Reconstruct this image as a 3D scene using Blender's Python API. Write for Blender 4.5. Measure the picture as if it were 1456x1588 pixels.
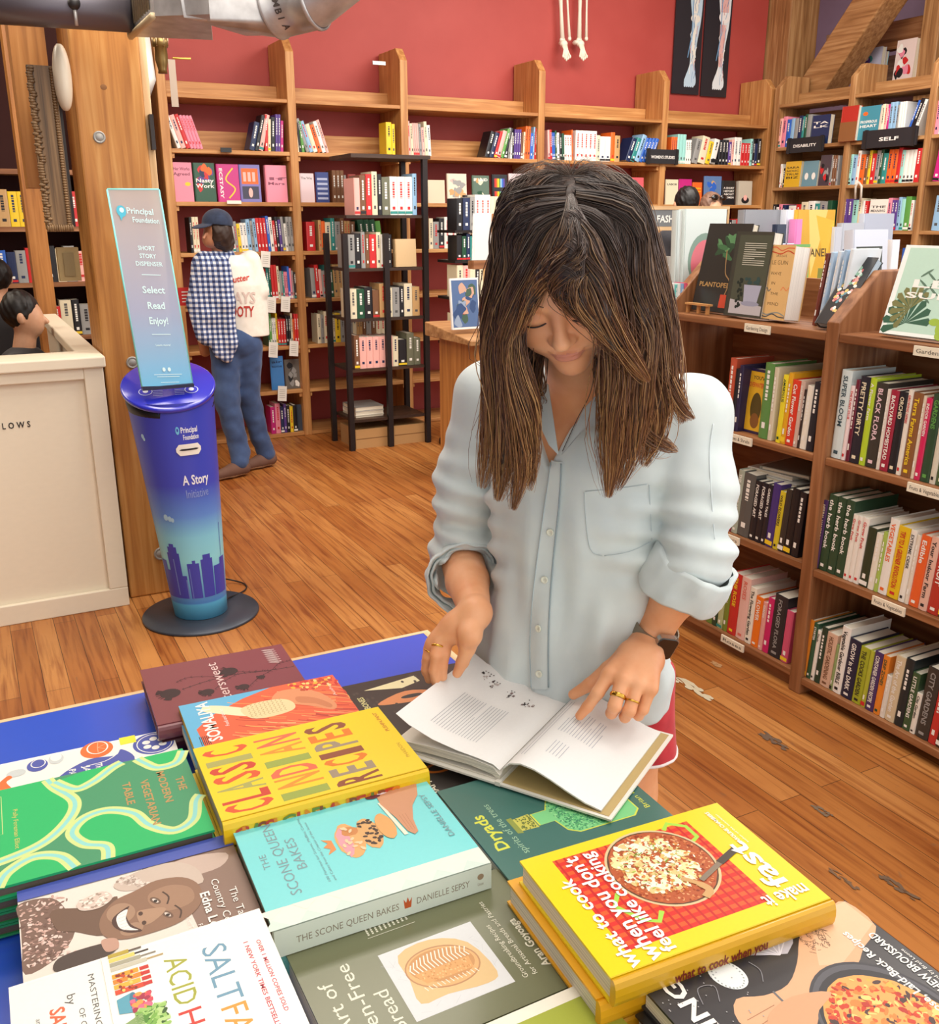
import bpy, math, random
import numpy as np
from mathutils import Vector, Matrix
from math import sin, cos, pi, radians as rad

for o in list(bpy.data.objects): bpy.data.objects.remove(o)
scene = bpy.context.scene
col = scene.collection
random.seed(7)

# ------------------------------------------------------------------ camera
FPX, YAW, PITCH, ROLL, H = 1486.0, .48034, .29768, -.0015, 1.6
Fw = np.array([sin(YAW)*cos(PITCH), cos(YAW)*cos(PITCH), -sin(PITCH)])
Rt = np.array([cos(YAW), -sin(YAW), 0.0]); Up = np.cross(Rt, Fw)
Rt, Up = Rt*cos(ROLL)+Up*sin(ROLL), -Rt*sin(ROLL)+Up*cos(ROLL)
CAM = np.array([0, 0, H])
cam_d = bpy.data.cameras.new('camera'); cam = bpy.data.objects.new('camera', cam_d); col.objects.link(cam)
cam_d.sensor_fit = 'HORIZONTAL'; cam_d.sensor_width = 36; cam_d.lens = 36*FPX/1456; cam_d.clip_start = .05
cam.matrix_world = Matrix(((Rt[0], Up[0], -Fw[0], 0), (Rt[1], Up[1], -Fw[1], 0), (Rt[2], Up[2], -Fw[2], H), (0, 0, 0, 1)))
scene.camera = cam
def ray(x, y): return Fw+Rt*(x-728)/FPX+Up*(794-y)/FPX
def onz(x, y, z): d = ray(x, y); return CAM+d*(z-H)/d[2]
def ony(x, y, Y): d = ray(x, y); return CAM+d*Y/d[1]
def onx(x, y, X): d = ray(x, y); return CAM+d*X/d[0]
def att(x, y, t): return CAM+ray(x, y)*t

# ------------------------------------------------------------------ light
world = bpy.data.worlds.new('world'); scene.world = world; world.use_nodes = True
bg = world.node_tree.nodes['Background']; bg.inputs[0].default_value = (1, .975, .94, 1); bg.inputs[1].default_value = 1.15
def area(name, loc, target, size, power, color):
    l = bpy.data.lights.new(name, 'AREA'); l.shape = 'RECTANGLE'; l.size, l.size_y = size; l.energy = power; l.color = color
    o = bpy.data.objects.new(name, l); col.objects.link(o); o.location = loc
    o.rotation_euler = (Vector(target)-Vector(loc)).to_track_quat('-Z', 'Y').to_euler(); return o
area('ceiling_lamp', (1.2, 1.0, 3.6), (1.2, 1.2, 0), (2.2, 1.6), 46, (1, .95, .88))
area('ceiling_lamp', (1.2, 3.4, 3.7), (1.2, 5.0, 0), (2.6, 1.4), 105, (1, .92, .82))
area('ceiling_lamp', (4.6, 4.6, 3.8), (5.0, 5.6, 0), (2.6, 1.6), 130, (1, .94, .86))
area('ceiling_lamp', (3.6, 1.6, 3.6), (3.2, 1.8, 0), (1.6, 1.6), 34, (1, .95, .88))
area('window_daylight', (5.8, .2, 2.7), (1.6, 2.0, .9), (2.2, 1.8), 42, (.93, .97, 1))
area('ceiling_lamp', (-1.2, 5.6, 3.4), (-.2, 6.0, .6), (1.4, 1.4), 45, (1, .88, .72))
scene.view_settings.view_transform = 'Standard'; scene.view_settings.look = 'None'
scene.view_settings.gamma = 1; scene.view_settings.use_curve_mapping = False
scene.view_settings.exposure = .2
scene.cycles.max_bounces = 6; scene.cycles.diffuse_bounces = 3; scene.cycles.glossy_bounces = 3; scene.cycles.transmission_bounces = 6
scene.cycles.use_denoising = True; scene.cycles.sample_clamp_indirect = 6

# ------------------------------------------------------------------ materials
PAL = dict(W='f3f1ea', K='1d1d22', R='cf2a2c', P='ee8fa6', O='ee6a25', Y='f3cf2a', G='5fa04b', D='1f5138', T='2f8f8a', B='2f66c8', N='1f2d55',
           V='5b3f8f', M='c6257f', C='eadfc0', S='9a9a98', U='7a5236', A='9fdcd4', L='93bde0', E='c9a06a', H='f7b9b0', F='3b4a3a', Q='6d6f5a')
CN = dict(W='white', K='black', R='red', P='pink', O='orange', Y='yellow', G='green', D='dark green', T='teal', B='blue', N='navy',
          V='purple', M='magenta', C='cream', S='grey', U='brown', A='aqua', L='light blue', E='tan', H='salmon', F='forest grey', Q='olive')
_m = {}
def lin(c):
    c = c.lstrip('#'); v = [int(c[i:i+2], 16)/255 for i in (0, 2, 4)]
    return tuple(x/12.92 if x <= .04045 else ((x+.055)/1.055)**2.4 for x in v)
def nodes(name):
    m = bpy.data.materials.new(name); m.use_nodes = True; nt = m.node_tree; b = nt.nodes['Principled BSDF']; return m, nt, b
def M(c, rough=.45, metal=0, coat=0, emit=0, sheen=0):
    if c in PAL: c = PAL[c]
    k = (c, rough, metal, coat, emit)
    if k in _m: return _m[k]
    m, nt, b = nodes('colour_'+c)
    b.inputs['Base Color'].default_value = (*lin(c), 1); b.inputs['Roughness'].default_value = rough; b.inputs['Metallic'].default_value = metal
    if coat: b.inputs['Coat Weight'].default_value = coat; b.inputs['Coat Roughness'].default_value = .15
    if emit: b.inputs['Emission Color'].default_value = (*lin(c), 1); b.inputs['Emission Strength'].default_value = emit
    n = nt.nodes.new('ShaderNodeTexNoise'); n.inputs['Scale'].default_value = 60; n.inputs['Detail'].default_value = 3
    mx = nt.nodes.new('ShaderNodeMixRGB'); mx.blend_type = 'MULTIPLY'; mx.inputs[0].default_value = .06
    mx.inputs[1].default_value = (*lin(c), 1); nt.links.new(n.outputs['Fac'], mx.inputs[2]); nt.links.new(mx.outputs[0], b.inputs['Base Color'])
    _m[k] = m; return m
def link(nt, a, b): nt.links.new(a, b)
def mapping(nt, scale, coord='Object', rot=(0, 0, 0)):
    t = nt.nodes.new('ShaderNodeTexCoord'); mp = nt.nodes.new('ShaderNodeMapping'); mp.inputs['Scale'].default_value = scale; mp.inputs['Rotation'].default_value = rot
    link(nt, t.outputs[coord], mp.inputs[0]); return mp.outputs[0]
def ramp(nt, fac, stops):
    r = nt.nodes.new('ShaderNodeValToRGB'); e = r.color_ramp.elements
    while len(e) < len(stops): e.new(.5)
    for i, (p, c) in enumerate(stops): e[i].position = p; e[i].color = (*lin(c), 1)
    link(nt, fac, r.inputs[0]); return r.outputs[0]
def noise(nt, vec, scale, detail=4, dist=0):
    n = nt.nodes.new('ShaderNodeTexNoise'); n.inputs['Scale'].default_value = scale; n.inputs['Detail'].default_value = detail; n.inputs['Distortion'].default_value = dist
    link(nt, vec, n.inputs['Vector']); return n.outputs['Fac']
def bump(nt, b, h, s, d=.01):
    bm = nt.nodes.new('ShaderNodeBump'); bm.inputs['Strength'].default_value = s; bm.inputs['Distance'].default_value = d
    link(nt, h, bm.inputs['Height']); link(nt, bm.outputs[0], b.inputs['Normal'])
def wood(axis, c0, c1, c2, rough=.45, name='wood', fine=1.0):
    k = (axis, c0, c1, c2, rough)
    if k in _m: return _m[k]
    m, nt, b = nodes(name)
    s = [22*fine]*3; s['xyz'.index(axis)] = 1.1
    v = mapping(nt, s); f = noise(nt, v, 1.6, 6, .6); cc = ramp(nt, f, [(.3, c0), (.5, c1), (.68, c2)])
    v2 = mapping(nt, (1.3, 1.3, 1.3)); f2 = noise(nt, v2, 1.5, 2)
    mx = nt.nodes.new('ShaderNodeMixRGB'); mx.blend_type = 'MULTIPLY'; mx.inputs[0].default_value = .35; link(nt, cc, mx.inputs[1]); link(nt, ramp(nt, f2, [(.35, 'b9a08c'), (.65, 'ffffff')]), mx.inputs[2])
    link(nt, mx.outputs[0], b.inputs['Base Color']); b.inputs['Roughness'].default_value = rough; bump(nt, b, f, .25, .002)
    _m[k] = m; return m
def WX(c='h'): return WD(c, 'x')
WC = dict(h=('a8703c', 'c48a50', 'd7a468'), g=('744624', '93603a', 'ab7850'), t=('a4692f', 'c18440', 'd29c58'), r=('8c6138', 'ad7f50', 'c59a69'), d=('2a1a12', '3d281b', '4f3624'), l=('c9a271', 'dbb98a', 'e8cda2'), p=('98602a', 'b77a3a', 'c68b4b'))
def WD(c, axis): return wood(axis, *WC[c], rough=.5, name='wood_'+c)

def floor_mat():
    m, nt, b = nodes('floor_planks')
    v = mapping(nt, (1, 1, 1), rot=(0, 0, pi/2))
    br = nt.nodes.new('ShaderNodeTexBrick'); link(nt, v, br.inputs['Vector'])
    br.inputs['Scale'].default_value = 1; br.inputs['Brick Width'].default_value = 1.7; br.inputs['Row Height'].default_value = .082; br.inputs['Mortar Size'].default_value = .0011
    br.inputs['Mortar Smooth'].default_value = .1; br.inputs['Bias'].default_value = 0; br.offset = .37; br.inputs['Color1'].default_value = (0, 0, 0, 1); br.inputs['Color2'].default_value = (1, 1, 1, 1); br.inputs['Mortar'].default_value = (.5, .5, .5, 1)
    base = ramp(nt, br.outputs['Color'], [(0, 'a8682e'), (.35, 'b27238'), (.6, 'ba7c3f'), (1, 'c88c4e')])
    g = noise(nt, mapping(nt, (26, 1.2, 1)), 2.0, 6, .5)
    mx = nt.nodes.new('ShaderNodeMixRGB'); mx.blend_type = 'MULTIPLY'; mx.inputs[0].default_value = .75; link(nt, base, mx.inputs[1]); link(nt, ramp(nt, g, [(.3, 'a87848'), (.55, 'ffffff')]), mx.inputs[2])
    w = noise(nt, mapping(nt, (1, 1, 1)), 1.3, 6); m2 = nt.nodes.new('ShaderNodeMixRGB'); m2.blend_type = 'MULTIPLY'; m2.inputs[0].default_value = .5
    link(nt, mx.outputs[0], m2.inputs[1]); link(nt, ramp(nt, w, [(.35, 'b98a60'), (.6, 'ffffff')]), m2.inputs[2])
    sc = noise(nt, mapping(nt, (9, 3.5, 1)), 4.0, 5, .8); m3 = nt.nodes.new('ShaderNodeMixRGB'); m3.inputs[2].default_value = (*lin('6e5440'), 1)
    link(nt, ramp(nt, sc, [(.66, '000000'), (.72, 'a0a0a0')]), m3.inputs[0]); link(nt, m2.outputs[0], m3.inputs[1])
    m4 = nt.nodes.new('ShaderNodeMixRGB'); m4.inputs[2].default_value = (*lin('43260f'), 1); link(nt, br.outputs['Fac'], m4.inputs[0]); link(nt, m3.outputs[0], m4.inputs[1])
    link(nt, m4.outputs[0], b.inputs['Base Color']); b.inputs['Roughness'].default_value = .42; b.inputs['Specular IOR Level'].default_value = .4; bump(nt, b, g, .2, .002)
    return m
def plaster(c, c2, name):
    m, nt, b = nodes(name); f = noise(nt, mapping(nt, (1, 1, 1)), 2.2, 4); link(nt, ramp(nt, f, [(.35, c), (.65, c2)]), b.inputs['Base Color']); b.inputs['Roughness'].default_value = .6
    f2 = noise(nt, mapping(nt, (1, 1, 1)), 90, 2); bump(nt, b, f2, .12, .003); return m

# ------------------------------------------------------------------ mesh builder
def tag(o, label=None, cat=None, group=None, kind=None):
    if label: o['label'] = label
    if cat: o['category'] = cat
    if group: o['group'] = group
    if kind: o['kind'] = kind
    return o
def empty(name, loc=(0, 0, 0), rz=0, **k):
    o = bpy.data.objects.new(name, None); col.objects.link(o); o.location = loc; o.rotation_euler = (0, 0, rz); o.empty_display_size = .05; return tag(o, **k)
class MB:
    def __init__(s): s.v = []; s.f = []; s.m = []; s.mats = []; s.sm = []
    def mi(s, m):
        if isinstance(m, str): m = M(m)
        if m not in s.mats: s.mats.append(m)
        return s.mats.index(m)
    def add(s, vs, fs, m, smooth=False):
        b = len(s.v); s.v += [tuple(map(float, v)) for v in vs]; i = s.mi(m)
        for f in fs: s.f.append([b+k for k in f]); s.m.append(i); s.sm.append(smooth)
    def box(s, a, b, m, T=None):
        x0, y0, z0 = a; x1, y1, z1 = b
        vs = [(x, y, z) for x in (x0, x1) for y in (y0, y1) for z in (z0, z1)]
        if T is not None: vs = [T @ Vector(v) for v in vs]
        s.add(vs, [(0, 1, 3, 2), (4, 6, 7, 5), (0, 4, 5, 1), (2, 3, 7, 6), (0, 2, 6, 4), (1, 5, 7, 3)], m)
    def prism(s, pts, axis, t0, t1, m, T=None):   # 2-D outline extruded along an axis
        def P(p, t): return {'x': (t, p[0], p[1]), 'y': (p[0], t, p[1]), 'z': (p[0], p[1], t)}[axis]
        n = len(pts); vs = [P(p, t0) for p in pts]+[P(p, t1) for p in pts]
        if T is not None: vs = [T @ Vector(v) for v in vs]
        s.add(vs, [list(range(n))[::-1], list(range(n, 2*n))]+[(i, (i+1) % n, n+(i+1) % n, n+i) for i in range(n)], m)
    def tube(s, pts, r, m, n=10, close=True, flat=None):
        pts = [np.array(p, float) for p in pts]; rs = r if hasattr(r, '__len__') else [r]*len(pts); vs = []
        t0 = pts[1]-pts[0]; ref = np.array([0, 0, 1.]) if abs(t0[2]) < .9*np.linalg.norm(t0) else np.array([1., 0, 0])
        u = np.cross(t0, ref); u /= np.linalg.norm(u)
        for i, p in enumerate(pts):
            t = pts[min(i+1, len(pts)-1)]-pts[max(i-1, 0)]; t = t/(np.linalg.norm(t)+1e-12)
            u = u-t*(u@t); u /= np.linalg.norm(u)+1e-12; w = np.cross(t, u)
            for k in range(n):
                a = 2*pi*k/n; vs.append(p+rs[i]*(cos(a)*u+sin(a)*w*(flat or 1)))
        fs = [(i*n+k, i*n+(k+1) % n, (i+1)*n+(k+1) % n, (i+1)*n+k) for i in range(len(pts)-1) for k in range(n)]
        if close: fs += [list(range(n))[::-1], [(len(pts)-1)*n+k for k in range(n)]]
        s.add(vs, fs, m, True)
    def lathe(s, prof, m, n=32, c=(0, 0, 0), T=None):
        vs = [(c[0]+r*cos(2*pi*k/n), c[1]+r*sin(2*pi*k/n), c[2]+z) for r, z in prof for k in range(n)]
        if T is not None: vs = [T @ Vector(v) for v in vs]
        s.add(vs, [(i*n+k, i*n+(k+1) % n, (i+1)*n+(k+1) % n, (i+1)*n+k) for i in range(len(prof)-1) for k in range(n)], m, True)
    def ball(s, c, r, m, n=12, k=8):
        r = r if hasattr(r, '__len__') else (r, r, r)
        vs = []
        for i in range(k+1):
            a = pi*i/k
            for j in range(n): vs.append((c[0]+r[0]*sin(a)*cos(2*pi*j/n), c[1]+r[1]*sin(a)*sin(2*pi*j/n), c[2]+r[2]*cos(a)))
        s.add(vs, [(i*n+j, (i+1)*n+j, (i+1)*n+(j+1) % n, i*n+(j+1) % n) for i in range(k) for j in range(n)], m, True)
    def build(s, name, parent=None, loc=None, rot=None, bevel=0, label=None, cat=None, group=None, kind=None):
        me = bpy.data.meshes.new(name); me.from_pydata(s.v, [], s.f)
        for m in s.mats: me.materials.append(m)
        me.polygons.foreach_set('material_index', s.m); me.polygons.foreach_set('use_smooth', s.sm); me.update()
        o = bpy.data.objects.new(name, me); col.objects.link(o)
        if parent is not None: o.parent = parent
        if loc is not None: o.location = loc
        if rot is not None: o.rotation_euler = rot
        if bevel:
            b = o.modifiers.new('bevel', 'BEVEL'); b.width = bevel; b.segments = 2; b.limit_method = 'ANGLE'; b.angle_limit = .6
        return tag(o, label, cat, group, kind)
def struct(name, mb, **k): return mb.build(name, kind='structure', **k)

# ------------------------------------------------------------------ lettering: each character turned once into flat triangles
CH = "ABCDEFGHIJKLMNOPQRSTUVWXYZabcdefghijklmnopqrstuvwxyz0123456789.,'!&-:?’"
GL = {}
def load_glyphs():
    tmp = []
    for bold in (0, 1):
        for ch in CH:
            for st in (ch, '|'+ch+'|'):
                c = bpy.data.curves.new('g', 'FONT'); c.body = st; c.offset = .022*bold if len(st) == 1 else 0; c.resolution_u = 2; c.size = 1
                o = bpy.data.objects.new('g', c); col.objects.link(o); tmp.append((bold, ch, len(st), o, c))
        c = bpy.data.curves.new('g', 'FONT'); c.body = '||'; o = bpy.data.objects.new('g', c); col.objects.link(o); tmp.append((bold, '||', 2, o, c))
    bpy.context.view_layer.update(); dg = bpy.context.evaluated_depsgraph_get(); wid = {}
    for bold, ch, n, o, c in tmp:
        me = bpy.data.meshes.new_from_object(o.evaluated_get(dg)); xs = [v.co.x for v in me.vertices] or [0]
        if n == 1: GL[(bold, ch)] = [[(v.co.x, v.co.y) for v in me.vertices], [list(p.vertices) for p in me.polygons], 0]
        else: wid[(bold, ch)] = max(xs)-min(xs)
        bpy.data.meshes.remove(me)
    for k in GL: GL[k][2] = wid[k]-wid[(k[0], '||')]
    for t in tmp: bpy.data.objects.remove(t[3]); bpy.data.curves.remove(t[4])
load_glyphs()
class Canvas:     # flat printing on a face: origin, right and up vectors
    def __init__(s, mb, O, U, V, eps=.00025):
        s.mb = mb; s.O = np.array(O, float); s.U = np.array(U, float); s.V = np.array(V, float); s.N = np.cross(s.U, s.V); s.eps = eps; s.k = 1
    def P(s, x, y, k): return s.O+s.U*x+s.V*y+s.N*(s.eps*k)
    def poly(s, pts, m, up=True):
        if up: s.k += .25
        a = sum(pts[i][0]*pts[(i+1) % len(pts)][1]-pts[(i+1) % len(pts)][0]*pts[i][1] for i in range(len(pts)))
        if a < 0: pts = pts[::-1]
        s.mb.add([s.P(x, y, s.k) for x, y in pts], [list(range(len(pts)))], m)
    def rect(s, x0, y0, x1, y1, m, rot=0):
        p = [(x0, y0), (x1, y0), (x1, y1), (x0, y1)]
        if rot:
            cx, cy = (x0+x1)/2, (y0+y1)/2; c, d = cos(rot), sin(rot); p = [(cx+(x-cx)*c-(y-cy)*d, cy+(x-cx)*d+(y-cy)*c) for x, y in p]
        s.poly(p, m)
    def ell(s, cx, cy, rx, ry, m, rot=0, n=24, wob=0):
        c, d = cos(rot), sin(rot); p = []
        for i in range(n):
            a = 2*pi*i/n; w = 1+wob*(random.random()-.5); x, y = rx*cos(a)*w, ry*sin(a)*w; p.append((cx+x*c-y*d, cy+x*d+y*c))
        s.poly(p, m)
    def line(s, pts, w, m, up=True):
        if up: s.k += .25
        n = len(pts); L = []; R = []
        for i in range(n):
            a = pts[max(i-1, 0)]; b = pts[min(i+1, n-1)]; dx, dy = b[0]-a[0], b[1]-a[1]; d = math.hypot(dx, dy) or 1; ww = (w[i] if hasattr(w, '__len__') else w)/2
            L.append((pts[i][0]-dy/d*ww, pts[i][1]+dx/d*ww)); R.append((pts[i][0]+dy/d*ww, pts[i][1]-dx/d*ww))
        s.mb.add([s.P(*p, s.k) for p in L+R], [(n+i, n+i+1, i+1, i) for i in range(n-1)], m)
    def text(s, st, x, y, size, m, rot=0, bold=0, sx=1.0, align='l', ls=0, up=True):
        if up: s.k += .25
        w = sum((GL[(bold, c)][2] if (bold, c) in GL else .3)+ls for c in st)*size*sx
        if align == 'c': off = -w/2
        elif align == 'r': off = -w
        else: off = 0
        c, d = cos(rot), sin(rot)
        for ch in st:
            g = GL.get((bold, ch))
            if g:
                s.mb.add([s.P(x+(off+px*size*sx)*c-py*size*d, y+(off+px*size*sx)*d+py*size*c, s.k) for px, py in g[0]], g[1], m)
                off += (g[2]+ls)*size*sx
            else: off += (.3+ls)*size*sx
        return w
def fit_text(cv, st, x, y, length, size, m, **k):     # squeeze or stretch to a length
    b = k.get('bold', 0); w = sum((GL[(b, c)][2] if (b, c) in GL else .3)+k.get('ls', 0) for c in st)*size
    cv.text(st, x, y, size, m, sx=length/w, **k)
def smooth_path(pts, n=8, closed=False):
    P = [np.array(p, float) for p in pts]; out = []; m = len(P); R = range(m if closed else m-1)
    for i in R:
        if closed: a, b, c, d = P[i-1], P[i], P[(i+1) % m], P[(i+2) % m]
        else: a, b, c, d = P[max(i-1, 0)], P[i], P[i+1], P[min(i+2, m-1)]
        for k in range(n):
            t = k/n; out.append(.5*((2*b)+(-a+c)*t+(2*a-5*b+4*c-d)*t*t+(-a+3*b-3*c+d)*t**3))
    if not closed: out.append(P[-1])
    return [tuple(q) for q in out]
ORD = 'first second third fourth fifth sixth seventh eighth ninth tenth eleventh twelfth thirteenth fourteenth fifteenth sixteenth seventeenth eighteenth nineteenth twentieth'.split()
def ordinal(n):
    if n < 20: return ORD[n]
    t, u = divmod(n+1, 10); T = {2: 'twent', 3: 'thirt', 4: 'fort'}[t]
    return T+'ieth' if u == 0 else T+'y-'+ORD[u-1]
# ------------------------------------------------------------------ setting
mb = MB(); mb.box((-2.6, -.6, -.06), (9.5, 10.5, 0), floor_mat()); struct('floor', mb)
red = plaster('a83f38', 'b04740', 'red_wall_paint')
mb = MB(); mb.box((-2.6, 7.42, 0), (6.98, 7.52, 4.2), red); struct('wall_back', mb)
purple = plaster('8d6f84', '957890', 'mauve_wall_paint')
mb = MB(); mb.box((8.6, -.6, 0), (8.7, 10.5, 4.2), purple); struct('wall_right', mb)
mb = MB(); mb.box((6.98, 9.8, 0), (8.6, 9.9, 4.2), purple); struct('wall_far', mb)
mb = MB(); mb.box((-2.7, -.6, 0), (-2.6, 7.52, 4.2), plaster('4a2a20', '553226', 'dark_wall')); struct('wall_left', mb)
mb = MB(); mb.box((-2.7, -.6, 4.2), (8.7, 10.5, 4.3), plaster('d8cdbb', 'e4dccd', 'ceiling_paint')); struct('ceiling', mb)
# worn patches on the floor boards
def patch(px, py, w, h, c, label, rot=0.5):
    p = onz(px, py, .0012); mb = MB(); cv = Canvas(mb, p, (1, 0, 0), (0, 1, 0), .0003)
    for i in range(16): cv.ell(random.uniform(-w, w)*.5, random.uniform(-h, h)*.5, w*random.uniform(.1, .3), h*random.uniform(.06, .22), M(c, .6), random.uniform(-.3, .3), 14, .5)
    mb.build('floor_patch', kind='structure')
patch(1075, 1068, .035, .16, 'cfc4a8', 'x'); patch(1203, 1150, .03, .10, '6e5848', 'x'); patch(1275, 1258, .02, .06, '75624f', 'x')
patch(1390, 1375, .02, .10, '6a523e', 'x'); patch(1310, 1365, .016, .09, '765a42', 'x'); patch(1110, 1030, .02, .05, 'b98f62', 'x')

# ------------------------------------------------------------------ back bookcase
Z_B = [.03, .36, .69, 1.03, 1.37, 1.71, 2.05]
UP_X = [1.34, 2.22, 3.08, 4.27, 5.50, 6.70]
bc = empty('bookcase', (4.0, 7.15, 0), label='long honey wood bookcase of five bays along the red back wall', cat='bookcase')
def part(mb, name, par, **k):
    o = mb.build(name, par, **k); o.location = Vector(o.location)-Vector(par.location); return o
for x in UP_X:
    mb = MB(); mb.prism([(7.0, 0), (7.4, 0), (7.4, 2.79), (7.08, 2.79), (7.0, 2.70)], 'x', x, x+.06, WD('h', 'z')); part(mb, 'upright', bc, bevel=.004)
for i in range(5):
    x0, x1 = UP_X[i]+.06, UP_X[i+1]
    for z in Z_B:
        mb = MB(); mb.box((x0, 7.005, z-.028), (x1, 7.40, z), WD('h', 'x')); part(mb, 'shelf', bc, bevel=.003)
        if z > .1:
            for xx in (x0, x1-.02): mb = MB(); mb.box((xx, 7.02, z-.06), (xx+.02, 7.38, z-.029), WD('h', 'y')); part(mb, 'shelf_cleat', bc)
    mb = MB(); mb.box((x0, 7.005, 2.37), (x1, 7.40, 2.395), WD('h', 'x')); part(mb, 'top_shelf', bc, bevel=.003)
    mb = MB(); mb.box((x0, 7.24, 2.396), (x1, 7.265, 2.50), WD('h', 'x')); part(mb, 'back_rail', bc, bevel=.003)
    mb = MB(); mb.box((x0, 7.30, 2.052), (x1, 7.32, 2.19), WD('h', 'x')); part(mb, 'back_rail', bc)
for i in range(5):      # kick board
    mb = MB(); mb.box((UP_X[i]+.06, 7.06, 0), (UP_X[i+1], 7.09, .002), 'd'.replace('d', '2a1a12')); 

# ------------------------------------------------------------------ right bookcase along the side
Z_R = [.42, .76, 1.13, 1.50, 1.86, 2.20]
UP_Y = [6.92, 6.08, 5.31, 4.50]
rc = empty('bookcase', (6.9, 5.6, 0), label='honey wood bookcase along the right side below the diagonal timber brace', cat='bookcase')
for y in UP_Y:
    mb = MB(); mb.prism([(6.7, 0), (7.05, 0), (7.05, 2.80), (6.80, 2.80), (6.7, 2.70)], 'y', y-.03, y+.03, WD('r', 'z')); part(mb, 'upright', rc, bevel=.004)
for i in range(3):
    y1, y0 = UP_Y[i]-.03, UP_Y[i+1]+.03
    for z in Z_R+[2.56]:
        mb = MB(); mb.box((6.705, y0, z-.028), (7.04, y1, z), WD('r', 'y')); part(mb, 'top_shelf' if z > 2.5 else 'shelf', rc, bevel=.003)
    mb = MB(); mb.box((6.93, y0, 2.562), (6.955, y1, 2.66), WD('r', 'y')); part(mb, 'back_rail', rc)
    mb = MB(); mb.box((7.045, y0, .1), (7.06, y1, 2.5), WD('r', 'y')); part(mb, 'back_panel', rc)

# timber post, brace and the gallery behind the right bookcase
mb = MB(); mb.box((7.0, 7.15, 0), (7.35, 7.48, 4.19), WD('r', 'z')); mb.build('timber_post', bevel=.01, label='square timber post in the corner between red wall and side bookcase', cat='post')
mb = MB()
a = np.array([7.20, 6.95, 2.66]); b = np.array([7.20, 5.62, 4.17]); d = (b-a)/np.linalg.norm(b-a); n = np.cross(d, (1, 0, 0))
q = [a-n*.15, a+n*.15, b+n*.15, b-n*.15]
mb.prism([(p[1], p[2]) for p in q], 'x', 7.07, 7.33, WD('r', 'y')); mb.build('timber_brace', bevel=.012, label='diagonal timber brace rising from the side bookcase top', cat='beam')
mb = MB(); mb.box((7.45, 5.93, 0), (7.6, 6.10, 4.19), WD('r', 'z')); mb.build('timber_stud', bevel=.006, label='slim vertical timber stud of the gallery at the upper right', cat='post')
mb = MB(); mb.box((7.62, 4.2, 3.02), (7.72, 7.3, 3.25), WD('g', 'y')); mb.build('timber_rail', bevel=.006, label='horizontal timber rail behind the diagonal brace', cat='beam')
mb = MB(); mb.box((7.36, 4.2, 2.62), (8.55, 7.10, 2.70), WD('g', 'y')); mb.build('gallery_shelf', label='wide dark wooden ledge behind the side bookcase top', cat='shelf')
mb = MB(); mb.box((8.0, 4.2, 2.70), (8.05, 7.10, 3.04), WD('g', 'y')); mb.build('trim_1', kind='structure')

# ------------------------------------------------------------------ garden island bookcase
GX = 2.42
gb = empty('bookcase', (2.7, 2.2, 0), label='dark stained double sided bookcase at the right edge holding gardening books', cat='bookcase')
def gup(y0, y1, dark='g'):
    mb = MB(); mb.prism([(GX, 0), (3.06, 0), (3.06, 1.29), (2.90, 1.44), (2.58, 1.44), (GX, 1.285)], 'y', y0, y1, WD(dark, 'z')); part(mb, 'upright', gb, bevel=.004)
gup(2.15, 2.20); gup(2.955, 3.0); gup(.98, 1.03)
for (y0, y1, zs) in ((2.20, 2.955, [.075, .475, .855]), (1.03, 2.15, [.065, .468, .855])):
    for z in zs:
        mb = MB(); mb.box((GX+.004, y0, z-.026), (2.745, y1, z), WD('g', 'y')); part(mb, 'shelf', gb, bevel=.003)
    mb = MB(); mb.box((GX+.004, y0, 1.225), (2.745, y1, 1.253), WD('g', 'y')); part(mb, 'shelf', gb, bevel=.003)
mb = MB(); mb.box((2.735, 1.03, .02), (2.75, 2.15, 1.2), WD('g', 'y')); part(mb, 'back_panel', gb)
mb = MB(); mb.box((2.735, 2.20, .02), (2.75, 2.955, 1.2), WD('g', 'y')); part(mb, 'back_panel', gb)
mb = MB(); mb.box((2.74, 2.2, 1.253), (2.76, 2.955, 1.39), WD('g', 'y')); part(mb, 'display_back', gb)
mb = MB(); mb.box((2.74, 1.03, 1.253), (2.76, 2.15, 1.43), WD('g', 'y')); part(mb, 'display_back', gb)
mb = MB(); mb.box((GX+.03, 2.205, 0), (GX+.05, 2.95, .048), WD('g', 'y')); part(mb, 'kick_board', gb)
def shelf_tag(par, p0, p1, z, s, m='eee6d0'):    # paper label on the shelf edge
    mb = MB(); x = GX
    mb.box((x-.003, p1, z-.03), (x+.0035, p0, z-.002), m)
    cv = Canvas(mb, (x-.003, p0-.008, z-.022), (0, -1, 0), (0, 0, 1)); fit_text(cv, s, 0, 0, (p0-p1)-.016, .018, '333333'); part(mb, 'shelf_label', par)
for (py, zz, s) in ((2.56, 1.25, 'Gardening Design'), (1.87, 1.25, 'Gardening'), (2.60, .853, 'Trees & Shrubs'), (1.83, .853, 'Fruits & Vegetables'), (1.90, .466, 'Fruits & Vegetables'), (2.62, .475, 'Flowers'), (2.55, .073, 'Roses')):
    shelf_tag(gb, py, py-.12, zz, s)

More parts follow.
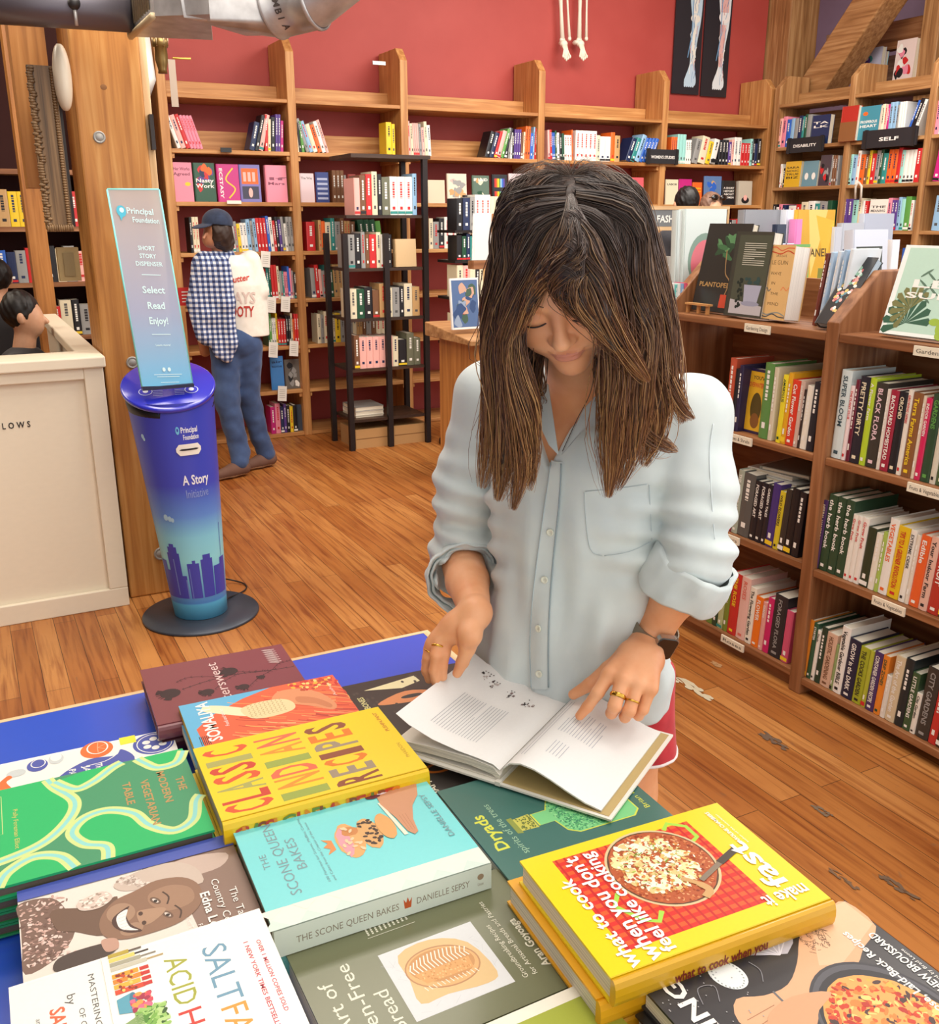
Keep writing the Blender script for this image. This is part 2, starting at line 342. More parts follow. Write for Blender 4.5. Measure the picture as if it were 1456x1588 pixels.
# ------------------------------------------------------------------ reception counter and timber column
ct = empty('counter', (-.4, 4.4, 0), label='cream painted panelled reception counter at the left edge', cat='counter')
cream = M('f0e4cc', .5)
mb = MB(); mb.box((-1.6, 4.12, 0), (.475, 4.16, 1.03), cream); part(mb, 'front_panel', ct)
mb = MB(); mb.box((-1.6, 4.095, 0), (.475, 4.119, .085), cream); mb.box((.40, 4.095, .085), (.475, 4.119, 1.03), cream); mb.box((-1.6, 4.095, .985), (.40, 4.119, 1.03), cream); part(mb, 'panel_moulding', ct, bevel=.004)
mb = MB(); mb.box((-1.6, 4.075, 1.031), (.485, 4.30, 1.075), cream); part(mb, 'ledge', ct, bevel=.006)
mb = MB(); mb.box((.425, 4.165, 0), (.46, 5.0, 1.03), cream); part(mb, 'side_panel', ct)
mb = MB(); cv = Canvas(mb, (.09, 4.1185, .81), (1, 0, 0), (0, 0, 1), .0006); fit_text(cv, 'LOWS', -.01, 0, .112, .034, M('2a2724'), ls=.35, bold=1)
part(mb, 'lettering', ct)
mb = MB(); mb.box((-1.5, 4.5, .9), (.42, 4.72, .93), WD('l', 'x')); part(mb, 'desk_top', ct)
# glass screen strip behind the counter
post = empty('timber_column', (.6, 4.3, 0), label='thick square timber column behind the blue story kiosk', cat='column')
mb = MB(); mb.box((.49, 4.17, 0), (.745, 4.52, 2.9), WD('t', 'z')); part(mb, 'shaft', post, bevel=.008)
mb = MB(); mb.box((.745, 4.19, 0), (.775, 4.5, 2.9), WD('l', 'z')); part(mb, 'edge_board', post, bevel=.004)
for (x, z, r) in ((.565, 1.90, .022), (.60, 1.03, .024), (.635, .185, .028)):
    mb = MB(); T = Matrix.Translation((x, 4.17, z)) @ Matrix.Rotation(pi/2, 4, 'X')
    mb.lathe([(0, .004), (r*.62, .004), (r*.68, .002), (r*.75, .005), (r, .005), (r*1.05, 0)], M('a9a6a0', .5, .4), 24, T=T); part(mb, 'bolt', post, label='grey steel bolt washer on the column face')
mb = MB(); mb.box((.757, 4.155, 1.86), (.772, 4.19, 1.99), M('2d2422', .4)); part(mb, 'strike_plate', post)
mb = MB(); mb.ball((.60, 4.172, 2.08), (.018, .003, .014), M('8a5a2a')); part(mb, 'knot', post)
# wall sconce
T = Matrix.Translation((.452, 4.13, 2.10))
mb = MB(); mb.lathe([(.058*sin(pi*k/16)**.8, .115*cos(pi*k/16)) for k in range(17)], M('e8ddc8', .3), 32, T=T @ Matrix.Scale(.55, 4, (1, 0, 0))); mb.build('wall_sconce', label='small cream half round sconce on the timber column', cat='sconce')
# carved frame hung beside the column
fr = empty('picture_frame', (.36, 4.2, 1.86), label='ornate carved brown frame hanging left of the timber column', cat='frame')
gold = wood('z', '4b3722', '765a3a', '93744e', .5, 'carved_wood', 2)
mb = MB(); mb.box((.335, 4.15, 1.56), (.43, 4.19, 2.14), gold)
for i in range(60):
    z = 1.57+i*.0095; mb.ball((.345+random.uniform(-.006, .006), 4.148, z), (.013, .008, .007), gold, 8, 5)
    mb.ball((.418, 4.148, z), (.009, .007, .006), gold, 8, 5)
for i in range(12): mb.ball((.34+i*.008, 4.147, 1.565), (.006, .01, .014), gold, 8, 5)
part(mb, 'carved_side', fr)
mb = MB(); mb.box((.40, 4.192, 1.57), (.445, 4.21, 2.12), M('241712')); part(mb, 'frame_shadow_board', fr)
# ------------------------------------------------------------------ books on shelves
R0 = random.Random(11)
def cname(c):
    v = [int(c[i:i+2], 16) for i in (0, 2, 4)]; return CN[min(PAL, key=lambda k: sum((int(PAL[k][i:i+2], 16)-v[i//2])**2 for i in (0, 2, 4)))]
LIGHTC = set('WCYAPLHSEO')
def spine_mesh(w, h, d, c, title=None, tc=None, deco=True, face=None, c2=None):
    """book standing upright: spine at y = 0 facing -y, thickness along x"""
    mb = MB(); cm = M(c, .38); pg = M('ece4d2', .8); b = .002
    n = 5; pts = [(w*(.5-.5*cos(pi*i/(n-1))), .004-.004*sin(pi*i/(n-1))) for i in range(n)]
    mb.prism(pts+[(w, .006), (0, .006)], 'z', 0, h, cm)
    mb.box((0, .006, 0), (b, d, h), cm); mb.box((w-b, .006, 0), (w, d, h), cm); mb.box((b, .006, .003), (w-b, d-.003, h-.004), pg)
    cv = Canvas(mb, (0, -.0002, h), (0, 0, -1), (1, 0, 0), .0002)
    tm = tc or ('W' if c not in LIGHTC else R0.choice(['K', 'N', 'R', '555555']))
    if c2: cv.rect(h*.72, .001, h*.999, w-.001, c2)
    if title:
        s = min(w*.62, .024)
        fit_text(cv, title, h*.06, w/2-s*.36, min(h*.8, len(title)*s*.62), s, M(tm), bold=1)
        cv.rect(h*.91, w*.3, h*.95, w*.7, tm)
    elif deco:
        k = R0.random(); u = h*R0.uniform(.08, .16); L = h*R0.uniform(.3, .5)
        if k < .8:      # dense small lettering seen from afar
            x = u
            while x < u+L: l = R0.uniform(.006, .016); cv.rect(x, w*.36, min(x+l, u+L), w*.64, tm); cv.k -= .25; x += l+.004
        cv.rect(h*.78, w*.32, h*.86, w*.68, tm)
        if k > .7: cv.rect(h*.9, .0005, h*.97, w-.0005, R0.choice(['R', 'Y', 'W', 'K', 'T']))
    return mb
AX = dict(back=((1, 0, 0), 0.0), side=((0, -1, 0), -pi/2))
def tokens(spec):
    out = []
    for t in spec.split():
        c = t[0]; n = int(t[1:]) if len(t) > 1 else 1
        out += [(c, i, n) for i in range(n)]
    return out
def row(spec, p0, p1, face, where, group, lean=0, hh=(.19, .24), dd=.15, start=0, of='left'):
    """fill a shelf from point p0 to p1 with upright books"""
    A, rz = AX[face]; A = np.array(A, float); L = float(np.dot(np.array(p1)-np.array(p0), A))
    items = []
    if isinstance(spec, str):
        k = None
        for c, i, n in tokens(spec):
            if i == 0: k = (R0.uniform(.7, 1.4), R0.uniform(*hh))
            items.append((c, k[0], k[1], None, None, n))
    else: items = [(a[0], a[1], a[2], a[3] if len(a) > 3 else None, a[4] if len(a) > 4 else None, 1) for a in spec]
    tot = sum(i[1] for i in items); sw = L*cos(abs(lean))/tot*.985; x = 0; out = []; last = None
    for j, (c, tw, h, title, tc, n) in enumerate(items):
        w = tw*sw; key = (c, tw, h, title)
        if last and last[0] == key: me = last[1]
        else: me = None
        if me is None:
            o = spine_mesh(w*.97, h, dd*R0.uniform(.9, 1.05), c, title, tc).build('book'); me = o.data
        else: o = bpy.data.objects.new('book', me); col.objects.link(o)
        last = (key, me)
        px = x/cos(lean) + (h*0) + (w*.97*0 if lean >= 0 else 0)
        base = np.array(p0, float)+A*(px+(0 if lean <= 0 else 0))
        z = .0008 + (w*.97*sin(lean) if lean > 0 else 0)*1.0
        o.location = (base[0], base[1], base[2]+z); o.rotation_euler = (0, lean, rz)
        cn = CN.get(c) or cname(c); lab = f"{cn} book, {ordinal(start+j)} from the {of} {where}"
        if title: lab = f"{cn} spine lettered {title.title()[:26].strip()}, {where}"
        if n > 1 and not title: lab = f"{cn} spine, {ordinal(start+j)} from the {of} {where}"
        tag(o, lab, 'book', group); out.append(o); x += w
    return out
def rb(spec, x0, x1, z, where, group, lean=0, hh=(.19, .245), y=7.03, start=0):
    a = ony(x0, 250, y)[0] if x0 > 20 else x0; b = ony(x1, 250, y)[0] if x1 > 20 else x1
    return row(spec, (a, y, z), (b, y, z), 'back', where, group, lean, hh, start=start)
g1 = 'books on the upper row of the long bookcase'
rb('W H R P4', 277, 318, 2.05, 'leaning at the top left of the first bay', g1, -.30)
rb('N K H', 388, 410, 2.05, 'leaning at the top right of the first bay', g1, .26)
rb('R C K V2 M', 412, 441, 2.05, 'upright at the top right of the first bay', g1, .06)
rb('W C K G', 457, 474, 2.05, 'at the top left of the second bay', g1, -.08)
rb('S L C O W H', 476, 512, 2.05, 'leaning at the top left of the second bay', g1, -.3)
rb('Y Y', 600, 614, 2.05, 'at the top right of the second bay', g1)
rb('H C H3 S H C W', 634, 670, 2.05, 'at the top left of the third bay', g1, -.05)
rb('K N R H G K', 752, 786, 2.05, 'leaning at the top of the third bay', g1, .3)
rb('S W K V3 U C O2 B L R', 788, 832, 2.05, 'at the top right end of the third bay', g1, .04)
rb('H R B2 D W K D W3 O', 850, 890, 2.05, 'at the top left of the fourth bay', g1, -.05)
rb('W5 C W2 O E', 892, 962, 2.05, 'amid the top row of the fourth bay', g1)
rb('N T L B4', 970, 1012, 2.05, 'leaning at the top right of the fourth bay', g1, .36)
rb('O3 A3 W3', 1040, 1072, 2.05, "above the women's studies sign", g1, 0)
rb('S C Y W', 1073, 1110, 2.05, 'leaning amid the top row of the fifth bay', g1, .22)
rb('K3 V H W2 R3 A K N K', 1114, 1180, 2.05, 'at the top right of the fifth bay', g1, 0)
g3 = 'books on the middle rows of the long bookcase'
rb('K C2', 285, 300, 1.37, 'left of the man with the cap', g3, 0)
rb('W S Y W2 L S L R3 B W R K V S W S2', 352, 452, 1.37, 'right of the man with the cap', g3, -.06)
rb('R', 470, 484, 1.37, 'at the third row left end of the second bay', g3, 0)
rb('E O C T S U E2 U', 489, 548, 1.37, 'in the third row of the second bay', g3, 0, hh=(.2, .24))
rb('D3 G', 556, 592, 1.37, 'in the green set left of the dark rack', g3, -.12)
rb('U C S K W2 C S K U C2 S W', 655, 760, 1.37, 'in the third row of the third bay', g3)
rb('U K S R2 K S', 1128, 1180, 1.37, 'low in the fifth bay behind the display', g3, hh=(.19, .22))
rb('S R T D R2 C S T P2 B P S K', 395, 452, 1.03, 'in the fourth row beside the man', g3, -.03)
rb('S R H S T D E2 C', 474, 532, 1.03, 'in the fourth row of the second bay', g3, -.04)
rb('D G W2 Y R3 K2 C O R2 S', 399, 456, .69, 'in the fifth row beside the man', g3)
rb('C S C L C Y S3 C E2 U S U C3', 480, 600, .69, 'in the fifth row of the second bay', g3)
rb('M P N V K Y K', 395, 440, .03, 'on the bottom shelf beside the man', g3)
rb('N M S P W', 336, 352, .69, 'just left of the man', g3)
rb('P M R P', 340, 352, .36, 'low and left of the man', g3)
rb('C W S L', 290, 303, 1.03, 'above the red booklet left of the man', g3)

def face_book(x0, x1, z0, z1, y, c, label, art=None, th=.022, group=None, face='back', tilt=.05, cat='book', parts=True, dz=0):
    """book shown cover first; x0..x1 run along the shelf"""
    A, rz = AX[face]; A = np.array(A, float); Bv = np.array((0, 1, 0) if face == 'back' else (1, 0, 0), float)
    w = abs(x1-x0); h = z1-z0; p = np.array((x0, y, z0) if face == 'back' else (y, x0, z0), float)
    e = empty('book', p, label=label, cat=cat, group=group)
    up = np.array((0, 0, 1.))*cos(tilt)+Bv*sin(tilt); out = np.cross(A, up)
    e.matrix_world = Matrix(((A[0], up[0], out[0], p[0]), (A[1], up[1], out[1], p[1]), (A[2], up[2], out[2], p[2]+.001), (0, 0, 0, 1)))
    flat_book(e, w, h, th, c, art); return e
def flat_book(e, w, h, t, c, art=None, spine=None, pages='e9dfc9', sc=None, rough=.35, spine_art=None, soft=False, coat=.3):
    """local book: x to the right of the cover, y up the cover, front cover at z = 0, going down to -t; spine along x = 0"""
    b = .0028 if not soft else .0006; cm = M(c, rough, coat=coat); o = .003 if not soft else 0
    mb = MB(); mb.box((.0085, 0, -b), (w, h, 0), cm); mb.box((.0085, 0, -t), (w, h, -t+b), cm)
    n = 7; pts = [(.004-.0055*sin(pi*i/(n-1)), -t/2-t/2*cos(pi*i/(n-1))) for i in range(n)]
    mb.prism([(p[0], p[1]) for p in pts]+[(.0055, -.0002), (.0085, -.0016), (.0085, -t+.0016)], 'y', 0, h, M(sc or c, rough, coat=coat))
    cv = Canvas(mb, (0, 0, 0), (1, 0, 0), (0, 1, 0), .00005)
    if art: art(cv, w, h)
    if spine_art:
        sv = Canvas(mb, (-.0016, h, 0), (0, -1, 0), (0, 0, 1), .0001); sv.O[2] = -t; spine_art(sv, h, t)
    ob = mb.build('cover', e)
    m2 = MB(); pm = page_mat(pages); m2.box((.008, o, -t+b), (w-o, h-o, -b), pm); m2.build('page_block', e)
    return ob
def page_mat(c):
    k = ('page', c)
    if k in _m: return _m[k]
    m, nt, b = nodes('page_edges'); f = noise(nt, mapping(nt, (1, 1, 900)), 1.0, 1)
    r = ramp(nt, f, [(.35, c), (.6, c)]); e = [n for n in nt.nodes if n.type == 'VALTORGB'][0].color_ramp.elements; e[0].color = tuple(v*.72 for v in e[0].color[:3])+(1,)
    link(nt, r, b.inputs['Base Color']); b.inputs['Roughness'].default_value = .8; _m[k] = m; return m
# cover pictures for small face-out books
def A_lines(title, tc='K', sub=None, y=.75, s=.03, lines=()):
    def f(cv, w, h):
        for i, l in enumerate(title.split('/')): fit_text(cv, l, w*.1, h*(y-.13*i), w*.8, h*.11, M(tc), bold=1)
        if sub: fit_text(cv, sub, w*.25, h*.08, w*.5, h*.05, M(tc))
        for a in lines: cv.ell(w*a[0], h*a[1], w*a[2], h*a[3], M(a[4]))
    return f
def A_blobs(cols, n=9, seed=1, title=None, tc='W', y=.5):
    def f(cv, w, h):
        r = random.Random(seed)
        for i in range(n):
            cx, cy = r.uniform(.2, .8)*w, r.uniform(.15, .85)*h; pts = [(min(max(cx+r.uniform(.08, .2)*w*cos(a), 0), w), min(max(cy+r.uniform(.06, .15)*h*sin(a), 0), h)) for a in [k*pi/4 for k in range(8)]]
            cv.poly(smooth_path(pts, 3, True), M(r.choice(cols)))
        if title:
            for i, l in enumerate(title.split('/')): fit_text(cv, l, w*.08, h*(y-.14*i), w*.84, h*.14, M(tc), bold=1)
    return f
def A_grid(c1, c2, c3):
    def f(cv, w, h):
        cv.rect(w*.1, h*.48, w*.9, h*.9, M(c1)); cv.rect(w*.1, h*.08, w*.9, h*.42, M(c2)); cv.ell(w*.5, h*.25, w*.1, h*.13, M(c3))
        for i in range(3): cv.rect(w*(.18+.22*i), h*.55, w*(.32+.22*i), h*.8, M(c3))
    return f
g2 = 'books shown cover first on the second row'
def fb(px0, px1, ztop, z, c, label, art=None, th=.02, y=7.05, group=g2):
    a, b = ony(px0, 280, y)[0], ony(px1, 280, y)[0]; return face_book(a, b, z, z+ztop, y, c, label, art, th, group)
fb(267, 299, .255, 1.71, 'P', 'plain pink book shown cover first at the left end, yellow sticker', A_lines('Her Works/Agreed', '7b3a50', y=.8, lines=((.75, .45, .14, .05, 'Y'),)))
fb(301, 334, .255, 1.71, 'D', 'multicoloured book lettered Nasty Work in white', A_blobs(['V', 'O', 'R', 'N'], 12, 3, 'Nasty/Work', 'W', .5), .03)
fb(337, 371, .25, 1.71, 'M', 'magenta book with yellow squiggle lettered Ecstasy', lambda cv, w, h: (cv.line(smooth_path([(w*.5, h*.1), (w*.8, h*.35), (w*.4, h*.6), (w*.75, h*.9)], 5), w*.06, M('Y')), fit_text(cv, 'ECSTASY', w*.12, h*.9, h*.8, w*.2, M('W'), rot=-pi/2, bold=1)))
fb(372, 404, .25, 1.71, '7b73b8', 'mauve book with an orange panel above a dark panel', A_grid('O', '3a3a50', 'H'))
fb(412, 445, .25, 1.71, 'P', 'pale pink book shown cover first at the right end of its bay, copies behind', A_lines('If/Mars', '8b4860', y=.6), .05)
fb(465, 487, .20, 1.71, 'eed7dc', 'whitish pink book, first cover of the second bay', A_lines('The Way', '777777', y=.8))
fb(490, 510, .21, 1.71, '3b4a8a', 'navy book with pale lines, second cover of the second bay', lambda cv, w, h: [cv.rect(w*.1, h*(.1+.16*i), w*.9, h*(.17+.16*i), M('b9c2e0')) for i in range(5)])
rb('U3 S', 514, 536, 1.71, 'beside the navy cover in the second bay', g2)
fb(540, 552, .2, 1.71, '9c3b33', 'dark red book at the right of the second bay', None, .03)
fb(663, 690, .17, 1.71, 'd9c9ab', 'small plain beige book at the left of the third bay', None, .02)
fb(694, 724, .22, 1.71, 'e6d8c2', 'beige book with floral lettering in the third bay', A_blobs(['H', 'S', 'E'], 12, 5))
fb(733, 759, .21, 1.71, '57705f', 'green grey book with a pale figure in the third bay', A_blobs(['C', 'E', 'D'], 6, 8, 'IF LAID', 'W', .8))
fb(764, 787, .22, 1.71, 'K', 'black book with two rainbow panels', lambda cv, w, h: [cv.rect(w*(.15+.1*i), h*y0, w*(.25+.1*i), h*(y0+.3), M('ROYGLBV'[i])) for i in range(7) for y0 in (.12, .56)])
fb(790, 818, .23, 1.71, 'e8d4d8', 'pale pink book with a sketched face, beside rainbow cover', A_blobs(['L', 'C', 'P', 'S'], 8, 9))
fb(975, 999, .22, 1.71, 'e8606a', 'coral book with a green oval beside the woman\'s hair', lambda cv, w, h: (cv.ell(w*.5, h*.6, w*.28, h*.22, M('G')), cv.ell(w*.5, h*.5, w*.2, h*.1, M('E'))))
fb(1034, 1053, .21, 1.71, 'C', 'cream book lettered Labor in black', A_lines('/LABOR', 'K', y=.9))
fb(1055, 1074, .215, 1.71, 'M', 'magenta book lettered Erased in white', A_lines('/ERASED', 'W', y=.7))
fb(1076, 1090, .19, 1.71, 'O', 'orange red book right of the magenta cover', A_lines('white/women', 'Y', y=.7))
fb(1094, 1120, .245, 1.71, '5f7fb0', 'blue book with a desert road picture', A_blobs(['E', 'B', 'H'], 8, 12))
fb(1122, 1142, .21, 1.71, 'K', 'black book lettered A Short History About Women in white', A_lines('A SHORT/HISTORY/ABOUT/WOMEN', 'W', y=.66))
fb(1148, 1168, .21, 1.71, 'c8bfae', 'grey beige book with a portrait, red book behind', lambda cv, w, h: (cv.ell(w*.5, h*.2, w*.3, h*.14, M('K')), cv.ell(w*.5, h*.3, w*.14, h*.12, M('H'))), .05)
fb(402, 423, .25, .36, '3f86cf', 'blue book lettered Air above Some on a low shelf', A_lines('air/some', '163a6b', y=.8), .02)
fb(425, 449, .22, .36, '6b6660', 'grey photo book beside the blue low book', A_blobs(['K', 'W', 'S'], 9, 15))
fb(441, 452, .2, .03, '3d4856', 'dark slate book lying against the bottom shelf end')

# signs and cards
def sign(p, w, h, text, face, label, c='26262a', lift=0):
    A, rz = AX[face]; mb = MB(); mb.box((-w/2, -.012, 0), (w/2, 0, h), M(c, .5))
    for s in (-1, 1): mb.box((s*w*.44-.012, -.016, -.006), (s*w*.44+.012, .006, h+.006), M('3d3c3d', .35, .6))
    cv = Canvas(mb, (-w/2, -.0125, 0), (1, 0, 0), (0, 0, 1), .0006); tw = .74 if face == 'back' else (.62 if len(text) > 5 else .36); fit_text(cv, text, w*(.5-tw/2), h*.36, w*tw, h*.28, M('f4f2ec'), bold=1)
    return mb.build('shelf_sign', loc=p, rot=(0, 0, rz), label=label, cat='sign', group='black shelf signs')
p = ony(1026, 254, 6.98); sign(p, .34, .115, "WOMEN'S STUDIES", 'back', "black shelf sign lettered Women's Studies")
p = onx(1248, 236, 6.68); sign(p, .42, .12, "DISABILITY", 'side', 'black shelf sign lettered Disability')
p = onx(1378, 228, 6.68); sign(p, .52, .135, "SELF", 'side', 'black shelf sign lettered Self')
mb = MB(); mb.box((0, -.008, 0), (.075, 0, .03), M('1a1a1c')); mb.build('shelf_sign', loc=ony(342, 236, 6.99), label='small black label holder under the pink leaning books', cat='sign')
mb = MB(); mb.box((0, -.008, 0), (.085, 0, .03), M('1a1a1c')); mb.build('shelf_sign', loc=ony(1102, 252, 6.99), label='small black label holder near the fifth bay', cat='sign')
mb = MB(); mb.box((0, -.006, 0), (.1, 0, .022), M('f2ede0')); mb.build('shelf_sign', loc=ony(352, 316, 6.99), label='white paper shelf label under the pink cover books', cat='sign')
for i, (px, py, zz) in enumerate(((412, 391, 1.37), (421, 462, 1.03), (443, 461, 1.03), (424, 532, .69), (456, 530, .69), (438, 600, .36))):
    p = ony(px, py, 6.97); mb = MB(); mb.box((-.034, -.0015, -.105), (.034, 0, .006), M('f4efe6', .7)); cv = Canvas(mb, (-.03, -.002, -.1), (1, 0, 0), (0, 0, 1), .0005)
    for k in range(5): cv.rect(.008, .02+k*.014, .05, .023+k*.014, M('b9b2a8'))
    mb.build('shelf_card', loc=p, rot=(-.1, .12, 0), label=f'white review card hanging from a shelf beside the man, {ordinal(i)} from the top', cat='card', group='white shelf cards')

# right bookcase books
def rs(spec, x0, x1, z, where, group, lean=0, hh=(.2, .25), X=6.73, start=0, yref=None):
    a, b = [onx(x, yref, X)[1] for x in (x0, x1)]
    return row(spec, (X, a, z), (X, b, z), 'side', where, group, lean, hh, dd=.17, start=start)
g4 = 'books on the side bookcase'
rs('C H P B L S N T D S', 1200, 1256, 2.20, 'above the disability sign', g4, .04, yref=210, hh=(.21, .27))
rs('W C K H', 1209, 1222, 1.86, 'left of the yellow cover book', g4, yref=270, hh=(.16, .2))
rs('N C H M L2 S W3', 1363, 1405, 2.20, 'above the self sign', g4, yref=180, hh=(.24, .27))
rs('B K W', 1407, 1422, 2.20, 'leaning above the self sign', g4, .32, yref=180, hh=(.25, .28))
rs('H G A L W O U Y R S D T O2 R A W3 R', 1306, 1428, 1.86, 'below the self sign', g4, .03, yref=260, hh=(.22, .27))
rs('C K W P N', 1193, 1218, 1.50, 'third row left end of the side bookcase', g4, yref=330, hh=(.19, .23))
rs('W R C W T S D', 1222, 1290, 1.50, 'third row of the side bookcase', g4, yref=330, start=0, hh=(.2, .24))
rs('V2 A C W R', 1306, 1345, 1.50, 'third row behind the white strap', g4, yref=330, hh=(.22, .27))
rs('P V2 L A G W', 1375, 1416, 1.50, 'third row right of the white cover', g4, yref=330, hh=(.22, .27))
rs('M L B W A', 1449, 1490, 1.86, 'at the far right of the second row', g4, .1, yref=250, hh=(.22, .27))
rs('L B A G', 1448, 1490, 1.50, 'at the far right of the third row', g4, .05, yref=320, hh=(.24, .29))
rs('B W P W S R', 1400, 1470, 1.13, 'low row peeping over the garden display', g4, yref=380, hh=(.22, .27))
rs('P W R H W', 1452, 1490, 2.20, 'at the far right of the top row', g4, yref=170, hh=(.22, .27))
def fs(px0, px1, ht, z, c, label, art=None, th=.03, X=6.72, yref=270):
    a, b = onx(px0, yref, X)[1], onx(px1, yref, X)[1]; return face_book(a, b, z, z+ht, X, c, label, art, th, 'books shown cover first on the side bookcase', 'side')
fs(1256, 1284, .235, 2.2, '22345c', 'navy book with big white capitals beside the disability sign', A_lines('TA/LK', 'W', y=.7), .05, yref=210)
fs(1302, 1328, .27, 2.2, 'b5332a', 'red and brown book at the left of the upper row, right bay', lambda cv, w, h: cv.rect(0, 0, w, h*.55, M('8a5a34')), .04, X=6.66, yref=190)
fs(1330, 1362, .255, 2.2, '3e8fa3', 'teal book lettered Prosperous Heart', A_lines('PROSPEROUS/HEART', 'W', y=.5, lines=((.3, .78, .12, .06, 'O'),)), .04, X=6.69, yref=190)
fs(1216, 1240, .215, 1.86, 'e3b42b', 'yellow book lettered Sara Novic in black', A_lines('SARA/NOVIC/TRUE/BIZ', 'K', y=.72))
fs(1243, 1267, .21, 1.86, '6f97a6', 'grey teal book with two pale birds', A_lines('', 'W', lines=((.3, .4, .12, .14, 'W'), (.75, .4, .12, .14, 'W'))), .05)
fs(1269, 1286, .25, 1.86, '4a3b44', 'dark plum book in the second row', A_blobs(['K', 'S', 'R'], 6, 22), .05)
rs('S U2 S', 1287, 1299, 1.86, 'right of the dark plum cover', g4, yref=270, hh=(.22, .26))
fs(1346, 1374, .24, 1.50, 'f0ebe2', 'white book lettered The Meaning Of', A_lines('THE/MEANING/OF', '444444', y=.72), .03, yref=330)
# strap hanging over the shelf edge
p = onx(1333, 285, 6.69); mb = MB(); mb.tube([(0, -.03, -.14), (-.01, -.03, -.02), (-.012, 0, .012), (-.01, .03, -.02), (0, .03, -.12)], .012, M('e6e2d6'), 8, flat=.3); mb.build('paper_strap', loc=p, label='white looped paper strap hanging from the side bookcase shelf', cat='strap')
# gallery books
for px, py, w, h, c, lab, X in ((1346, 124, .22, .33, 'b9b6c9', 'lilac picture book leaning at the foot of the brace, upper right', 7.45), (1362, 96, .10, .3, '7cc0d8', 'small turquoise book on the gallery ledge', 7.5), (1398, 120, .2, .34, 'e9d6d0', 'book with red leaf pattern standing on the gallery ledge', 7.4)):
    p = onx(px, py, X); face_book(p[1]+w/2, p[1]-w/2, 2.702, 2.702+h, X, c, lab, A_blobs(['R', 'P', 'W', 'K'] if w == .2 else ['L', 'V', 'W', 'T'], 12, 31), .05, None, 'side')
# ------------------------------------------------------------------ garden shelf books (spines legible)
def rg(items, p0, p1, z, where, group, lean=0, yref=None, X=2.44, dd=.2):
    a, b = [onx(p, yref, X)[1] for p in (p0, p1)]
    items = [(c, th, h, t, tc) for c, th, h, t, tc in items]
    return row(items, (X, a, z), (X, b, z), 'side', where, group, lean, dd=dd)
g5 = 'spine-out books on the gardening bookcase'
rg([('d6e4e4', 34, .285, 'SUPER BLOOM', '3a5560'), ('f2dfe0', 14, .24, 'THE PLANT CLUB', 'R'), ('6d1f35', 12, .262, None, None), ('23232f', 30, .275, 'PRETTY DIRTY', 'C'), ('b9d332', 19, .275, 'A Flower Farm', 'W'),
    ('3a3630', 34, .265, 'BLACK FLORA', 'e8c8d0'), ('e6ddd0', 10, .25, None, None), ('a3243d', 24, .25, 'BACKYARD HOMESTEAD', 'W'), ('1e2026', 24, .25, 'ORCHID', 'C'), ('ece4d6', 14, .26, 'GROWING HERBS', 'R'),
    ('8a5a34', 28, .255, 'Terra Farms America', 'Y'), ('e0d2ba', 9, .25, None, None), ('d4255a', 16, .245, 'INDOOR GARDEN', 'W'), ('2c4a33', 26, .26, 'GARDENS', 'G'), ('d9d2c0', 16, .25, 'THE ROOTS', 'K'), ('47603a', 30, .26, 'WILD EDEN', 'C'), ('7a2e2a', 20, .25, None, None)],
   1294, 1500, .855, 'on the upper row of the gardening bookcase', g5, .035, 640)
rg([('4a3268', 16, .24, 'HERBAL HANDBOOK', 'C'), ('2b4a32', 23, .265, 'the herb book', 'W'), ('2b4a33', 23, .265, 'the herb book', 'W'), ('2b4a34', 23, .265, 'the herb book', 'W'), ('f0ebe0', 13, .225, 'Grow Fruit', 'R'), ('f0ebe1', 13, .225, 'Grow Fruit', 'R'), ('f0ebe2', 16, .225, 'Grow Fruit', 'R'),
    ('2d3a26', 22, .2, None, None), ('ece6d6', 16, .19, None, None), ('a9c35a', 10, .2, None, None), ('f1eee6', 22, .25, 'VEGETABLES', 'O'), ('e9c31f', 28, .235, 'TIPS TO A GREENER REVOLUTION', 'R'), ('f0ece2', 15, .235, 'EXTREME CIDER', 'K'), ('e5dccb', 10, .225, None, None), ('e8642c', 22, .23, 'Edible', 'W'), ('e5b9a6', 20, .235, 'Your Indoor Farm', 'K'), ('b8362a', 26, .24, 'THE FRUIT', 'W'), ('3a5a3a', 26, .24, None, None)],
   1266, 1500, .468, 'on the middle row of the gardening bookcase', g5, .06, 810)
rg([('e08a2a', 16, .215, None, None), ('2f5a40', 14, .21, 'STARTER', 'W'), ('f1ede2', 12, .19, 'Seeds', 'K'), ('263f30', 18, .21, None, None), ('d9b59c', 32, .2, 'HOLISTIC GARDENING', 'U'), ('8fa36a', 8, .17, None, None), ('f2efe8', 26, .245, 'Vegetable Gardener BIBLE', 'K'),
    ('1f2440', 34, .215, 'GROW in the DARK', 'W'), ('a8b02f', 27, .205, 'THE COOKS GARDEN', 'K'), ('b5bb3c', 12, .205, None, None), ('4a3468', 24, .21, 'CONTAINER GARDEN RECIPE', 'W'), ('e88a2e', 18, .21, 'DRIP ZONES', 'D'), ('e4e0d6', 14, .15, None, None), ('d8c7a4', 26, .23, 'The Art of the Garden', 'W'), ('1f2a2e', 22, .235, None, None), ('3d5a3a', 20, .2, 'LITTLE GARDENS', 'W'), ('eee9dd', 14, .14, 'City Garden', 'K'), ('3a3733', 34, .24, 'CITY GARDENS', 'S'), ('c7352f', 20, .22, None, None), ('4a3a30', 30, .22, None, None)],
   1246, 1500, .065, 'on the lowest row of the gardening bookcase', g5, .06, 1000)
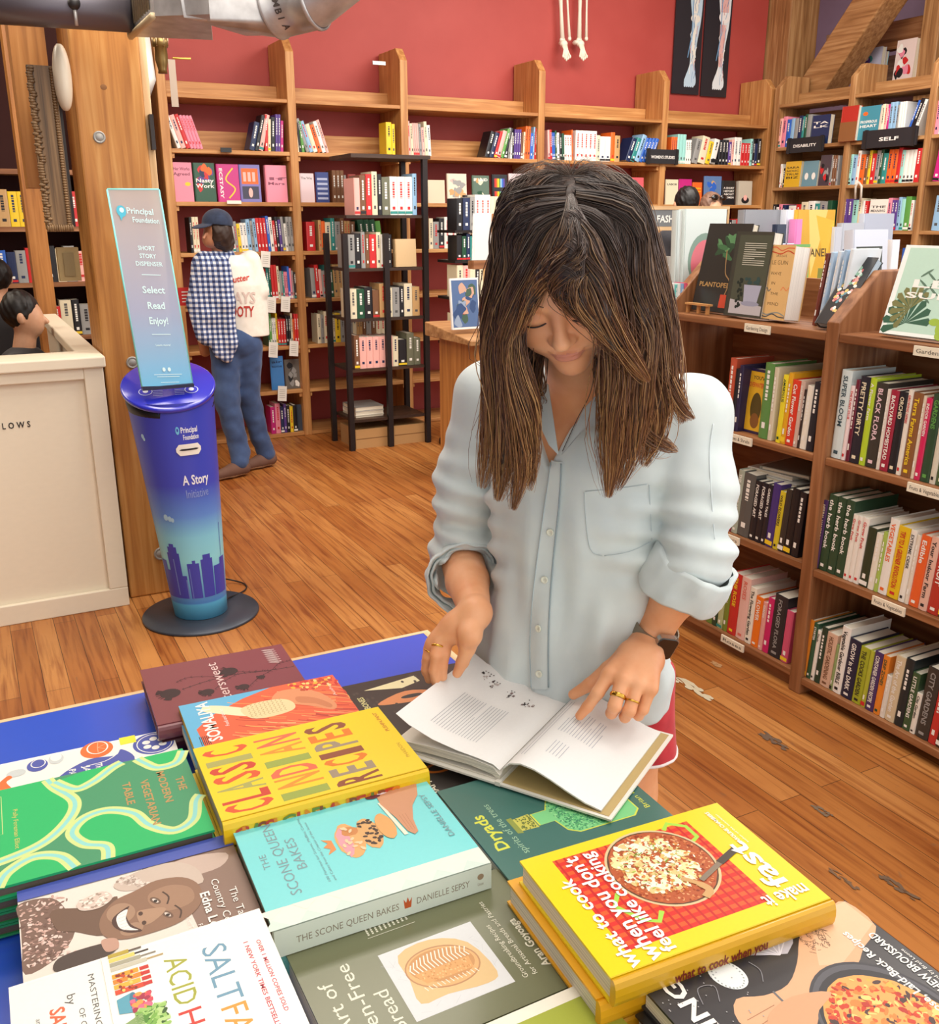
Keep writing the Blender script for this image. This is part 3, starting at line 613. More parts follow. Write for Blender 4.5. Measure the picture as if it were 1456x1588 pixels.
rg([('c3553a', 26, .26, None, None), ('1e1c22', 14, .225, None, None), ('2a2346', 16, .24, None, None)], 1126, 1148, .855, 'at the left end of the upper gardening row', g5, .04, 600)
a, b = onx(1148, 600, 2.45)[1], onx(1182, 600, 2.45)[1]
face_book(a, b, .855, 1.085, 2.47, '2c2148', "purple and yellow book lettered You've Overwatered", lambda cv, w, h: (cv.rect(w*.12, h*.04, w*.98, h*.96, M('e8b62a')), fit_text(cv, "YOU'VE", w*.3, h*.84, w*.6, h*.08, M('K'), bold=1), fit_text(cv, "OVERWATERED", w*.14, h*.72, w*.8, h*.1, M('R'), bold=1), cv.ell(w*.55, h*.4, w*.25, h*.24, M('5a4a1c')), cv.ell(w*.55, h*.2, w*.2, h*.12, M('8a5a2a'))), .05, None, 'side')
rg([('5f8f4a', 30, .265, None, None), ('d8cdb4', 14, .255, None, None)], 1181, 1203, .855, 'beside the yellow covered plant book', g5, .03, 600, dd=.22)
rg([('eddc2e', 17, .235, 'AMARYLLIS', 'D'), ('e3a91e', 15, .245, None, None), ('dd3b24', 26, .225, 'Cut Flower Garden', 'W'), ('d4b5a5', 14, .225, 'GARDEN MAKER', 'W'), ('3a2c2a', 8, .2, None, None), ('f0eadb', 20, .215, None, None), ('20222c', 22, .23, None, None)], 1207, 1268, .855, 'right of the green book in the upper row', g5, .05, 620)
rg([('8a4a5a', 18, .2, None, None), ('a9b3a3', 20, .245, 'THE FLOWER HUNTER', 'W'), ('5a5a58', 40, .24, None, None), ('1b1b24', 20, .225, 'FORAGED ART', 'W'), ('1b1b25', 20, .225, 'FORAGED ART', 'W'), ('1b1b26', 16, .225, 'GARDEN TALES', 'W'), ('43307a', 24, .235, None, None), ('d9c52e', 17, .215, 'WILD FLOWERS', 'K'), ('35302c', 18, .23, None, None), ('16161c', 22, .24, None, None), ('16161e', 22, .235, None, None)],
   1128, 1246, .475, 'on the middle row left of the dark upright', g5, .07, 780)
rg([('6f8a3a', 18, .18, None, None), ('2f4a30', 16, .17, None, None), ('b9c08a', 16, .16, None, None), ('7b8a35', 14, .2, None, None), ('c92f2a', 26, .25, 'THE ROSE', 'Y'), ('ebbfb4', 26, .25, 'ROSES', 'e07060'), ('f0eadb', 18, .225, 'The Flowering Garden', 'K'), ('f07a1e', 20, .2, 'FLOWER', 'W'), ('e6a59c', 12, .19, 'GARDEN', 'W'), ('cf2368', 16, .215, None, None), ('26272e', 34, .24, 'FORAGED FLORA', 'S'), ('d4567a', 18, .2, None, None)],
   1096, 1232, .075, 'on the lowest row left of the dark upright', g5, .05, 930)
# books laid flat on top of the middle-left row
for k, (c, yy, zz) in enumerate((('cfd2cc', 2.52, .712), ('e9e4da', 2.56, .727), ('8c8f86', 2.50, .742))):
    e = empty('book', (2.49, yy, zz), -pi/2+.1*k, label=f'{["pale grey","white","grey green"][k]} book lying flat over the middle row, {["lowest","middle","topmost"][k]} of three', cat='book'); flat_book(e, .2, .22, .014, c)

# ---- covers on the sloping top of the gardening bookcase
def gb_face(pts, X, c, label, art, th=.03, tilt=.25, pages='e9dfc9'):
    (x0, y0), (x1, y1), (xt, yt) = pts         # bottom left, bottom right, top left in the photograph
    a, b, t = onx(x0, y0, X), onx(x1, y1, X), onx(xt, yt, X)
    h = (t[2]-1.256)/cos(tilt)
    A = np.array((0, -1., 0)); Bv = np.array((1., 0, 0)); up = np.array((0, 0, 1.))*cos(tilt)+Bv*sin(tilt); out = np.cross(A, up)
    e = empty('book', label=label, cat='book', group=None); p = np.array((X, a[1], 1.2575+th*sin(tilt)))
    e.matrix_world = Matrix(((A[0], up[0], out[0], p[0]), (A[1], up[1], out[1], p[1]), (A[2], up[2], out[2], p[2]), (0, 0, 0, 1)))
    flat_book(e, a[1]-b[1], h, th, c, art, pages=pages); return e
leaf = lambda cv, cx, cy, rx, ry, c, rot=0: cv.ell(cx, cy, rx, ry, M(c), rot, 18, .25)
def art_plantopedia(cv, w, h):
    r = random.Random(4)
    for i in range(14): a = r.uniform(-1, 1); leaf(cv, w*(.38+.25*r.random()), h*(.62+.25*r.random()), w*.12, h*.03, r.choice(['3f6b45', '57875a', '2c4a32']), a)
    cv.line(smooth_path([(w*.55, h*.7), (w*.62, h*.45), (w*.75, h*.35), (w*.7, h*.18)], 6), w*.02, M('9a7a52'))
    cv.rect(w*.62, h*.05, w*.85, h*.2, M('c4472e')); fit_text(cv, 'PLANTOPEDIA', w*.08, h*.28, w*.84, h*.075, M('b08a55'), bold=1)
gb_face(((1072, 462), (1138, 474), (1102, 350)), 2.50, '2d2c2a', 'dark book lettered Plantopedia on the sloping display shelf', art_plantopedia, .03, .2)
mb = MB(); p = onx(1070, 470, 2.47)
for dy in (0, .06, .11): mb.box((2.452, p[1]-dy-.012, 1.255), (2.462, p[1]-dy, 1.285), WD('h', 'z'))
mb.box((2.445, p[1]-.13, 1.286), (2.468, p[1], 1.293), WD('h', 'y')); mb.build('book_stand', label='small wooden stand under the Plantopedia book', cat='stand')
def art_pot(cv, w, h):
    cv.rect(w*.14, h*.03, w*.98, h*.96, M('4a4e40'))
    for i in range(11): cv.rect(w*.3, h*(.86-.025*i), w*(.86 if i not in (3, 7) else .6), h*(.868-.025*i), M('c9c6b6'))
    cv.poly([(w*.14, h*.03), (w*.98, h*.03), (w*.98, h*.14), (w*.14, h*.2)], M('b9b4b8')); cv.poly([(w*.45, h*.38), (w*.9, h*.38), (w*.84, h*.16), (w*.5, h*.16)], M('a7a9bd')); cv.ell(w*.67, h*.16, w*.24, h*.03, M('9698ad'))
    r = random.Random(3)
    for i in range(26): cv.ell(w*(.28+.14*r.random()), h*(.1+.36*r.random()), w*.03, h*.02, M('1e2a26'))
    for i in range(12): cv.ell(w*(.45+.4*r.random()), h*(.4+.06*r.random()), w*.04, h*.02, M('2f4a4a'))
gb_face(((1120, 490), (1178, 497), (1135, 362)), 2.46, '3a3c36', 'dark book back cover with a trailing plant in a grey pot', art_pot, .045, .12, 'd8d0c4')
def art_guin(cv, w, h):
    for i, (t, y, s, x0, x1) in enumerate((('URSULA K.', .84, .05, .3, .75), ('LE GUIN', .74, .08, .18, .82), ('WAVE', .6, .06, .2, .62), ('IN', .47, .055, .28, .45), ('THE', .33, .055, .3, .62), ('MIND', .19, .06, .25, .7))): fit_text(cv, t, w*x0, h*y, w*(x1-x0), h*s, M('5c4628'))
    for k, (y, c) in enumerate(((.95, 'd9734a'), (.90, 'c9502e'), (.08, '8a8f8c'), (.05, '4a4f52'), (.4, '6b6f6c'), (.42, 'e08a55'))):
        x0, x1 = (0, 1) if k < 4 else ((0, .3) if k == 4 else (.7, 1)); cv.line(smooth_path([(w*(x0+(x1-x0)*t), h*(y+.025*sin(9*t+k))) for t in (0, .25, .5, .75, 1)], 5), h*.016, M(c))
gb_face(((1176, 499), (1214, 505), (1196, 384)), 2.47, 'dcb377', 'tan book lettered Le Guin Wave in the Mind', art_guin, .075, .1, 'f3efe6')
for k, (px, c) in enumerate(((1262, '7a3b2e'), (1270, 'b9d2ea'), (1280, 'dfe9f2'), (1289, 'a9c6e2'), (1298, 'e6eef4'))):
    p = onx(px, 500, 2.52); o = spine_mesh(.014, .235+.004*k, .13, c).build('book', loc=(2.52, p[1]+.01, 1.256), rot=(0, .12, -pi/2)); tag(o, f'{["rust","pale blue","white","light blue","off white"][k]} spine between the tan Le Guin book and the black floral cover', 'book')
def art_flor(cv, w, h):
    r = random.Random(9)
    for i in range(60):
        a = r.random()*6.28; q = r.random()**.5; x, y = w*(.5+.3*q*cos(a)), h*(.52+.36*q*sin(a)); leaf(cv, x, y, w*.07, h*.022, r.choice(['e8a9a0', 'f1ece4', '8fb9a0', '5b8fa0', 'e0c070', 'cf6a6a', 'dfe8e0']), r.uniform(-1.5, 1.5))
gb_face(((1262, 497), (1300, 503), (1298, 410)), 2.445, '1c1c20', 'black book with a pastel flower bunch lying back on the display', art_flor, .03, .62, 'b9cede')
def art_leaf(cv, w, h):
    cv.rect(w*.05, h*.04, w, h*.97, M('bcdccb'))
    r = random.Random(5)
    def mon(cx, cy, s, c, rot):
        for k in range(9):
            a = rot+(k-4)*.42; cv.poly([(cx, cy), (cx+s*cos(a-.16), cy+s*sin(a-.16)), (cx+s*1.12*cos(a), cy+s*1.12*sin(a)), (cx+s*cos(a+.16), cy+s*sin(a+.16))], M(c))
    mon(w*.6, h*.86, w*.24, '2f5a44', -1.2); mon(w*.75, h*.9, w*.2, '3c6b4f', 3.4); mon(w*.2, h*.14, w*.18, '34604a', 1.8); mon(w*.82, h*.22, w*.2, '2b5340', 2.4); mon(w*.2, h*.3, w*.15, '7a7a4a', 2.5)
    for (x, y, a, b) in ((.5, .12, .05, .09), (.43, .18, .045, .04), (.56, .19, .05, .04), (.5, .04, .04, .05), (.62, .24, .03, .035)): cv.ell(w*x, h*y, w*a, h*b, M('9dbb45'))
    for k in range(8): leaf(cv, w*(.25+.05*(k % 3)), h*(.7-.04*k), w*.05, h*.012, '5b7a66', .6*(-1)**k)
    fit_text(cv, 'LEAF', w*.15, h*.54, w*.66, h*.12, M('W'), bold=1); fit_text(cv, 'SUPPLY', w*.13, h*.42, w*.7, h*.09, M('W'), bold=1)
gb_face(((1362, 512), (1560, 545), (1393, 386)), 2.46, 'edf4f0', 'pale green book lettered Leaf Supply with monstera leaves', art_leaf, .03, .28)

# ---- books standing on the far side of the gardening case and on the fashion table behind it
ft = empty('display_table', (3.5, 4.0, 0), label='honey wood display table behind the gardening bookcase carrying fashion books', cat='table')
mb = MB(); mb.box((2.98, 3.62, 1.02), (4.35, 4.32, 1.06), WD('l', 'x')); part(mb, 'table_top', ft, bevel=.004)
for x in (3.0, 4.27):
    for y in (3.64, 4.24): mb = MB(); mb.box((x, y, 0), (x+.06, y+.06, 1.019), WD('h', 'z')); part(mb, 'leg', ft)
mb = MB(); mb.box((2.98, 3.86, .55), (4.35, 4.3, .58), WD('h', 'x')); part(mb, 'shelf', ft)
fs_ = empty('sign_board', (3.3, 4.25, 1.06), label='grey framed sign lettered Fashion behind the display books', cat='sign')
p0, p1 = ony(1000, 322, 4.25), ony(1131, 320, 4.25)
mb = MB(); mb.box((p0[0]-.12, 4.25, 1.555), (p1[0]-.012, 4.27, 1.64), M('6f7478', .5)); cv = Canvas(mb, (p0[0]-.12, 4.2495, 1.555), (1, 0, 0), (0, 0, 1), .0005); cv.text('FASHION', .20, .022, .05, M('W'), bold=1); part(mb, 'sign_face', fs_)
mb = MB(); mb.box((p0[0]-.14, 4.245, 1.641), (p1[0], 4.275, 1.66), WD('l', 'x')); mb.box((p0[0]-.14, 4.245, 1.535), (p1[0], 4.275, 1.554), WD('l', 'x')); mb.box((p1[0]-.012, 4.245, 1.555), (p1[0], 4.275, 1.64), WD('l', 'z')); part(mb, 'sign_frame', fs_)
mb = MB()
for x in (p0[0]-.1, p1[0]-.06): mb.box((x, 4.25, 1.061), (x+.03, 4.27, 1.534), WD('l', 'z'))
part(mb, 'sign_post', fs_)
def disp(px0, px1, pt, pb, Y, c, label, art=None, th=.03, tilt=.04, z0=None):
    a, b = ony(px0, (pt+pb)/2, Y), ony(px1, (pt+pb)/2, Y); zt, zb = ony(px0, pt, Y)[2], ony(px0, pb, Y)[2]
    if z0 is not None: zb = z0
    return face_book(a[0], b[0], zb, zt, Y, c, label, art, th, None, 'back', tilt)
bt = empty('back_table', (3.0, 3.0, 0), label='narrow ledge table beyond the end of the gardening bookcase', cat='table')
mb = MB(); mb.box((2.77, 2.2, 1.17), (3.05, 2.955, 1.2), WD('g', 'y')); part(mb, 'shelf', gb)
mb = MB(); mb.box((2.80, 3.005, 1.17), (3.07, 3.25, 1.2), WD('h', 'x')); mb.box((3.07, 2.86, 1.17), (3.95, 3.25, 1.2), WD('h', 'x')); part(mb, 'board', bt)
mb = MB()
for x in (2.82, 3.88): mb.box((x, 3.0, 0), (x+.04, 3.2, 1.169), WD('h', 'z'))
part(mb, 'support', bt)
disp(1062, 1127, 324, 450, 3.04, 'd3dfdb', 'large white book with a watermelon slice picture', lambda cv, w, h: (cv.ell(w*.52, h*.54, w*.40, h*.25, M('7e9a8c')), cv.ell(w*.54, h*.52, w*.35, h*.21, M('dd6f7c'))), .04, z0=1.202)
for k, (x0, x1, c, nm) in enumerate(((1050, 1056, 'c9d3d0', 'white'), (1056, 1062, 'd5dad6', 'off white'))):
    disp(x0, x1, 326+k, 445, 3.05, c, f'{nm} spine just left of the watermelon cover', None, .03, z0=1.202)
cols = ['d9d4c6', 'c2b8a6', 'e9e4d8', 'cf9f8a', '8aa8cf', '8f9a8a', 'f2f2ee', '6fc7c0', 'e8e8e4', '8fb2d8', 'e05a78', 'd81e5a', 'd81e5b']
a, b = ony(1008, 410, 2.98), ony(1073, 410, 2.98)
mb = MB(); mb.box((a[0]-.05, 2.975, 1.21), (b[0]+.02, 3.03, 1.229), WD('h', 'x'), None)
row([(c, random.uniform(14, 20), .155+random.uniform(-.004, .004), None, None) for c in cols], (a[0], 2.96, 1.2012), (b[0], 2.96, 1.2012), 'back', 'in the pastel row behind her shoulder', 'pastel books beside her hair', dd=.07)
bb = disp(1156, 1236, 325, 400, 3.9, '8f939b', 'grey photo book with a slanted picture in the fashion display', A_blobs(['S', 'W', '5c6068'], 8, 41), .05, z0=1.062)
disp(1206, 1222, 348, 395, 3.78, '23304c', 'navy book with white letters in front of the grey photo book', None, .03, z0=1.062)
disp(1222, 1237, 325, 385, 3.86, 'dfe7f5', 'white book lettered Valentino on its spine', lambda cv, w, h: fit_text(cv, 'VALENTINO', w*.7, h*.1, h*.6, w*.4, M('W' if 0 else 'd23a80'), rot=pi/2, bold=1), .05, z0=1.062)
disp(1237, 1247, 340, 385, 3.80, 'ee8fd0', 'bright pink slim book left of the yellow Chanel cover', None, .05, z0=1.062)
def art_ch(cv, w, h):
    cv.k += 1; fit_text(cv, 'CHANEL', w*.12, h*.585, w*.76, h*.10, M('5a4614'), bold=1); cv.k -= 1.3
    cv.poly([(w*.3, h), (w*.8, h), (w*.45, h*.4)], M('f6d77a')); cv.poly([(w*.5, h*.95), (w, h*.9), (w*.8, h*.5)], M('efbf3c'))
disp(1238, 1297, 325, 400, 3.84, 'e0b030', 'yellow gold book lettered Chanel', art_ch, .05, z0=1.062)
for k, (x0, x1, pt, c, n) in enumerate(((1297, 1308, 352, 'cfd8e6', 'striped pale blue'), (1308, 1342, 346, 'c9d3e0', 'white and grey'), (1342, 1388, 331, 'c6d2e6', 'white with a blue square'))):
    disp(x0, x1, pt, 400, 3.82+.03*k, c, f'{n} book right of the yellow Chanel cover', (lambda cv, w, h: [cv.rect(w*.1, h*(.2+.1*i), w*.9, h*(.23+.1*i), M('3c4a66')) for i in range(6)]) if k < 2 else (lambda cv, w, h: cv.rect(w*.3, h*.5, w*.6, h*.8, M('5a6aa8'))), .04, z0=1.062)
disp(1330, 1384, 356, 420, 2.95, 'ccd2e0', 'white book with a dark landscape photograph', lambda cv, w, h: (cv.rect(w*.1, h*.02, w*.85, h*.80, M('3a4038')), A_blobs(['6c7a5a', '23302a', '9aa38a'], 18, 51)(cv, w*.8, h*.78)), .05, .1, z0=1.202)
disp(1383, 1396, 372, 425, 3.0, 'e6e9f0', 'white upright spine right of the landscape photo book', None, .1, z0=1.202)
disp(1186, 1238, 378, 410, 2.98, 'c6d8ea', 'pale blue book leaning behind the dark pot plant cover', lambda cv, w, h: [cv.poly([(w*(.15+.3*i), h), (w*(.18+.3*i), h), (w*(.3+.3*i), 0), (w*(.27+.3*i), 0)], M('28324a')) for i in range(3)], .03, .1, z0=1.202)
disp(1206, 1258, 380, 420, 2.93, 'c94f3c', 'red and green book top edge behind the Le Guin book', lambda cv, w, h: cv.rect(w*.5, 0, w, h, M('6fae5c')), .03, z0=1.202)
a, b = ony(1290, 390, 3.0), ony(1330, 390, 3.0)
row([('8a9a58', 20, .19, None, None), ('3a4230', 10, .19, None, None), ('b6a27a', 10, .19, None, None), ('4a4638', 12, .19, None, None)], (a[0], 3.0, 1.2012), (b[0], 3.0, 1.2012), 'back', 'behind the white blue spines', 'olive toned books behind', dd=.07)
a, b = ony(1000, 380, 4.0), ony(1052, 380, 4.0)
row('C S L C K W S L', (a[0], 4.0, 1.061), (b[0], 4.0, 1.061), 'back', 'under the fashion sign', 'books under the fashion sign', hh=(.28, .36))
# books seen low through the gap behind the top shelf
# ------------------------------------------------------------------ table
TZ = .81
tb = empty('display_table', (.1, .9, 0), label='blue topped display table with a light wood edge in the foreground', cat='table')
mb = MB(); mb.box((-1.3, .1, TZ-.04), (.742, 1.607, TZ-.004), WD('l', 'x')); part(mb, 'table_base', tb)
bl = M('2c58d0', .3, coat=.8)
mb = MB(); mb.box((-1.29, .11, TZ-.0039), (.728, 1.597, TZ), bl); part(mb, 'blue_top', tb)
mb = MB(); E_ = WD('l', 'x')
mb.box((-1.3, 1.597, TZ-.0039), (.742, 1.607, TZ+.0005), E_); part(mb, 'edge_strip', tb)
mb = MB(); mb.box((.728, .1, TZ-.0039), (.742, 1.5969, TZ+.0005), WD('l', 'y')); part(mb, 'edge_strip', tb)
for x in (-1.22, .62):
    for y in (.18, 1.5): mb = MB(); mb.box((x, y, 0), (x+.07, y+.07, TZ-.041), WD('h', 'z')); part(mb, 'leg', tb)

def tbook(c0, w, h, ang, ztop, th, c, label, art=None, flip=False, group=None, **k):
    """c0 = world xy of the far left corner of the top cover; h runs along +x, w towards the camera (the cover's own right edge lies away)"""
    a = rad(ang); ex = np.array((cos(a), sin(a))); ey = np.array((-sin(a), cos(a))); c0 = np.array(c0, float)
    if not flip: o = c0+ex*h-ey*w; rz = pi/2+a           # cover right = away, cover up = left
    else: o = c0; rz = -pi/2+a                           # cover right = towards camera, cover up = right
    e = empty('book', (o[0], o[1], ztop), rz, label=label, cat='book', group=group); flat_book(e, w, h, th, c, art, **k); return e
def stack(c0, w, h, ang, ztop, th, c, n, lab, grp, jit=.006, **k):
    for i in range(n):
        r = random.Random(i*7+int(ztop*1000)); z = ztop-(i+1)*(th+.0006)
        tbook((c0[0]+r.uniform(-jit, jit*.4), c0[1]+r.uniform(-jit, jit)*.7), w, h, ang+r.uniform(-1, 1), z, th, c, f'{lab}, {ordinal(i)} below the top copy', None, group=grp, **k)

def art_indian(cv, w, h):
    cols = ['d8552a', 'e07a1f', '98a548', 'c8402a', '8c4a2e', 'e0902b', 'a8a45a', '9d8a74', 'e06a4a']
    r = random.Random(2); words_ = ('CLASSIC', 'INDIAN', 'RECIPES')
    for li, wd in enumerate(words_):
        y0 = h*(.97-.10-.245*(li)-.10); y0 = h*(.745-.262*li); n = len(wd); cw = w*.86/n
        for i, ch in enumerate(wd):
            g = GL[(1, ch)]; xs = [p[0] for p in g[0]]; ys = [p[1] for p in g[0]]; gw = max(xs)-min(xs); gh = max(ys)-min(ys); cm = M(cols[(i*3+li*2) % 9], .6)
            x0 = w*.075+i*cw; ww = cw*(.82 if ch != 'I' else .6); hh = h*.225
            cv.k += .05
            cv.mb.add([cv.P(x0+(p[0]-min(xs))/gw*ww, y0+(p[1]-min(ys))/gh*hh, cv.k) for p in g[0]], g[1], cm)
    cv.k += .3; fit_text(cv, 'PHAIDON', w*.22, h*.035, w*.16+.01, h*.028, M('b8860b')); fit_text(cv, 'PUSHPA PANT', w*.62, h*.035, w*.3, h*.03, M('c87a1a'), bold=1)
    cv.rect(w*.035, 0, w*.042, h, M('d9bb10'))
def sp_indian(sv, h, t):
    x = h*.04
    for i, ch in enumerate('CLASSIC INDIAN RECIPES'):
        if ch != ' ': sv.text(ch, x, t*.18, t*.8, M(['c8402a', 'e58a1f', '6f8a3a', '8c4a2e'][i % 4]), bold=1)
        x += h*.036
IN = (.201, 1.213)
tbook(IN, .192, .272, -1.6, .90, .036, 'f2cf16', 'yellow book lettered Classic Indian Recipes in textured letters', art_indian, spine_art=sp_indian, sc='edc412')
stack((.194, 1.216), .192, .272, -1.2, .90-.001, .036, 'efc815', 1, 'yellow cookbook under Classic Indian Recipes', 'yellow cookbooks')

def art_scone(cv, w, h):
    cv.rect(0, 0, w*.165, h, M('dfe9dc', .5))
    for i in range(7): cv.poly([(0, h*(.02+.15*i)), (w*.08, h*(.09+.15*i)), (0, h*(.14+.15*i))], M('cfe0d6')); cv.poly([(w*.165, h*(.02+.15*i)), (w*.09, h*(.09+.15*i)), (w*.165, h*(.14+.15*i))], M('efe6da'))
    g = M('7d9aa0')
    for t, x0, x1, y, s in (('THE', .52, .67, .905, .045), ('SCONE QUEEN', .23, .96, .825, .07), ('BAKES', .43, .76, .755, .065)): fit_text(cv, t, w*x0, h*y, w*(x1-x0), h*s, g)
    fit_text(cv, '100 Favorites for Scones, Muffins, Cookies', w*.25, h*.69, w*.68, h*.018, g); fit_text(cv, 'and Cakes from the Creator of the Scone', w*.25, h*.665, w*.62, h*.018, g)
    # crown, scones and the hand holding them
    cv.poly([(w*.52, h*.60), (w*.62, h*.60), (w*.65, h*.645), (w*.6, h*.622), (w*.57, h*.65), (w*.54, h*.622), (w*.49, h*.645)], M('e08a4a'))
    # the tower stands sideways: base towards the hand
    cv.ell(w*.57, h*.52, w*.175, h*.065, M('e3a765'), 0, 22, .12); cv.ell(w*.56, h*.545, w*.15, h*.03, M('e59aa5'), 0, 20, .3); cv.ell(w*.66, h*.50, w*.05, h*.04, M('c98243'), 0, 14, .2)
    cv.ell(w*.59, h*.415, w*.165, h*.052, M('d8a566'), 0, 22, .1)
    r = random.Random(8)
    for i in range(26): cv.ell(w*(.59+r.uniform(-.13, .13)), h*(.415+r.uniform(-.038, .038)), w*.016, h*.008, M('3a2418'), r.uniform(0, 3), 10, .3)
    for i in range(14): cv.ell(w*(.57+r.uniform(-.13, .13)), h*(.52+r.uniform(-.04, .04)), w*.02, h*.008, M('f0c9a0'), r.uniform(0, 3), 10, .3)
    cv.ell(w*.61, h*.33, w*.14, h*.042, M('dca25e'), 0, 20, .1)
    cv.poly([(w*.47, h*.275), (w*.86, h*.30), (w*.86, h*.285), (w*.47, h*.255)], M('efe4cd'))
    sk, sk2 = M('c98f6a'), M('b0734f')
    cv.poly(smooth_path([(w*.97, h*.14), (w*1.0, h*.27), (w*.92, h*.275), (w*.84, h*.285), (w*.74, h*.27), (w*.62, h*.265), (w*.5, h*.262), (w*.46, h*.235), (w*.55, h*.2), (w*.7, h*.17), (w*.8, h*.12), (w*.9, h*.10), (w*.995, h*.06), (w*.995, h*.1)], 4, True)[:], sk) if 0 else None
    cv.poly([(w*.995, h*.05), (w*.995, h*.2), (w*.93, h*.285), (w*.84, h*.29), (w*.66, h*.262), (w*.5, h*.25), (w*.45, h*.228), (w*.47, h*.205), (w*.6, h*.19), (w*.74, h*.15), (w*.84, h*.09)], sk)
    for i in range(3): cv.line([(w*.5, h*(.238-.013*i)), (w*.68, h*(.24-.016*i))], h*.002, sk2)
    cv.poly([(w*.97, h*.20), (w*.995, h*.05), (w*.995, h*.33), (w*.97, h*.33)], M('d96f92')); cv.ell(w*.95, h*.30, w*.03, h*.04, M('6a2a3a')); cv.ell(w*.965, h*.25, w*.02, h*.03, M('f4dfe4'))
    fit_text(cv, 'DANIELLE SEPSY', w*.33, h*.06, w*.5, h*.04, g)
def sp_scone(sv, h, t):
    sv.rect(0, 0, h, t, M('dbe6da', .5)); m = M('8d8471')
    fit_text(sv, 'THE SCONE QUEEN BAKES', h*.09, t*.34, h*.46, t*.36, m); fit_text(sv, 'DANIELLE SEPSY', h*.63, t*.34, h*.26, t*.36, m)
    sv.poly([(h*.575, t*.3), (h*.605, t*.3), (h*.61, t*.68), (h*.598, t*.52), (h*.59, t*.72), (h*.582, t*.52), (h*.57, t*.68)], M('c85a2a')); fit_text(sv, 'Union', h*.93, t*.25, h*.03, t*.18, m); sv.ell(h*.945, t*.6, t*.12, t*.12, M('a08a70'))
SC = (.207, 1.027)
tbook(SC, .194, .256, -1.6, .885, .034, '74d7d8', 'turquoise book lettered The Scone Queen Bakes', art_scone, spine_art=sp_scone, sc='dbe6da')
tbook((.203, 1.03), .194, .256, -1.2, .850, .034, '7ad2d3', 'second turquoise book under The Scone Queen Bakes', None)

def art_cook(cv, w, h):
    cv.rect(w*.04, 0, w*.048, h, M('dcc010')); x0, x1, y0, y1 = w*.16, w*.92, h*.21, h*.88
    cv.rect(x0, y0, x1, y1, M('d9281f', .45)); n = 26
    for i in range(n):
        if i % 2: cv.rect(x0+(x1-x0)*i/n, y0, x0+(x1-x0)*(i+1)/n, y1, M('e65a22', .45)); cv.k -= .25
    cv.k += .25
    for i in range(34):
        if i % 2: cv.rect(x0, y0+(y1-y0)*i/34, x1, y0+(y1-y0)*(i+.5)/34, M('c41d1b', .45)); cv.k -= .25
    cv.k += .3
    cx, cy = w*.63, h*.485; A, B = w*.33, h*.232
    for P in ([(.90, .34), (.95, .30), (.88, .235), (.77, .235), (.74, .28)], [(.54, .74), (.46, .79), (.31, .73), (.27, .68), (.33, .64)]): cv.line([(w*a, h*b) for a, b in P], w*.028, M('a8d94a'))
    cv.ell(cx, cy, A, B, M('d9c396', .3), n=48); cv.ell(cx, cy, A*.955, B*.955, M('5a3a22', .4), n=48); cv.ell(cx, cy, A*.93, B*.93, M('b85a30', .4), n=48, wob=.03)
    r = random.Random(6)
    def spl(n, R, cs, s0, s1, el=1, ox=0, oy=0):
        for i in range(n):
            a = r.random()*6.28; q = R*r.random()**.5; cv.ell(cx+w*ox+A*q*cos(a), cy+h*oy+B*q*sin(a), w*r.uniform(s0, s1), w*r.uniform(s0, s1)*el, M(r.choice(cs), .35), r.random()*3, 9, .5); cv.k -= .24
        cv.k += .3
    spl(700, .9, ['8f3a1e', 'c96a38', 'a8481f', 'd98a55', 'b5532a', 'e0a070'], .004, .010); spl(150, .72, ['f6eecb', 'f3e3a8', 'fdf8e4', 'e9c98a'], .010, .036, 1, .03, .02)
    spl(300, .74, ['f6f0d8', 'e8c070', 'c8622c', 'f9f4e0', 'd9904a', 'b4502a'], .004, .014, 1, .02, .01); spl(160, .68, ['8fb83a', 'a7c94a', '6f9a2e', 'c9c86a'], .002, .018, .2, .03, .02)
    cv.line(smooth_path([(w*.50, h*.46), (w*.43, h*.42), (w*.36, h*.40), (w*.32, h*.44)], 4), [w*.03]*5+[w*.045]*8, M('cfa36a')); cv.line([(w*.44, h*.395), (w*.57, h*.17)], w*.032, M('8a7a68')); cv.line([(w*.52, h*.26), (w*.585, h*.14)], w*.045, M('4a3f36'))
    W_ = M('f6f5f2')
    for t, a, b, y, s in (('what to cook', .05, .74, .865, .085), ("when you don't", .05, .90, .775, .095), ('feel like cooking', .07, .90, .705, .085)): fit_text(cv, t, w*a, h*y, w*(b-a), h*s, W_, bold=1)
    fit_text(cv, 'make it', w*.195, h*.04, h*.21, w*.13, W_, rot=pi/2, bold=1); fit_text(cv, 'fast', w*.225, h*.085, w*.40, h*.135, W_, bold=1)
    fit_text(cv, 'CAROLINE CHAMBERS', w*.60, h*.085, w*.34, h*.026, W_, bold=1); fit_text(cv, 'author of the newsletter', w*.60, h*.06, w*.3, h*.014, W_)
def sp_cook(sv, h, t): fit_text(sv, 'what to cook when you', h*.25, t*.2, h*.42, t*.55, M('7a1f14'), bold=1)
CK = (.470, .782)
tbook(CK, .198, .272, -3.4, .912, .030, 'f6d70f', 'yellow book with a skillet photo lettered what to cook when you don\'t feel like cooking', art_cook, spine_art=sp_cook, sc='d9a514', coat=.5)
stack((.462, .79), .198, .272, -2.6, .912, .030, 'e9a815', 2, 'orange yellow cookbook of the what to cook pile', 'yellow cookbooks in the right pile', .005)

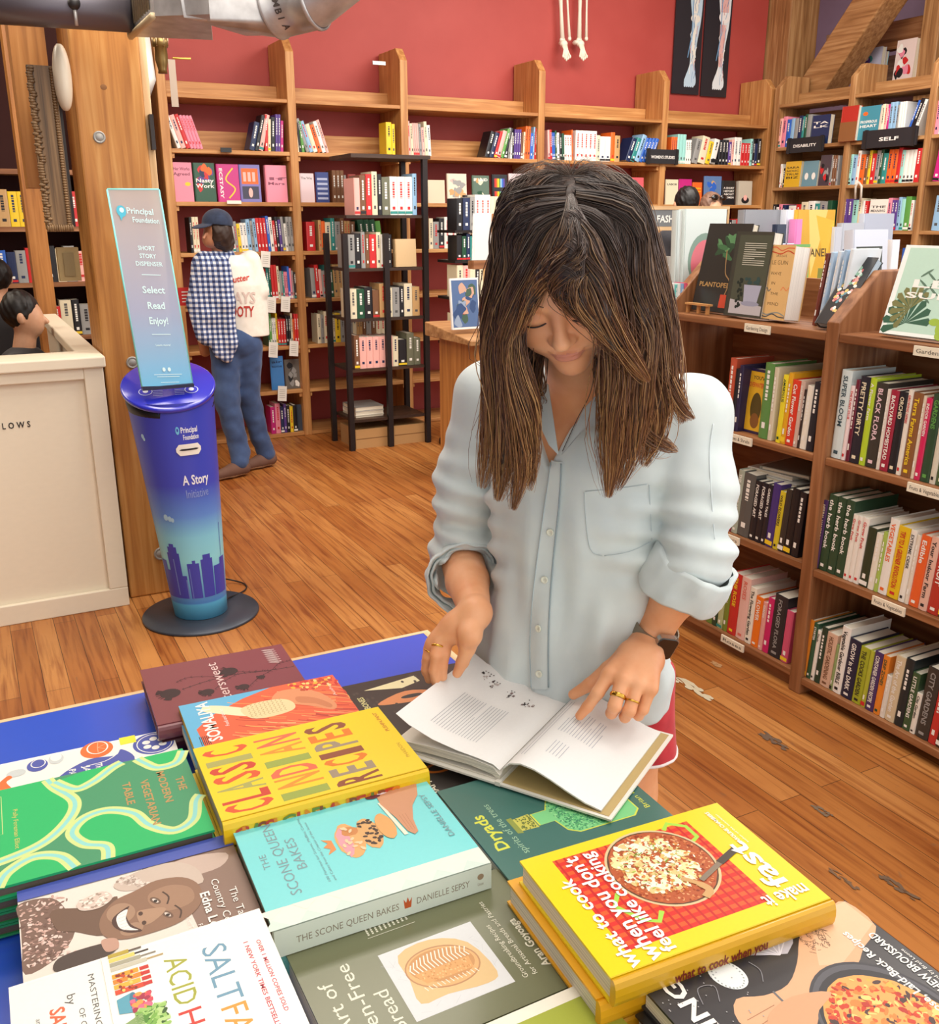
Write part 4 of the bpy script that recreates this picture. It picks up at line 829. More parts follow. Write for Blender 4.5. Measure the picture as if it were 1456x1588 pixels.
def art_green(cv, w, h):    # flipped book: x runs towards the camera
    g = M('11b765'); ln = M('cfe08f'); l2 = M('8fd6cf')
    cv.rect(0, 0, w, h, M('3f9467'))
    def band(P, fill):
        P = smooth_path([(w*a, h*b) for a, b in P], 8); P = [(min(max(x, 0), w), min(max(y, 0), h)) for x, y in P]
        cv.poly(P+[(w*a, h*b) for a, b in fill], g); cv.line(P, .016, ln); cv.line(P, .0055, l2)
    band([(.0, .37), (.12, .40), (.32, .47), (.5, .44), (.68, .33), (.76, .17), (.78, .0)], [(0, 0)])
    band([(.05, .40), (.19, .48), (.16, .56), (.04, .66), (.0, .71)], [(0, .55)])
    band([(0, .78), (.08, .81), (.17, .86), (.16, .95), (.03, 1.0)], [(0, 1)])
    band([(1, .56), (.88, .56), (.80, .48), (.66, .44), (.54, .50), (.52, .60), (.62, .70), (.78, .75), (.90, .84), (.84, .93), (.66, .97), (.60, 1.0)], [(1, 1)])
    band([(1, .14), (.88, .18), (.80, .28), (.86, .38), (1, .43)], [(1, .4)])
    c = M('b8935a')
    for t, a, b, y in (('THE', .34, .50, .92), ('MODERN', .22, .60, .845), ('VEGETARIAN', .28, .80, .765), ('TABLE', .26, .52, .685)): fit_text(cv, t, w*a, h*y, w*(b-a), h*.05, c, bold=1)
    fit_text(cv, 'Polly Foreman Elliot', w*.26, h*.215, w*.42, h*.028, M('d8d070')); fit_text(cv, 'PHAIDON', w*.12, h*.105, w*.3, h*.04, M('cfc070'))
    cv.line([(w*.08, h*.17), (w*.5, h*.17), (w*.5, h*.08), (w*.08, h*.08), (w*.08, h*.17)], h*.003, M('cfe08f'))
tbook((-.088, 1.262), .212, .282, -1.2, .88, .016, '1fae64', 'green book with curving cream outlined shapes, The Modern Vegetarian Table', art_green, flip=True, pages='6a5c52')
for i in range(3):
    tbook((-.083+.004*i, 1.260), .21, .278, -1.5-.6*i, .8634-.0166*i, .016, '1f8a4c', f'dark green edged book in the pile under the green patterned cover, {ordinal(i)} down', None, group='green pile', flip=True, pages='5d5048')

def art_edna(cv, w, h):     # flipped
    e = lambda x, y, a, b, c, r=0, wb=0, n=24: cv.ell(w*x, h*y, w*a, h*b, M(c), r, n, wb)
    p = lambda P, c: cv.poly(smooth_path([(w*x, h*y) for x, y in P], 4, True), M(c))
    cv.rect(w*.10, 0, w, h, M('eadfd3')); cv.poly([(w*.1, h), (w*.1, h*.55), (w*.5, h*.70), (w*.8, h*.72), (w, h*.85), (w, h)], M('8d7264')); p([(.12, .75), (.2, .62), (.3, .72), (.3, .9), (.18, .95)], 'c9b2a4')
    r = random.Random(12)
    p([(.12, .0), (.14, .14), (.3, .2), (.5, .22), (.66, .14), (.72, .01), (.5, .005), (.3, .005)], '7a5f52')
    for i in range(240): e(r.uniform(.13, .68), r.uniform(.01, .22-.1*abs(r.random()-.5)), r.uniform(.006, .018), r.uniform(.003, .009), r.choice(['6e5248', 'e6cfc4', 'd9b8ac', '8d6c60', 'c9a294']), r.random()*3, .4, 9); cv.k -= .22
    cv.k += .4
    p([(.26, .14), (.34, .32), (.30, .42), (.5, .38), (.6, .33), (.5, .22), (.44, .15)], '6f5443')
    p([(.18, .42), (.12, .55), (.13, .70), (.24, .79), (.40, .80), (.36, .68), (.30, .52), (.26, .44)], 'cbb9aa')
    for i in range(120):
        a = r.uniform(2.4, 4.6); e(.33+.19*cos(a)*r.uniform(.7, 1), .62+.19*sin(a+1.5)*r.uniform(.6, 1), .012, .007, r.choice(['e4d8cc', 'b5a294', 'd8c8bc', '9d8a7c']), r.random()*3, .3, 8); cv.k -= .22
    cv.k += .4
    p([(.30, .50), (.26, .60), (.30, .72), (.42, .78), (.58, .76), (.68, .66), (.70, .52), (.68, .40), (.60, .33), (.46, .33), (.34, .40)], '8f6c55')
    p([(.36, .56), (.34, .66), (.42, .74), (.54, .73), (.56, .62), (.46, .55)], 'a27e64'); e(.46, .42, .09, .06, 'a8866c', .3); e(.62, .45, .05, .05, 'a8866c')
    for x, y in ((.44, .575), (.59, .61)):
        e(x, y, .042, .017, '6e5240', .5); e(x, y, .026, .008, 'd9cdc2', .5); e(x+.004, y, .012, .009, '2a1c16'); cv.line(smooth_path([(w*(x-.06), h*(y+.04)), (w*x, h*(y+.06)), (w*(x+.06), h*(y+.045))], 3), h*.008, M('4a3428'))
    p([(.52, .6), (.49, .52), (.50, .485), (.60, .49), (.62, .53), (.56, .6)], 'b08c70'); e(.515, .50, .018, .01, '4a3024'); e(.60, .505, .018, .01, '4a3024')
    p([(.42, .46), (.48, .44), (.58, .45), (.66, .49), (.64, .43), (.56, .38), (.48, .385)], '4a2e26'); p([(.445, .45), (.52, .435), (.6, .445), (.645, .475), (.6, .41), (.53, .395), (.47, .405)], 'f4efe8')
    for i in range(6): cv.line([(w*(.47+.028*i), h*.44), (w*(.475+.028*i), h*.405)], h*.0015, M('b9a898')); cv.k -= .2
    p([(.22, .36), (.3, .40), (.36, .34), (.34, .26), (.26, .25)], 'd8c6b8')
    for i in range(40): e(r.uniform(.23, .34), r.uniform(.26, .38), .012, .006, r.choice(['a89282', 'efe4d8']), r.random()*3, .3, 8); cv.k -= .22
    cv.k += .3; p([(.68, .14), (.66, .24), (.68, .36), (.76, .36), (.80, .2), (.76, .12)], '4a3c36'); p([(.64, .32), (.66, .38), (.74, .38), (.74, .33)], 'c49a86')
    cv.poly([(0, 0), (w*.10, 0), (w*.125, h), (0, h)], M('4657ae'))
    t = M('W')
    for s, a, b, y in (('The Taste of', .52, .98, .90), ('Country Cooking', .40, .98, .835)): fit_text(cv, s, w*a, h*y, w*(b-a), h*.05, t)
    fit_text(cv, 'Edna Lewis', w*.49, h*.77, w*.45, h*.06, t, bold=1); fit_text(cv, 'Foreword by', w*.75, h*.72, w*.2, h*.03, t); fit_text(cv, 'Toni Tipton-Martin', w*.66, h*.68, w*.3, h*.03, t)
    e(.86, .63, .085, .065, '3c46a0')
tbook((-.034, 1.046), .194, .24, -1, .87, .02, 'd9ccc0', 'book with a sepia portrait of a smiling person, blue spine strip', art_edna, flip=True, sc='4657ae')
stack((-.03, 1.046), .19, .238, -1, .87-.0006, .02, '2e3f9c', 1, 'blue book under the sepia portrait cover', 'blue pile', flip=True)

def art_salt(cv, w, h):     # flipped
    def tx(t, x, y, L, s, c, b=0): fit_text(cv, t, w*x, h*y, w*L, h*s, M(c), bold=b)
    tx('SALT', .17, .72, .40, .14, '6d9bb4'); tx('FAT', .58, .72, .30, .14, 'e39a3a'); tx('ACID', .17, .57, .33, .125, 'a3a839'); tx('HEAT', .52, .57, .42, .125, 'd03a30')
    tx('#1 NEW YORK TIMES BESTSELLER'[1:], .22, .885, .62, .026, 'c94a5a', 1); tx('OVER 1 MILLION COPIES SOLD', .24, .935, .5, .024, 'c94a5a', 1)
    tx('MASTERING THE ELEMENTS', .10, .285, .82, .032, '5a5a58'); tx('OF GOOD COOKING', .3, .235, .5, .03, '5a5a58')
    tx('by', .19, .20, .07, .045, '5a5a58'); tx('SAMIN NOSRAT', .25, .135, .66, .075, 'df6a42', 1); tx('and art by Wendy MacNaughton', .28, .085, .55, .028, '7a7a78'); tx('with a foreword by Michael Pollan', .36, .04, .5, .022, '7a7a78')
    r = random.Random(20)
    for i, c in enumerate(('b9a23a', 'e3d06a', 'a8a48c', 'c9c4ae')): cv.rect(w*(.015+.032*i), h*.37, w*(.042+.032*i), h*(.45+.02*i), M(c)); cv.rect(w*(.022+.032*i), h*(.45+.02*i), w*(.034+.032*i), h*(.50+.025*i), M(['5a4a3a', '3a3230', '8a8474', 'b8a070'][i]))
    for i, c in enumerate(('e9a22a', 'e38a2a', 'f0b23a', 'd94a2a')): cv.rect(w*(.16+.036*i), h*.37, w*(.19+.036*i), h*(.47+.012*(i % 2)), M(c)); cv.rect(w*(.163+.036*i), h*.475, w*(.187+.036*i), h*.51, M('c9302a'))
    for i in range(24): cv.ell(w*r.uniform(.17, .29), h*r.uniform(.38, .46), .0022, .0016, M(r.choice(['8a2a1a', 'f5d06a', 'c9481a'])), 0, 7, .3); cv.k -= .22
    cv.poly([(w*.33, h*.37), (w*.42, h*.37), (w*.44, h*.43), (w*.31, h*.43)], M('5aa3b8')); cv.ell(w*.375, h*.43, w*.065, h*.016, M('3a7a94'))
    for i in range(30): cv.ell(w*r.uniform(.33, .43), h*r.uniform(.425, .49), .003, .003, M(r.choice(['d94a5a', 'a82a4a', 'e9a04a', 'e86a8a'])), 0, 8, .4); cv.k -= .2
    for i in range(130): cv.ell(w*r.uniform(.44, .58), h*r.uniform(.43, .53), .0042, .0022, M(r.choice(['4f8a2e', '7ab04a', '2f5a1e', '9cc86a', 'b8d88a'])), r.random()*3, 8, .4); cv.k -= .22
    for i in range(9): cv.line([(w*.50, h*.37), (w*(.46+.01*i), h*.45)], .0012, M('8aa86a')); cv.k -= .2
    for i in range(60): cv.ell(w*r.uniform(.6, .98), h*r.uniform(.36, .50), .005, .004, M(r.choice(['c9503a', 'e0a24a', '6a9a4a', '8a5a3a', 'f0d08a'])), r.random()*3, 9, .4); cv.k -= .2
    cv.rect(w*.02, h*.342, w, h*.3435, M('cfcabc'))
tbook((-.048, .863), .205, .242, -.6, .90, .036, 'f7f4ea', 'white book lettered Salt Fat Acid Heat with small food drawings', art_salt, flip=True)
tbook((-.046, .862), .205, .242, -.4, .8632, .036, 'f3f0e6', 'second white book under Salt Fat Acid Heat', None, flip=True)

def art_glut(cv, w, h):
    t = M('e6e3cf')
    for s, a, b, y in (('The Art of', .02, .62, .89), ('Gluten-Free', .0, .70, .80), ('Bread', .17, .46, .715)): fit_text(cv, s, w*max(a, .01), h*y, w*(b-a), h*.082, t)
    cv.rect(w*.195, h*.265, w*.68, h*.68, M('d8dadb')); r = random.Random(3)
    for i in range(40): x, y = w*r.uniform(.2, .62), h*r.uniform(.28, .66); cv.line([(x, y), (x+w*r.uniform(-.0, .06), y+h*r.uniform(-.04, .04))], h*.0012, M('c3c6c8')); cv.k -= .22
    cv.k += .4; cv.poly(smooth_path([(w*.63, h*.61), (w*.66, h*.46), (w*.55, h*.33), (w*.30, h*.30), (w*.25, h*.36), (w*.28, h*.52), (w*.285, h*.63), (w*.45, h*.62)], 3, True), M('dcbb85'))
    cx, cy = w*.46, h*.475; a, b = w*.145, h*.15
    cv.ell(cx, cy, a, b, M('b9855a'), -.25, 36); cv.ell(cx, cy, a*.94, b*.96, M('dfae74'), -.25, 36)
    cv.ell(cx+a*.08, cy, a*.78, b*.88, M('c9925a'), -.25, 30)
    for i in range(15):
        y = cy-b*.8+i*b*.112; hw = a*.62*math.sqrt(max(0, 1-((y-cy)/b)**2)); cv.line([(cx+a*.05, y), (cx+a*.05+hw*.6, y+b*.07), (cx+a*.05+hw*1.2, y-b*.02)], h*.005, M('f1e9da')); cv.k -= .2
    for i in range(13):
        y = cy-b*.75+i*b*.12; cv.line([(cx-a*.82, y), (cx-a*.62, y+b*.05)], h*.0035, M('efe6d4')); cv.k -= .2
    cv.k += .4; cv.poly([(cx-a*.55, cy-b*.7), (cx-a*.0, cy-b*.75), (cx+a*.06, cy+b*.8), (cx-a*.5, cy+b*.62)], M('dba264'))
    for i in range(60): cv.ell(cx+a*r.uniform(-.5, .0), cy+b*r.uniform(-.65, .65), w*.006, w*.004, M(r.choice(['c98a4c', 'e9bd84'])), 0, 7, .3); cv.k -= .22
    cv.k += .3
    fit_text(cv, 'Groundbreaking Recipes', w*.19, h*.205, w*.42, h*.032, t); fit_text(cv, 'for Artisanal Breads and Pastries', w*.19, h*.165, w*.60, h*.032, t); fit_text(cv, 'Aran Goyoaga', w*.21, h*.095, w*.38, h*.05, t, bold=1); fit_text(cv, 'Creator of Cannelle et Vanille', w*.20, h*.06, w*.40, h*.022, t)
    for i in range(10):
        y = h*(.665-.0195*i); x0 = w*(.835+.002*i); L = w*(.10-.02*(i == 9))
        for k in range(7): cv.rect(x0+L*k/7, y, x0+L*(k+.75)/7, y+h*.008, t); cv.k -= .25
    cv.rect(w*.815, h*.47, w*.818, h*.68, t)
tbook((.213, .852), .205, .268, .2, .85, .04, '6c6f50', 'olive grey book lettered The Art of Gluten-Free Bread with a loaf photo', art_glut, pages='efe9dc', coat=.2)

def art_dry(cv, w, h):
    y_ = M('d6dd4a'); g = M('7fd08a')
    fit_text(cv, 'Dryads', w*.30, h*.88, w*.36, h*.095, y_, bold=1); fit_text(cv, 'spirits of the trees', w*.22, h*.81, w*.52, h*.055, M('9fc4a4')); fit_text(cv, 'Brian D. Hoglin', w*.27, h*.055, w*.42, h*.045, y_, bold=0)
    P = [(.29, .12), (.56, .12), (.60, .17), (.66, .45), (.62, .52), (.53, .57), (.53, .66), (.41, .66), (.41, .57), (.30, .55), (.25, .50), (.24, .17)]
    cv.poly([(w*a, h*b) for a, b in P], y_); c0, c1 = .44, .36; cv.poly([(w*(c0+(a-c0)*.96), h*(c1+(b-c1)*.97)) for a, b in P], g)
    cv.poly([(w*.40, h*.665), (w*.54, h*.665), (w*.53, h*.77), (w*.41, h*.77)], M('c9c65a')); cv.poly([(w*.39, h*.76), (w*.55, h*.76), (w*.55, h*.79), (w*.40, h*.79)], M('8f9a45')); r = random.Random(2)
    cv.line(smooth_path([(w*.42, h*.13), (w*.40, h*.22), (w*.44, h*.30)], 5), [h*.03]*3+[h*.02]*8, M('3f8f6a'))
    for a in (-.16, -.10, -.04, .03, .10, .16): cv.line(smooth_path([(w*.42, h*.20), (w*(.43+a*.6), h*.33), (w*(.44+a), h*.5)], 5), [h*.014]+[h*.008]*5+[h*.003]*5, M('3f8f6a')); cv.k -= .15
    for i in range(900):
        x = r.uniform(.26, .62); y = r.uniform(.24, .55)
        if (x-.44)**2/.19**2+(y-.42)**2/.17**2 > 1: continue
        cv.ell(w*x, h*y, w*.007, h*.0045, M(r.choice(['4fa86a', '5fbf7a', '9be09a', '3f8f5f', '3a8a68'])), r.random()*3, 7, .3); cv.k -= .245
    cv.k += .3
    for i in range(60): cv.ell(w*r.uniform(.41, .53), h*r.uniform(.67, .75), w*.006, h*.004, M('6a7a3a'), 0, 7); cv.k -= .24
tbook((.484, 1.026), .218, .252, -1, .855, .022, '3d6f66', 'dark green book lettered Dryads with a bottle of tree leaves', art_dry)
tbook((.486, 1.022), .21, .25, -2, .8325, .0215, '2f5a50', 'grey green book under the Dryads cover', None)

def art_som(cv, w, h):
    P = lambda L, c: cv.poly(smooth_path([(w*min(a, 1), h*b) for a, b in L], 4, True), M(c))
    cv.poly([(0, 0), (w, 0), (w, h*.42), (w*.9, h*.62), (w*.72, h*.84), (w*.55, h*.95), (0, h*.93)], M('e2603a')); r = random.Random(5)
    for i in range(130):
        x, y = r.uniform(.0, .92), r.uniform(.0, .8); cv.line(smooth_path([(w*x, h*y), (w*max(x-.05, 0), h*(y-.05) if y > .05 else 0), (w*max(x-.12, 0), h*max(y-.16, 0))], 3), h*r.uniform(.004, .012), M(r.choice(['c9402a', 'f08a4a', 'f5a55a', 'b8382a', 'e9905a', 'f4b87a', 'd4502e']))); cv.k -= .235
    cv.k += .4; P([(.90, .36), (.86, .24), (.7, .14), (.48, .10), (.40, .14), (.5, .22), (.62, .34), (.60, .42), (.74, .46), (.86, .42)], 'd98f62'); P([(.74, .3), (.66, .2), (.5, .13), (.44, .15), (.56, .22), (.64, .31)], 'c67a50')
    P([(.90, .84), (.86, .88), (.80, .86), (.62, .68), (.58, .60), (.66, .58), (.82, .72)], 'efe0b8'); P([(.72, .66), (.54, .62), (.50, .5), (.54, .36), (.66, .34), (.76, .40), (.78, .55)], 'e2cf9e')
    for i in range(9):
        for j in range(5): cv.line([(w*(.55+.045*j), h*(.40+.026*i)), (w*(.572+.045*j), h*(.412+.026*i)), (w*(.594+.045*j), h*(.40+.026*i))], h*.003, M('a88a5a')); cv.k -= .24
    for i in range(60): cv.ell(w*r.uniform(.82, .99), h*r.uniform(.0, .3), w*.02, h*.012, M(r.choice(['f0b03a', 'c9302a', 'f5d07a', 'b84a2a'])), 0, 8, .4); cv.k -= .24
    for k in range(6): cv.rect(w*.28, h*(.90+.01*k), w*.42, h*(.904+.01*k), M('3a2a28'))
    fit_text(cv, 'SOMALIYA', w*.31, h*.83, w*.66, h*.11, M('W'), bold=1); fit_text(cv, 'Food and stories', w*.5, h*.76, w*.3, h*.035, M('W')); fit_text(cv, 'Author', w*.62, h*.06, w*.25, h*.03, M('f4d8c8'))
tbook((.2165, 1.4), .19, .25, -2.2, .872, .013, '5fb4dc', 'blue and orange book lettered Somaliya with a hand holding cloth', art_som, soft=True, pages='e9c34a')
for i in range(3): tbook((.214+.003*i, 1.4-.003*i), .19, .25, -2.4+.5*i, .858-.0135*i, .013, ['4fa0cc', 'e0c040', 'd86a3a'][i], f'{["blue","yellow","orange"][i]} edged paperback under the Somaliya cover', None, group='pile under the Somaliya cover', soft=True)

def art_bit(cv, w, h):
    k = M('2a1418'); r = random.Random(4)
    def th(x, y, s, a):
        for i in range(26):
            b = a+r.uniform(-1.1, 1.1); cv.line([(w*x, h*y), (w*x+s*cos(b), h*y+s*sin(b))], s*.06, k); cv.k -= .24
        for i in range(16): b = a+(i-8)*.3; cv.ell(w*x+s*.2*cos(a), h*y+s*.2*sin(a), s*.6, s*.3, k, b, 12); cv.k -= .24
        cv.k += .3
    def st(P, t=.004):
        Q = smooth_path([(w*a, h*b) for a, b in P], 6); cv.line(Q, h*t, k)
        for q in Q[::2]:
            for s in (-1, 1): cv.line([q, (q[0]+s*.004, q[1]-.003)], .0008, k); cv.k -= .23
    st([(.52, .78), (.58, .6), (.60, .42), (.56, .22), (.54, .02)], .007); st([(.42, .58), (.52, .5), (.60, .40)]); st([(.66, .42), (.60, .32), (.56, .2)]); st([(.36, .36), (.46, .28), (.54, .18)]); st([(.6, .5), (.7, .7), (.66, .8)], .003); st([(.56, .16), (.64, .1), (.66, .02)], .003)
    th(.50, .84, w*.13, 1.9); th(.67, .42, w*.11, 1.5); th(.40, .62, w*.085, 2.0); th(.37, .39, w*.075, 2.2); th(.47, .25, w*.05, 2)
    fit_text(cv, 'Bittersweet', -w*.0+w*.02, h*.50, w*.86, h*.105, M('dcc0bb'))
    for i in range(7): cv.line(smooth_path([(w*(.66+.04*i), h*.09), (w*(.70+.04*i), h*.16), (w*(.68+.04*i), h*.07)], 3), h*.006, M('e6d4cf'))
tbook((.187, 1.579), .215, .245, -2.3, .862, .024, '7d4149', 'dusty maroon book with black thistles lettered Bittersweet', art_bit)
tbook((.19, 1.577), .213, .243, -2.0, .8375, .024, '4a1c28', 'dark maroon book under the Bittersweet cover', None)

def art_jaf(cv, w, h):      # flipped
    e = lambda x, y, a, b, c, r_=0: cv.ell(w*x, h*y, w*a, h*b, M(c), r_, 28)
    b, o, g = '4b57a8', 'ea7033', 'c9d0cf'
    e(.15, .88, .13, .115, b, .2); e(.15, .885, .115, .10, 'W', .2); e(.15, .885, .108, .094, b, .2)
    for i in range(6): a = i*1.05; e(.15+.055*cos(a), .885+.05*sin(a), .024, .022, 'W', a)
    cv.rect(0, h*.70, w*.09, h*.79, M('e6e23a')); e(.08, .57, .10, .09, o); e(.06, .575, .075, .06, 'W'); e(.06, .575, .068, .052, o)
    for i in range(4): cv.line([(w*.06, h*.575), (w*(.06+.06*cos(i)), h*(.575+.05*sin(i)))], h*.004, M('f6b08a'))
    cv.poly(smooth_path([(w*.14, h*.70), (w*.2, h*.66), (w*.18, h*.52), (w*.3, h*.36), (w*.46, h*.33), (w*.5, h*.6), (w*.40, h*.72), (w*.26, h*.76)], 4, True), M(b)); cv.line(smooth_path([(w*.2, h*.66), (w*.24, h*.6), (w*.25, h*.5)], 4), h*.006, M('W'))
    e(.12, .25, .07, .055, b); e(.10, .255, .05, .04, 'W'); e(.10, .255, .044, .034, b); e(.09, .35, .06, .04, g); e(.07, .35, .045, .03, 'W'); e(.16, .14, .04, .05, g)
    cv.poly(smooth_path([(w*.17, h*.10), (w*.2, h*.12), (w*.24, h*.09), (w*.34, h*.12), (w*.38, h*.06), (w*.30, h*.02), (w*.22, h*.06)], 4, True), M(o))
    for s, y, L in (('The', .55, .08), ('JAFFA', .485, .2), ('PALESTINE', .41, .3)): fit_text(cv, s, w*.25, h*y, w*L, h*.05, M('W'), bold=1)
tbook((-.055, 1.418), .25, .258, -2.6, .835, .0245, 'f4f2ec', 'white book with blue and orange kitchen drawings lettered The Jaffa', art_jaf, flip=True)

def art_bread(cv, w, h):
    fit_text(cv, 'VEGAN BONES', w*.3, h*.9, w*.45, h*.06, M('cfc98a'), bold=1); cv.poly([(w*.85, h*.86), (w*.93, h*.45), (w*.82, h*.44), (w*.76, h*.6)], M('e6dcae'))
    cv.poly(smooth_path([(w*.58, h*.84), (w*.7, h*.6), (w*.6, h*.4), (w*.5, h*.45), (w*.52, h*.7)], 4, True), M('d98a55')); cv.ell(w*.6, h*.58, w*.03, h*.08, M('2c2b29'))
    fit_text(cv, 'BREAD', w*.12, h*.56, w*.3, h*.13, M('e0d66a'), bold=1); fit_text(cv, 'WOODLAND', w*.02, h*.3, w*.6, h*.08, M('d8d2bc'))
    r = random.Random(3)
    for i in range(30): cv.ell(w*r.uniform(.05, .95), h*r.uniform(.05, .95), w*.02, h*.01, M('4a4038')); cv.k -= .2
tbook((.480, 1.398), .2, .236, -2.2, .842, .031, '33322f', 'black book with tan food shapes lettered Bread under her hand', art_bread)
def art_jam(cv, w, h):
    fit_text(cv, 'JAM SHED', w*.1, h*.9, w*.5, h*.06, M('e6dcc4'), bold=1); fit_text(cv, 'WOODLAND', w*.3, h*.55, w*.65, h*.1, M('e6dcc4')); cv.ell(w*.45, h*.8, w*.08, h*.1, M('d9752a')); cv.ell(w*.45, h*.8, w*.05, h*.07, M('3a3330'))
    for i in range(12): cv.ell(w*(.1+.07*i), h*(.6+.03*(i % 3)), w*.04, h*.015, M('5a5030'), .5*i)
tbook((.478, 1.190), .165, .24, -2.5, .842, .031, '3a3532', 'dark brown book with orange slice lettered Jam beside the yellow pile', art_jam)

def art_black(cv, w, h):
    e = lambda x, y, a, b, c, r_=0, wb=0, n=24: cv.ell(w*x, h*y, w*a, h*b, M(c), r_, n, wb)
    cv.poly([(w, h*.29), (w, h*.6), (w*.96, h*.60), (w*.9, h*.5), (w*.86, h*.42), (w*.9, h*.36)], M('b9b6c0'))
    for k in range(6): cv.line([(w, h*(.34+.035*k)), (w*.93, h*(.38+.03*k)), (w*.87, h*.45)], h*.005, M('d9d6de')); cv.k -= .2
    cv.poly([(w, h*.40), (w, h*.53), (w*.955, h*.5), (w*.955, h*.43)], M('d8c48c'))
    cv.poly(smooth_path([(w*.995, h*.005), (w*.995, h*.1), (w*.995, h*.22), (w*.90, h*.33), (w*.80, h*.42), (w*.72, h*.53), (w*.72, h*.64), (w*.76, h*.74), (w*.66, h*.80), (w*.50, h*.76), (w*.44, h*.68), (w*.50, h*.57), (w*.55, h*.52), (w*.60, h*.42), (w*.66, h*.24), (w*.73, h*.14), (w*.80, h*.01)], 3, True), M('e0ac84'))
    cv.poly([(w*.995, h*.01), (w*.995, h*.18), (w*.90, h*.26), (w*.74, h*.36), (w*.70, h*.28), (w*.76, h*.14), (w*.82, h*.01)], M('e9bd98'))
    for k in range(4): cv.line([(w*(.50+.05*k), h*.77), (w*(.54+.04*k), h*.64)], h*.003, M('a8704c'))
    r = random.Random(3)
    for i in range(110):
        x, y = r.uniform(.80, .94), r.uniform(.21, .33)
        if abs((x-.87)*2.0+(y-.27)*.6) > .12: continue
        cv.line([(w*x, h*y), (w*(x+r.uniform(-.03, .03)), h*(y+r.uniform(-.018, .018)))], h*.0016, M('5a4238')); cv.k -= .22
    cv.k += .3; cv.line(smooth_path([(w*.72, h*.60), (w*.64, h*.60), (w*.58, h*.585), (w*.535, h*.56)], 5), w*.010, M('6a6a6e'))
    e(.885, .69, .095, .06, 'e9efee', .3, 0, 30)
    for k in range(26): a = k*2*pi/26; e(.885+.082*cos(a+.0), .69+.050*sin(a), .005, .0035, '9aa4a4', 0, 0, 6); cv.k -= .24
    e(.32, .34, .40, .255, '3c3c42', 0, 0, 44); e(.32, .34, .385, .245, '55555c', 0, 0, 44); e(.30, .345, .375, .235, '2f2f34', 0, 0, 44); e(.28, .35, .36, .225, 'e8a55a', 0, .03, 44)
    for i in range(520): a = r.random()*6.28; q = r.random()**.5; e(.28+.34*q*cos(a), .35+.21*q*sin(a), r.uniform(.005, .026), r.uniform(.004, .016), r.choice(['c93a1e', 'e2632a', 'f0b04a', 'f5cf7a', 'b83020', '4a3230', 'e8843a', 'd8481f']), r.random()*3, .5, 8); cv.k -= .243
    cv.k += .4; cv.poly(smooth_path([(w*.60, h*.42), (w*.55, h*.52), (w*.50, h*.57), (w*.44, h*.68), (w*.50, h*.76), (w*.62, h*.70), (w*.66, h*.56)], 3, True), M('d8a078'))
    fit_text(cv, 'COOKING', w*.20, h*.87, w*.78, h*.10, M('W'), bold=1); fit_text(cv, 'All-Purpose, Laid-Back Recipes', w*.12, h*.135, w*.72, h*.048, M('W'), bold=1); fit_text(cv, 'MATTHEW BROUSSARD', w*.26, h*.045, w*.52, h*.05, M('W'), bold=1); fit_text(cv, 'Foreword by Brad Leone', w*.34, h*.02, w*.3, h*.022, M('W'))
    for i in range(90): e(r.uniform(.05, .95), r.uniform(.68, .99), .004, .0025, 'a9a9ac', 0, 0, 6); cv.k -= .24
    cv.line(smooth_path([(w*.78, h*.80), (w*.86, h*.77), (w*.88, h*.83), (w*.80, h*.86)], 5), h*.003, M('8a8a90')); cv.line(smooth_path([(w*.78, h*.60), (w*.84, h*.57), (w*.9, h*.58)], 5), h*.003, M('8a8a90'))
tbook((.497, .592), .22, .273, -.6, .885, .024, '2b2b30', 'black book with a tattooed forearm and pan dish lettered Cooking', art_black)
for i in range(2): tbook((.487-.004*i, .588), .22, .273, -.6+.6*i, .8604-.0246*i, .024, '1e1e22', f'black book under the forearm cover, {ordinal(i)} down', None, group='black cookbook pile')
tbook((.17, .648), .2, .306, .3, .856, .045, 'a3ad3c', 'olive green book with a cream spine strip at the bottom edge', lambda cv, w, h: cv.rect(w*.93, 0, w, h, M('efe9d8')))
tbook((.192, .683), .02+.2, .04, -1.5, .864, .01, '1f7a4a', 'sliver of a dark green book between the white and olive books', None) if 0 else None
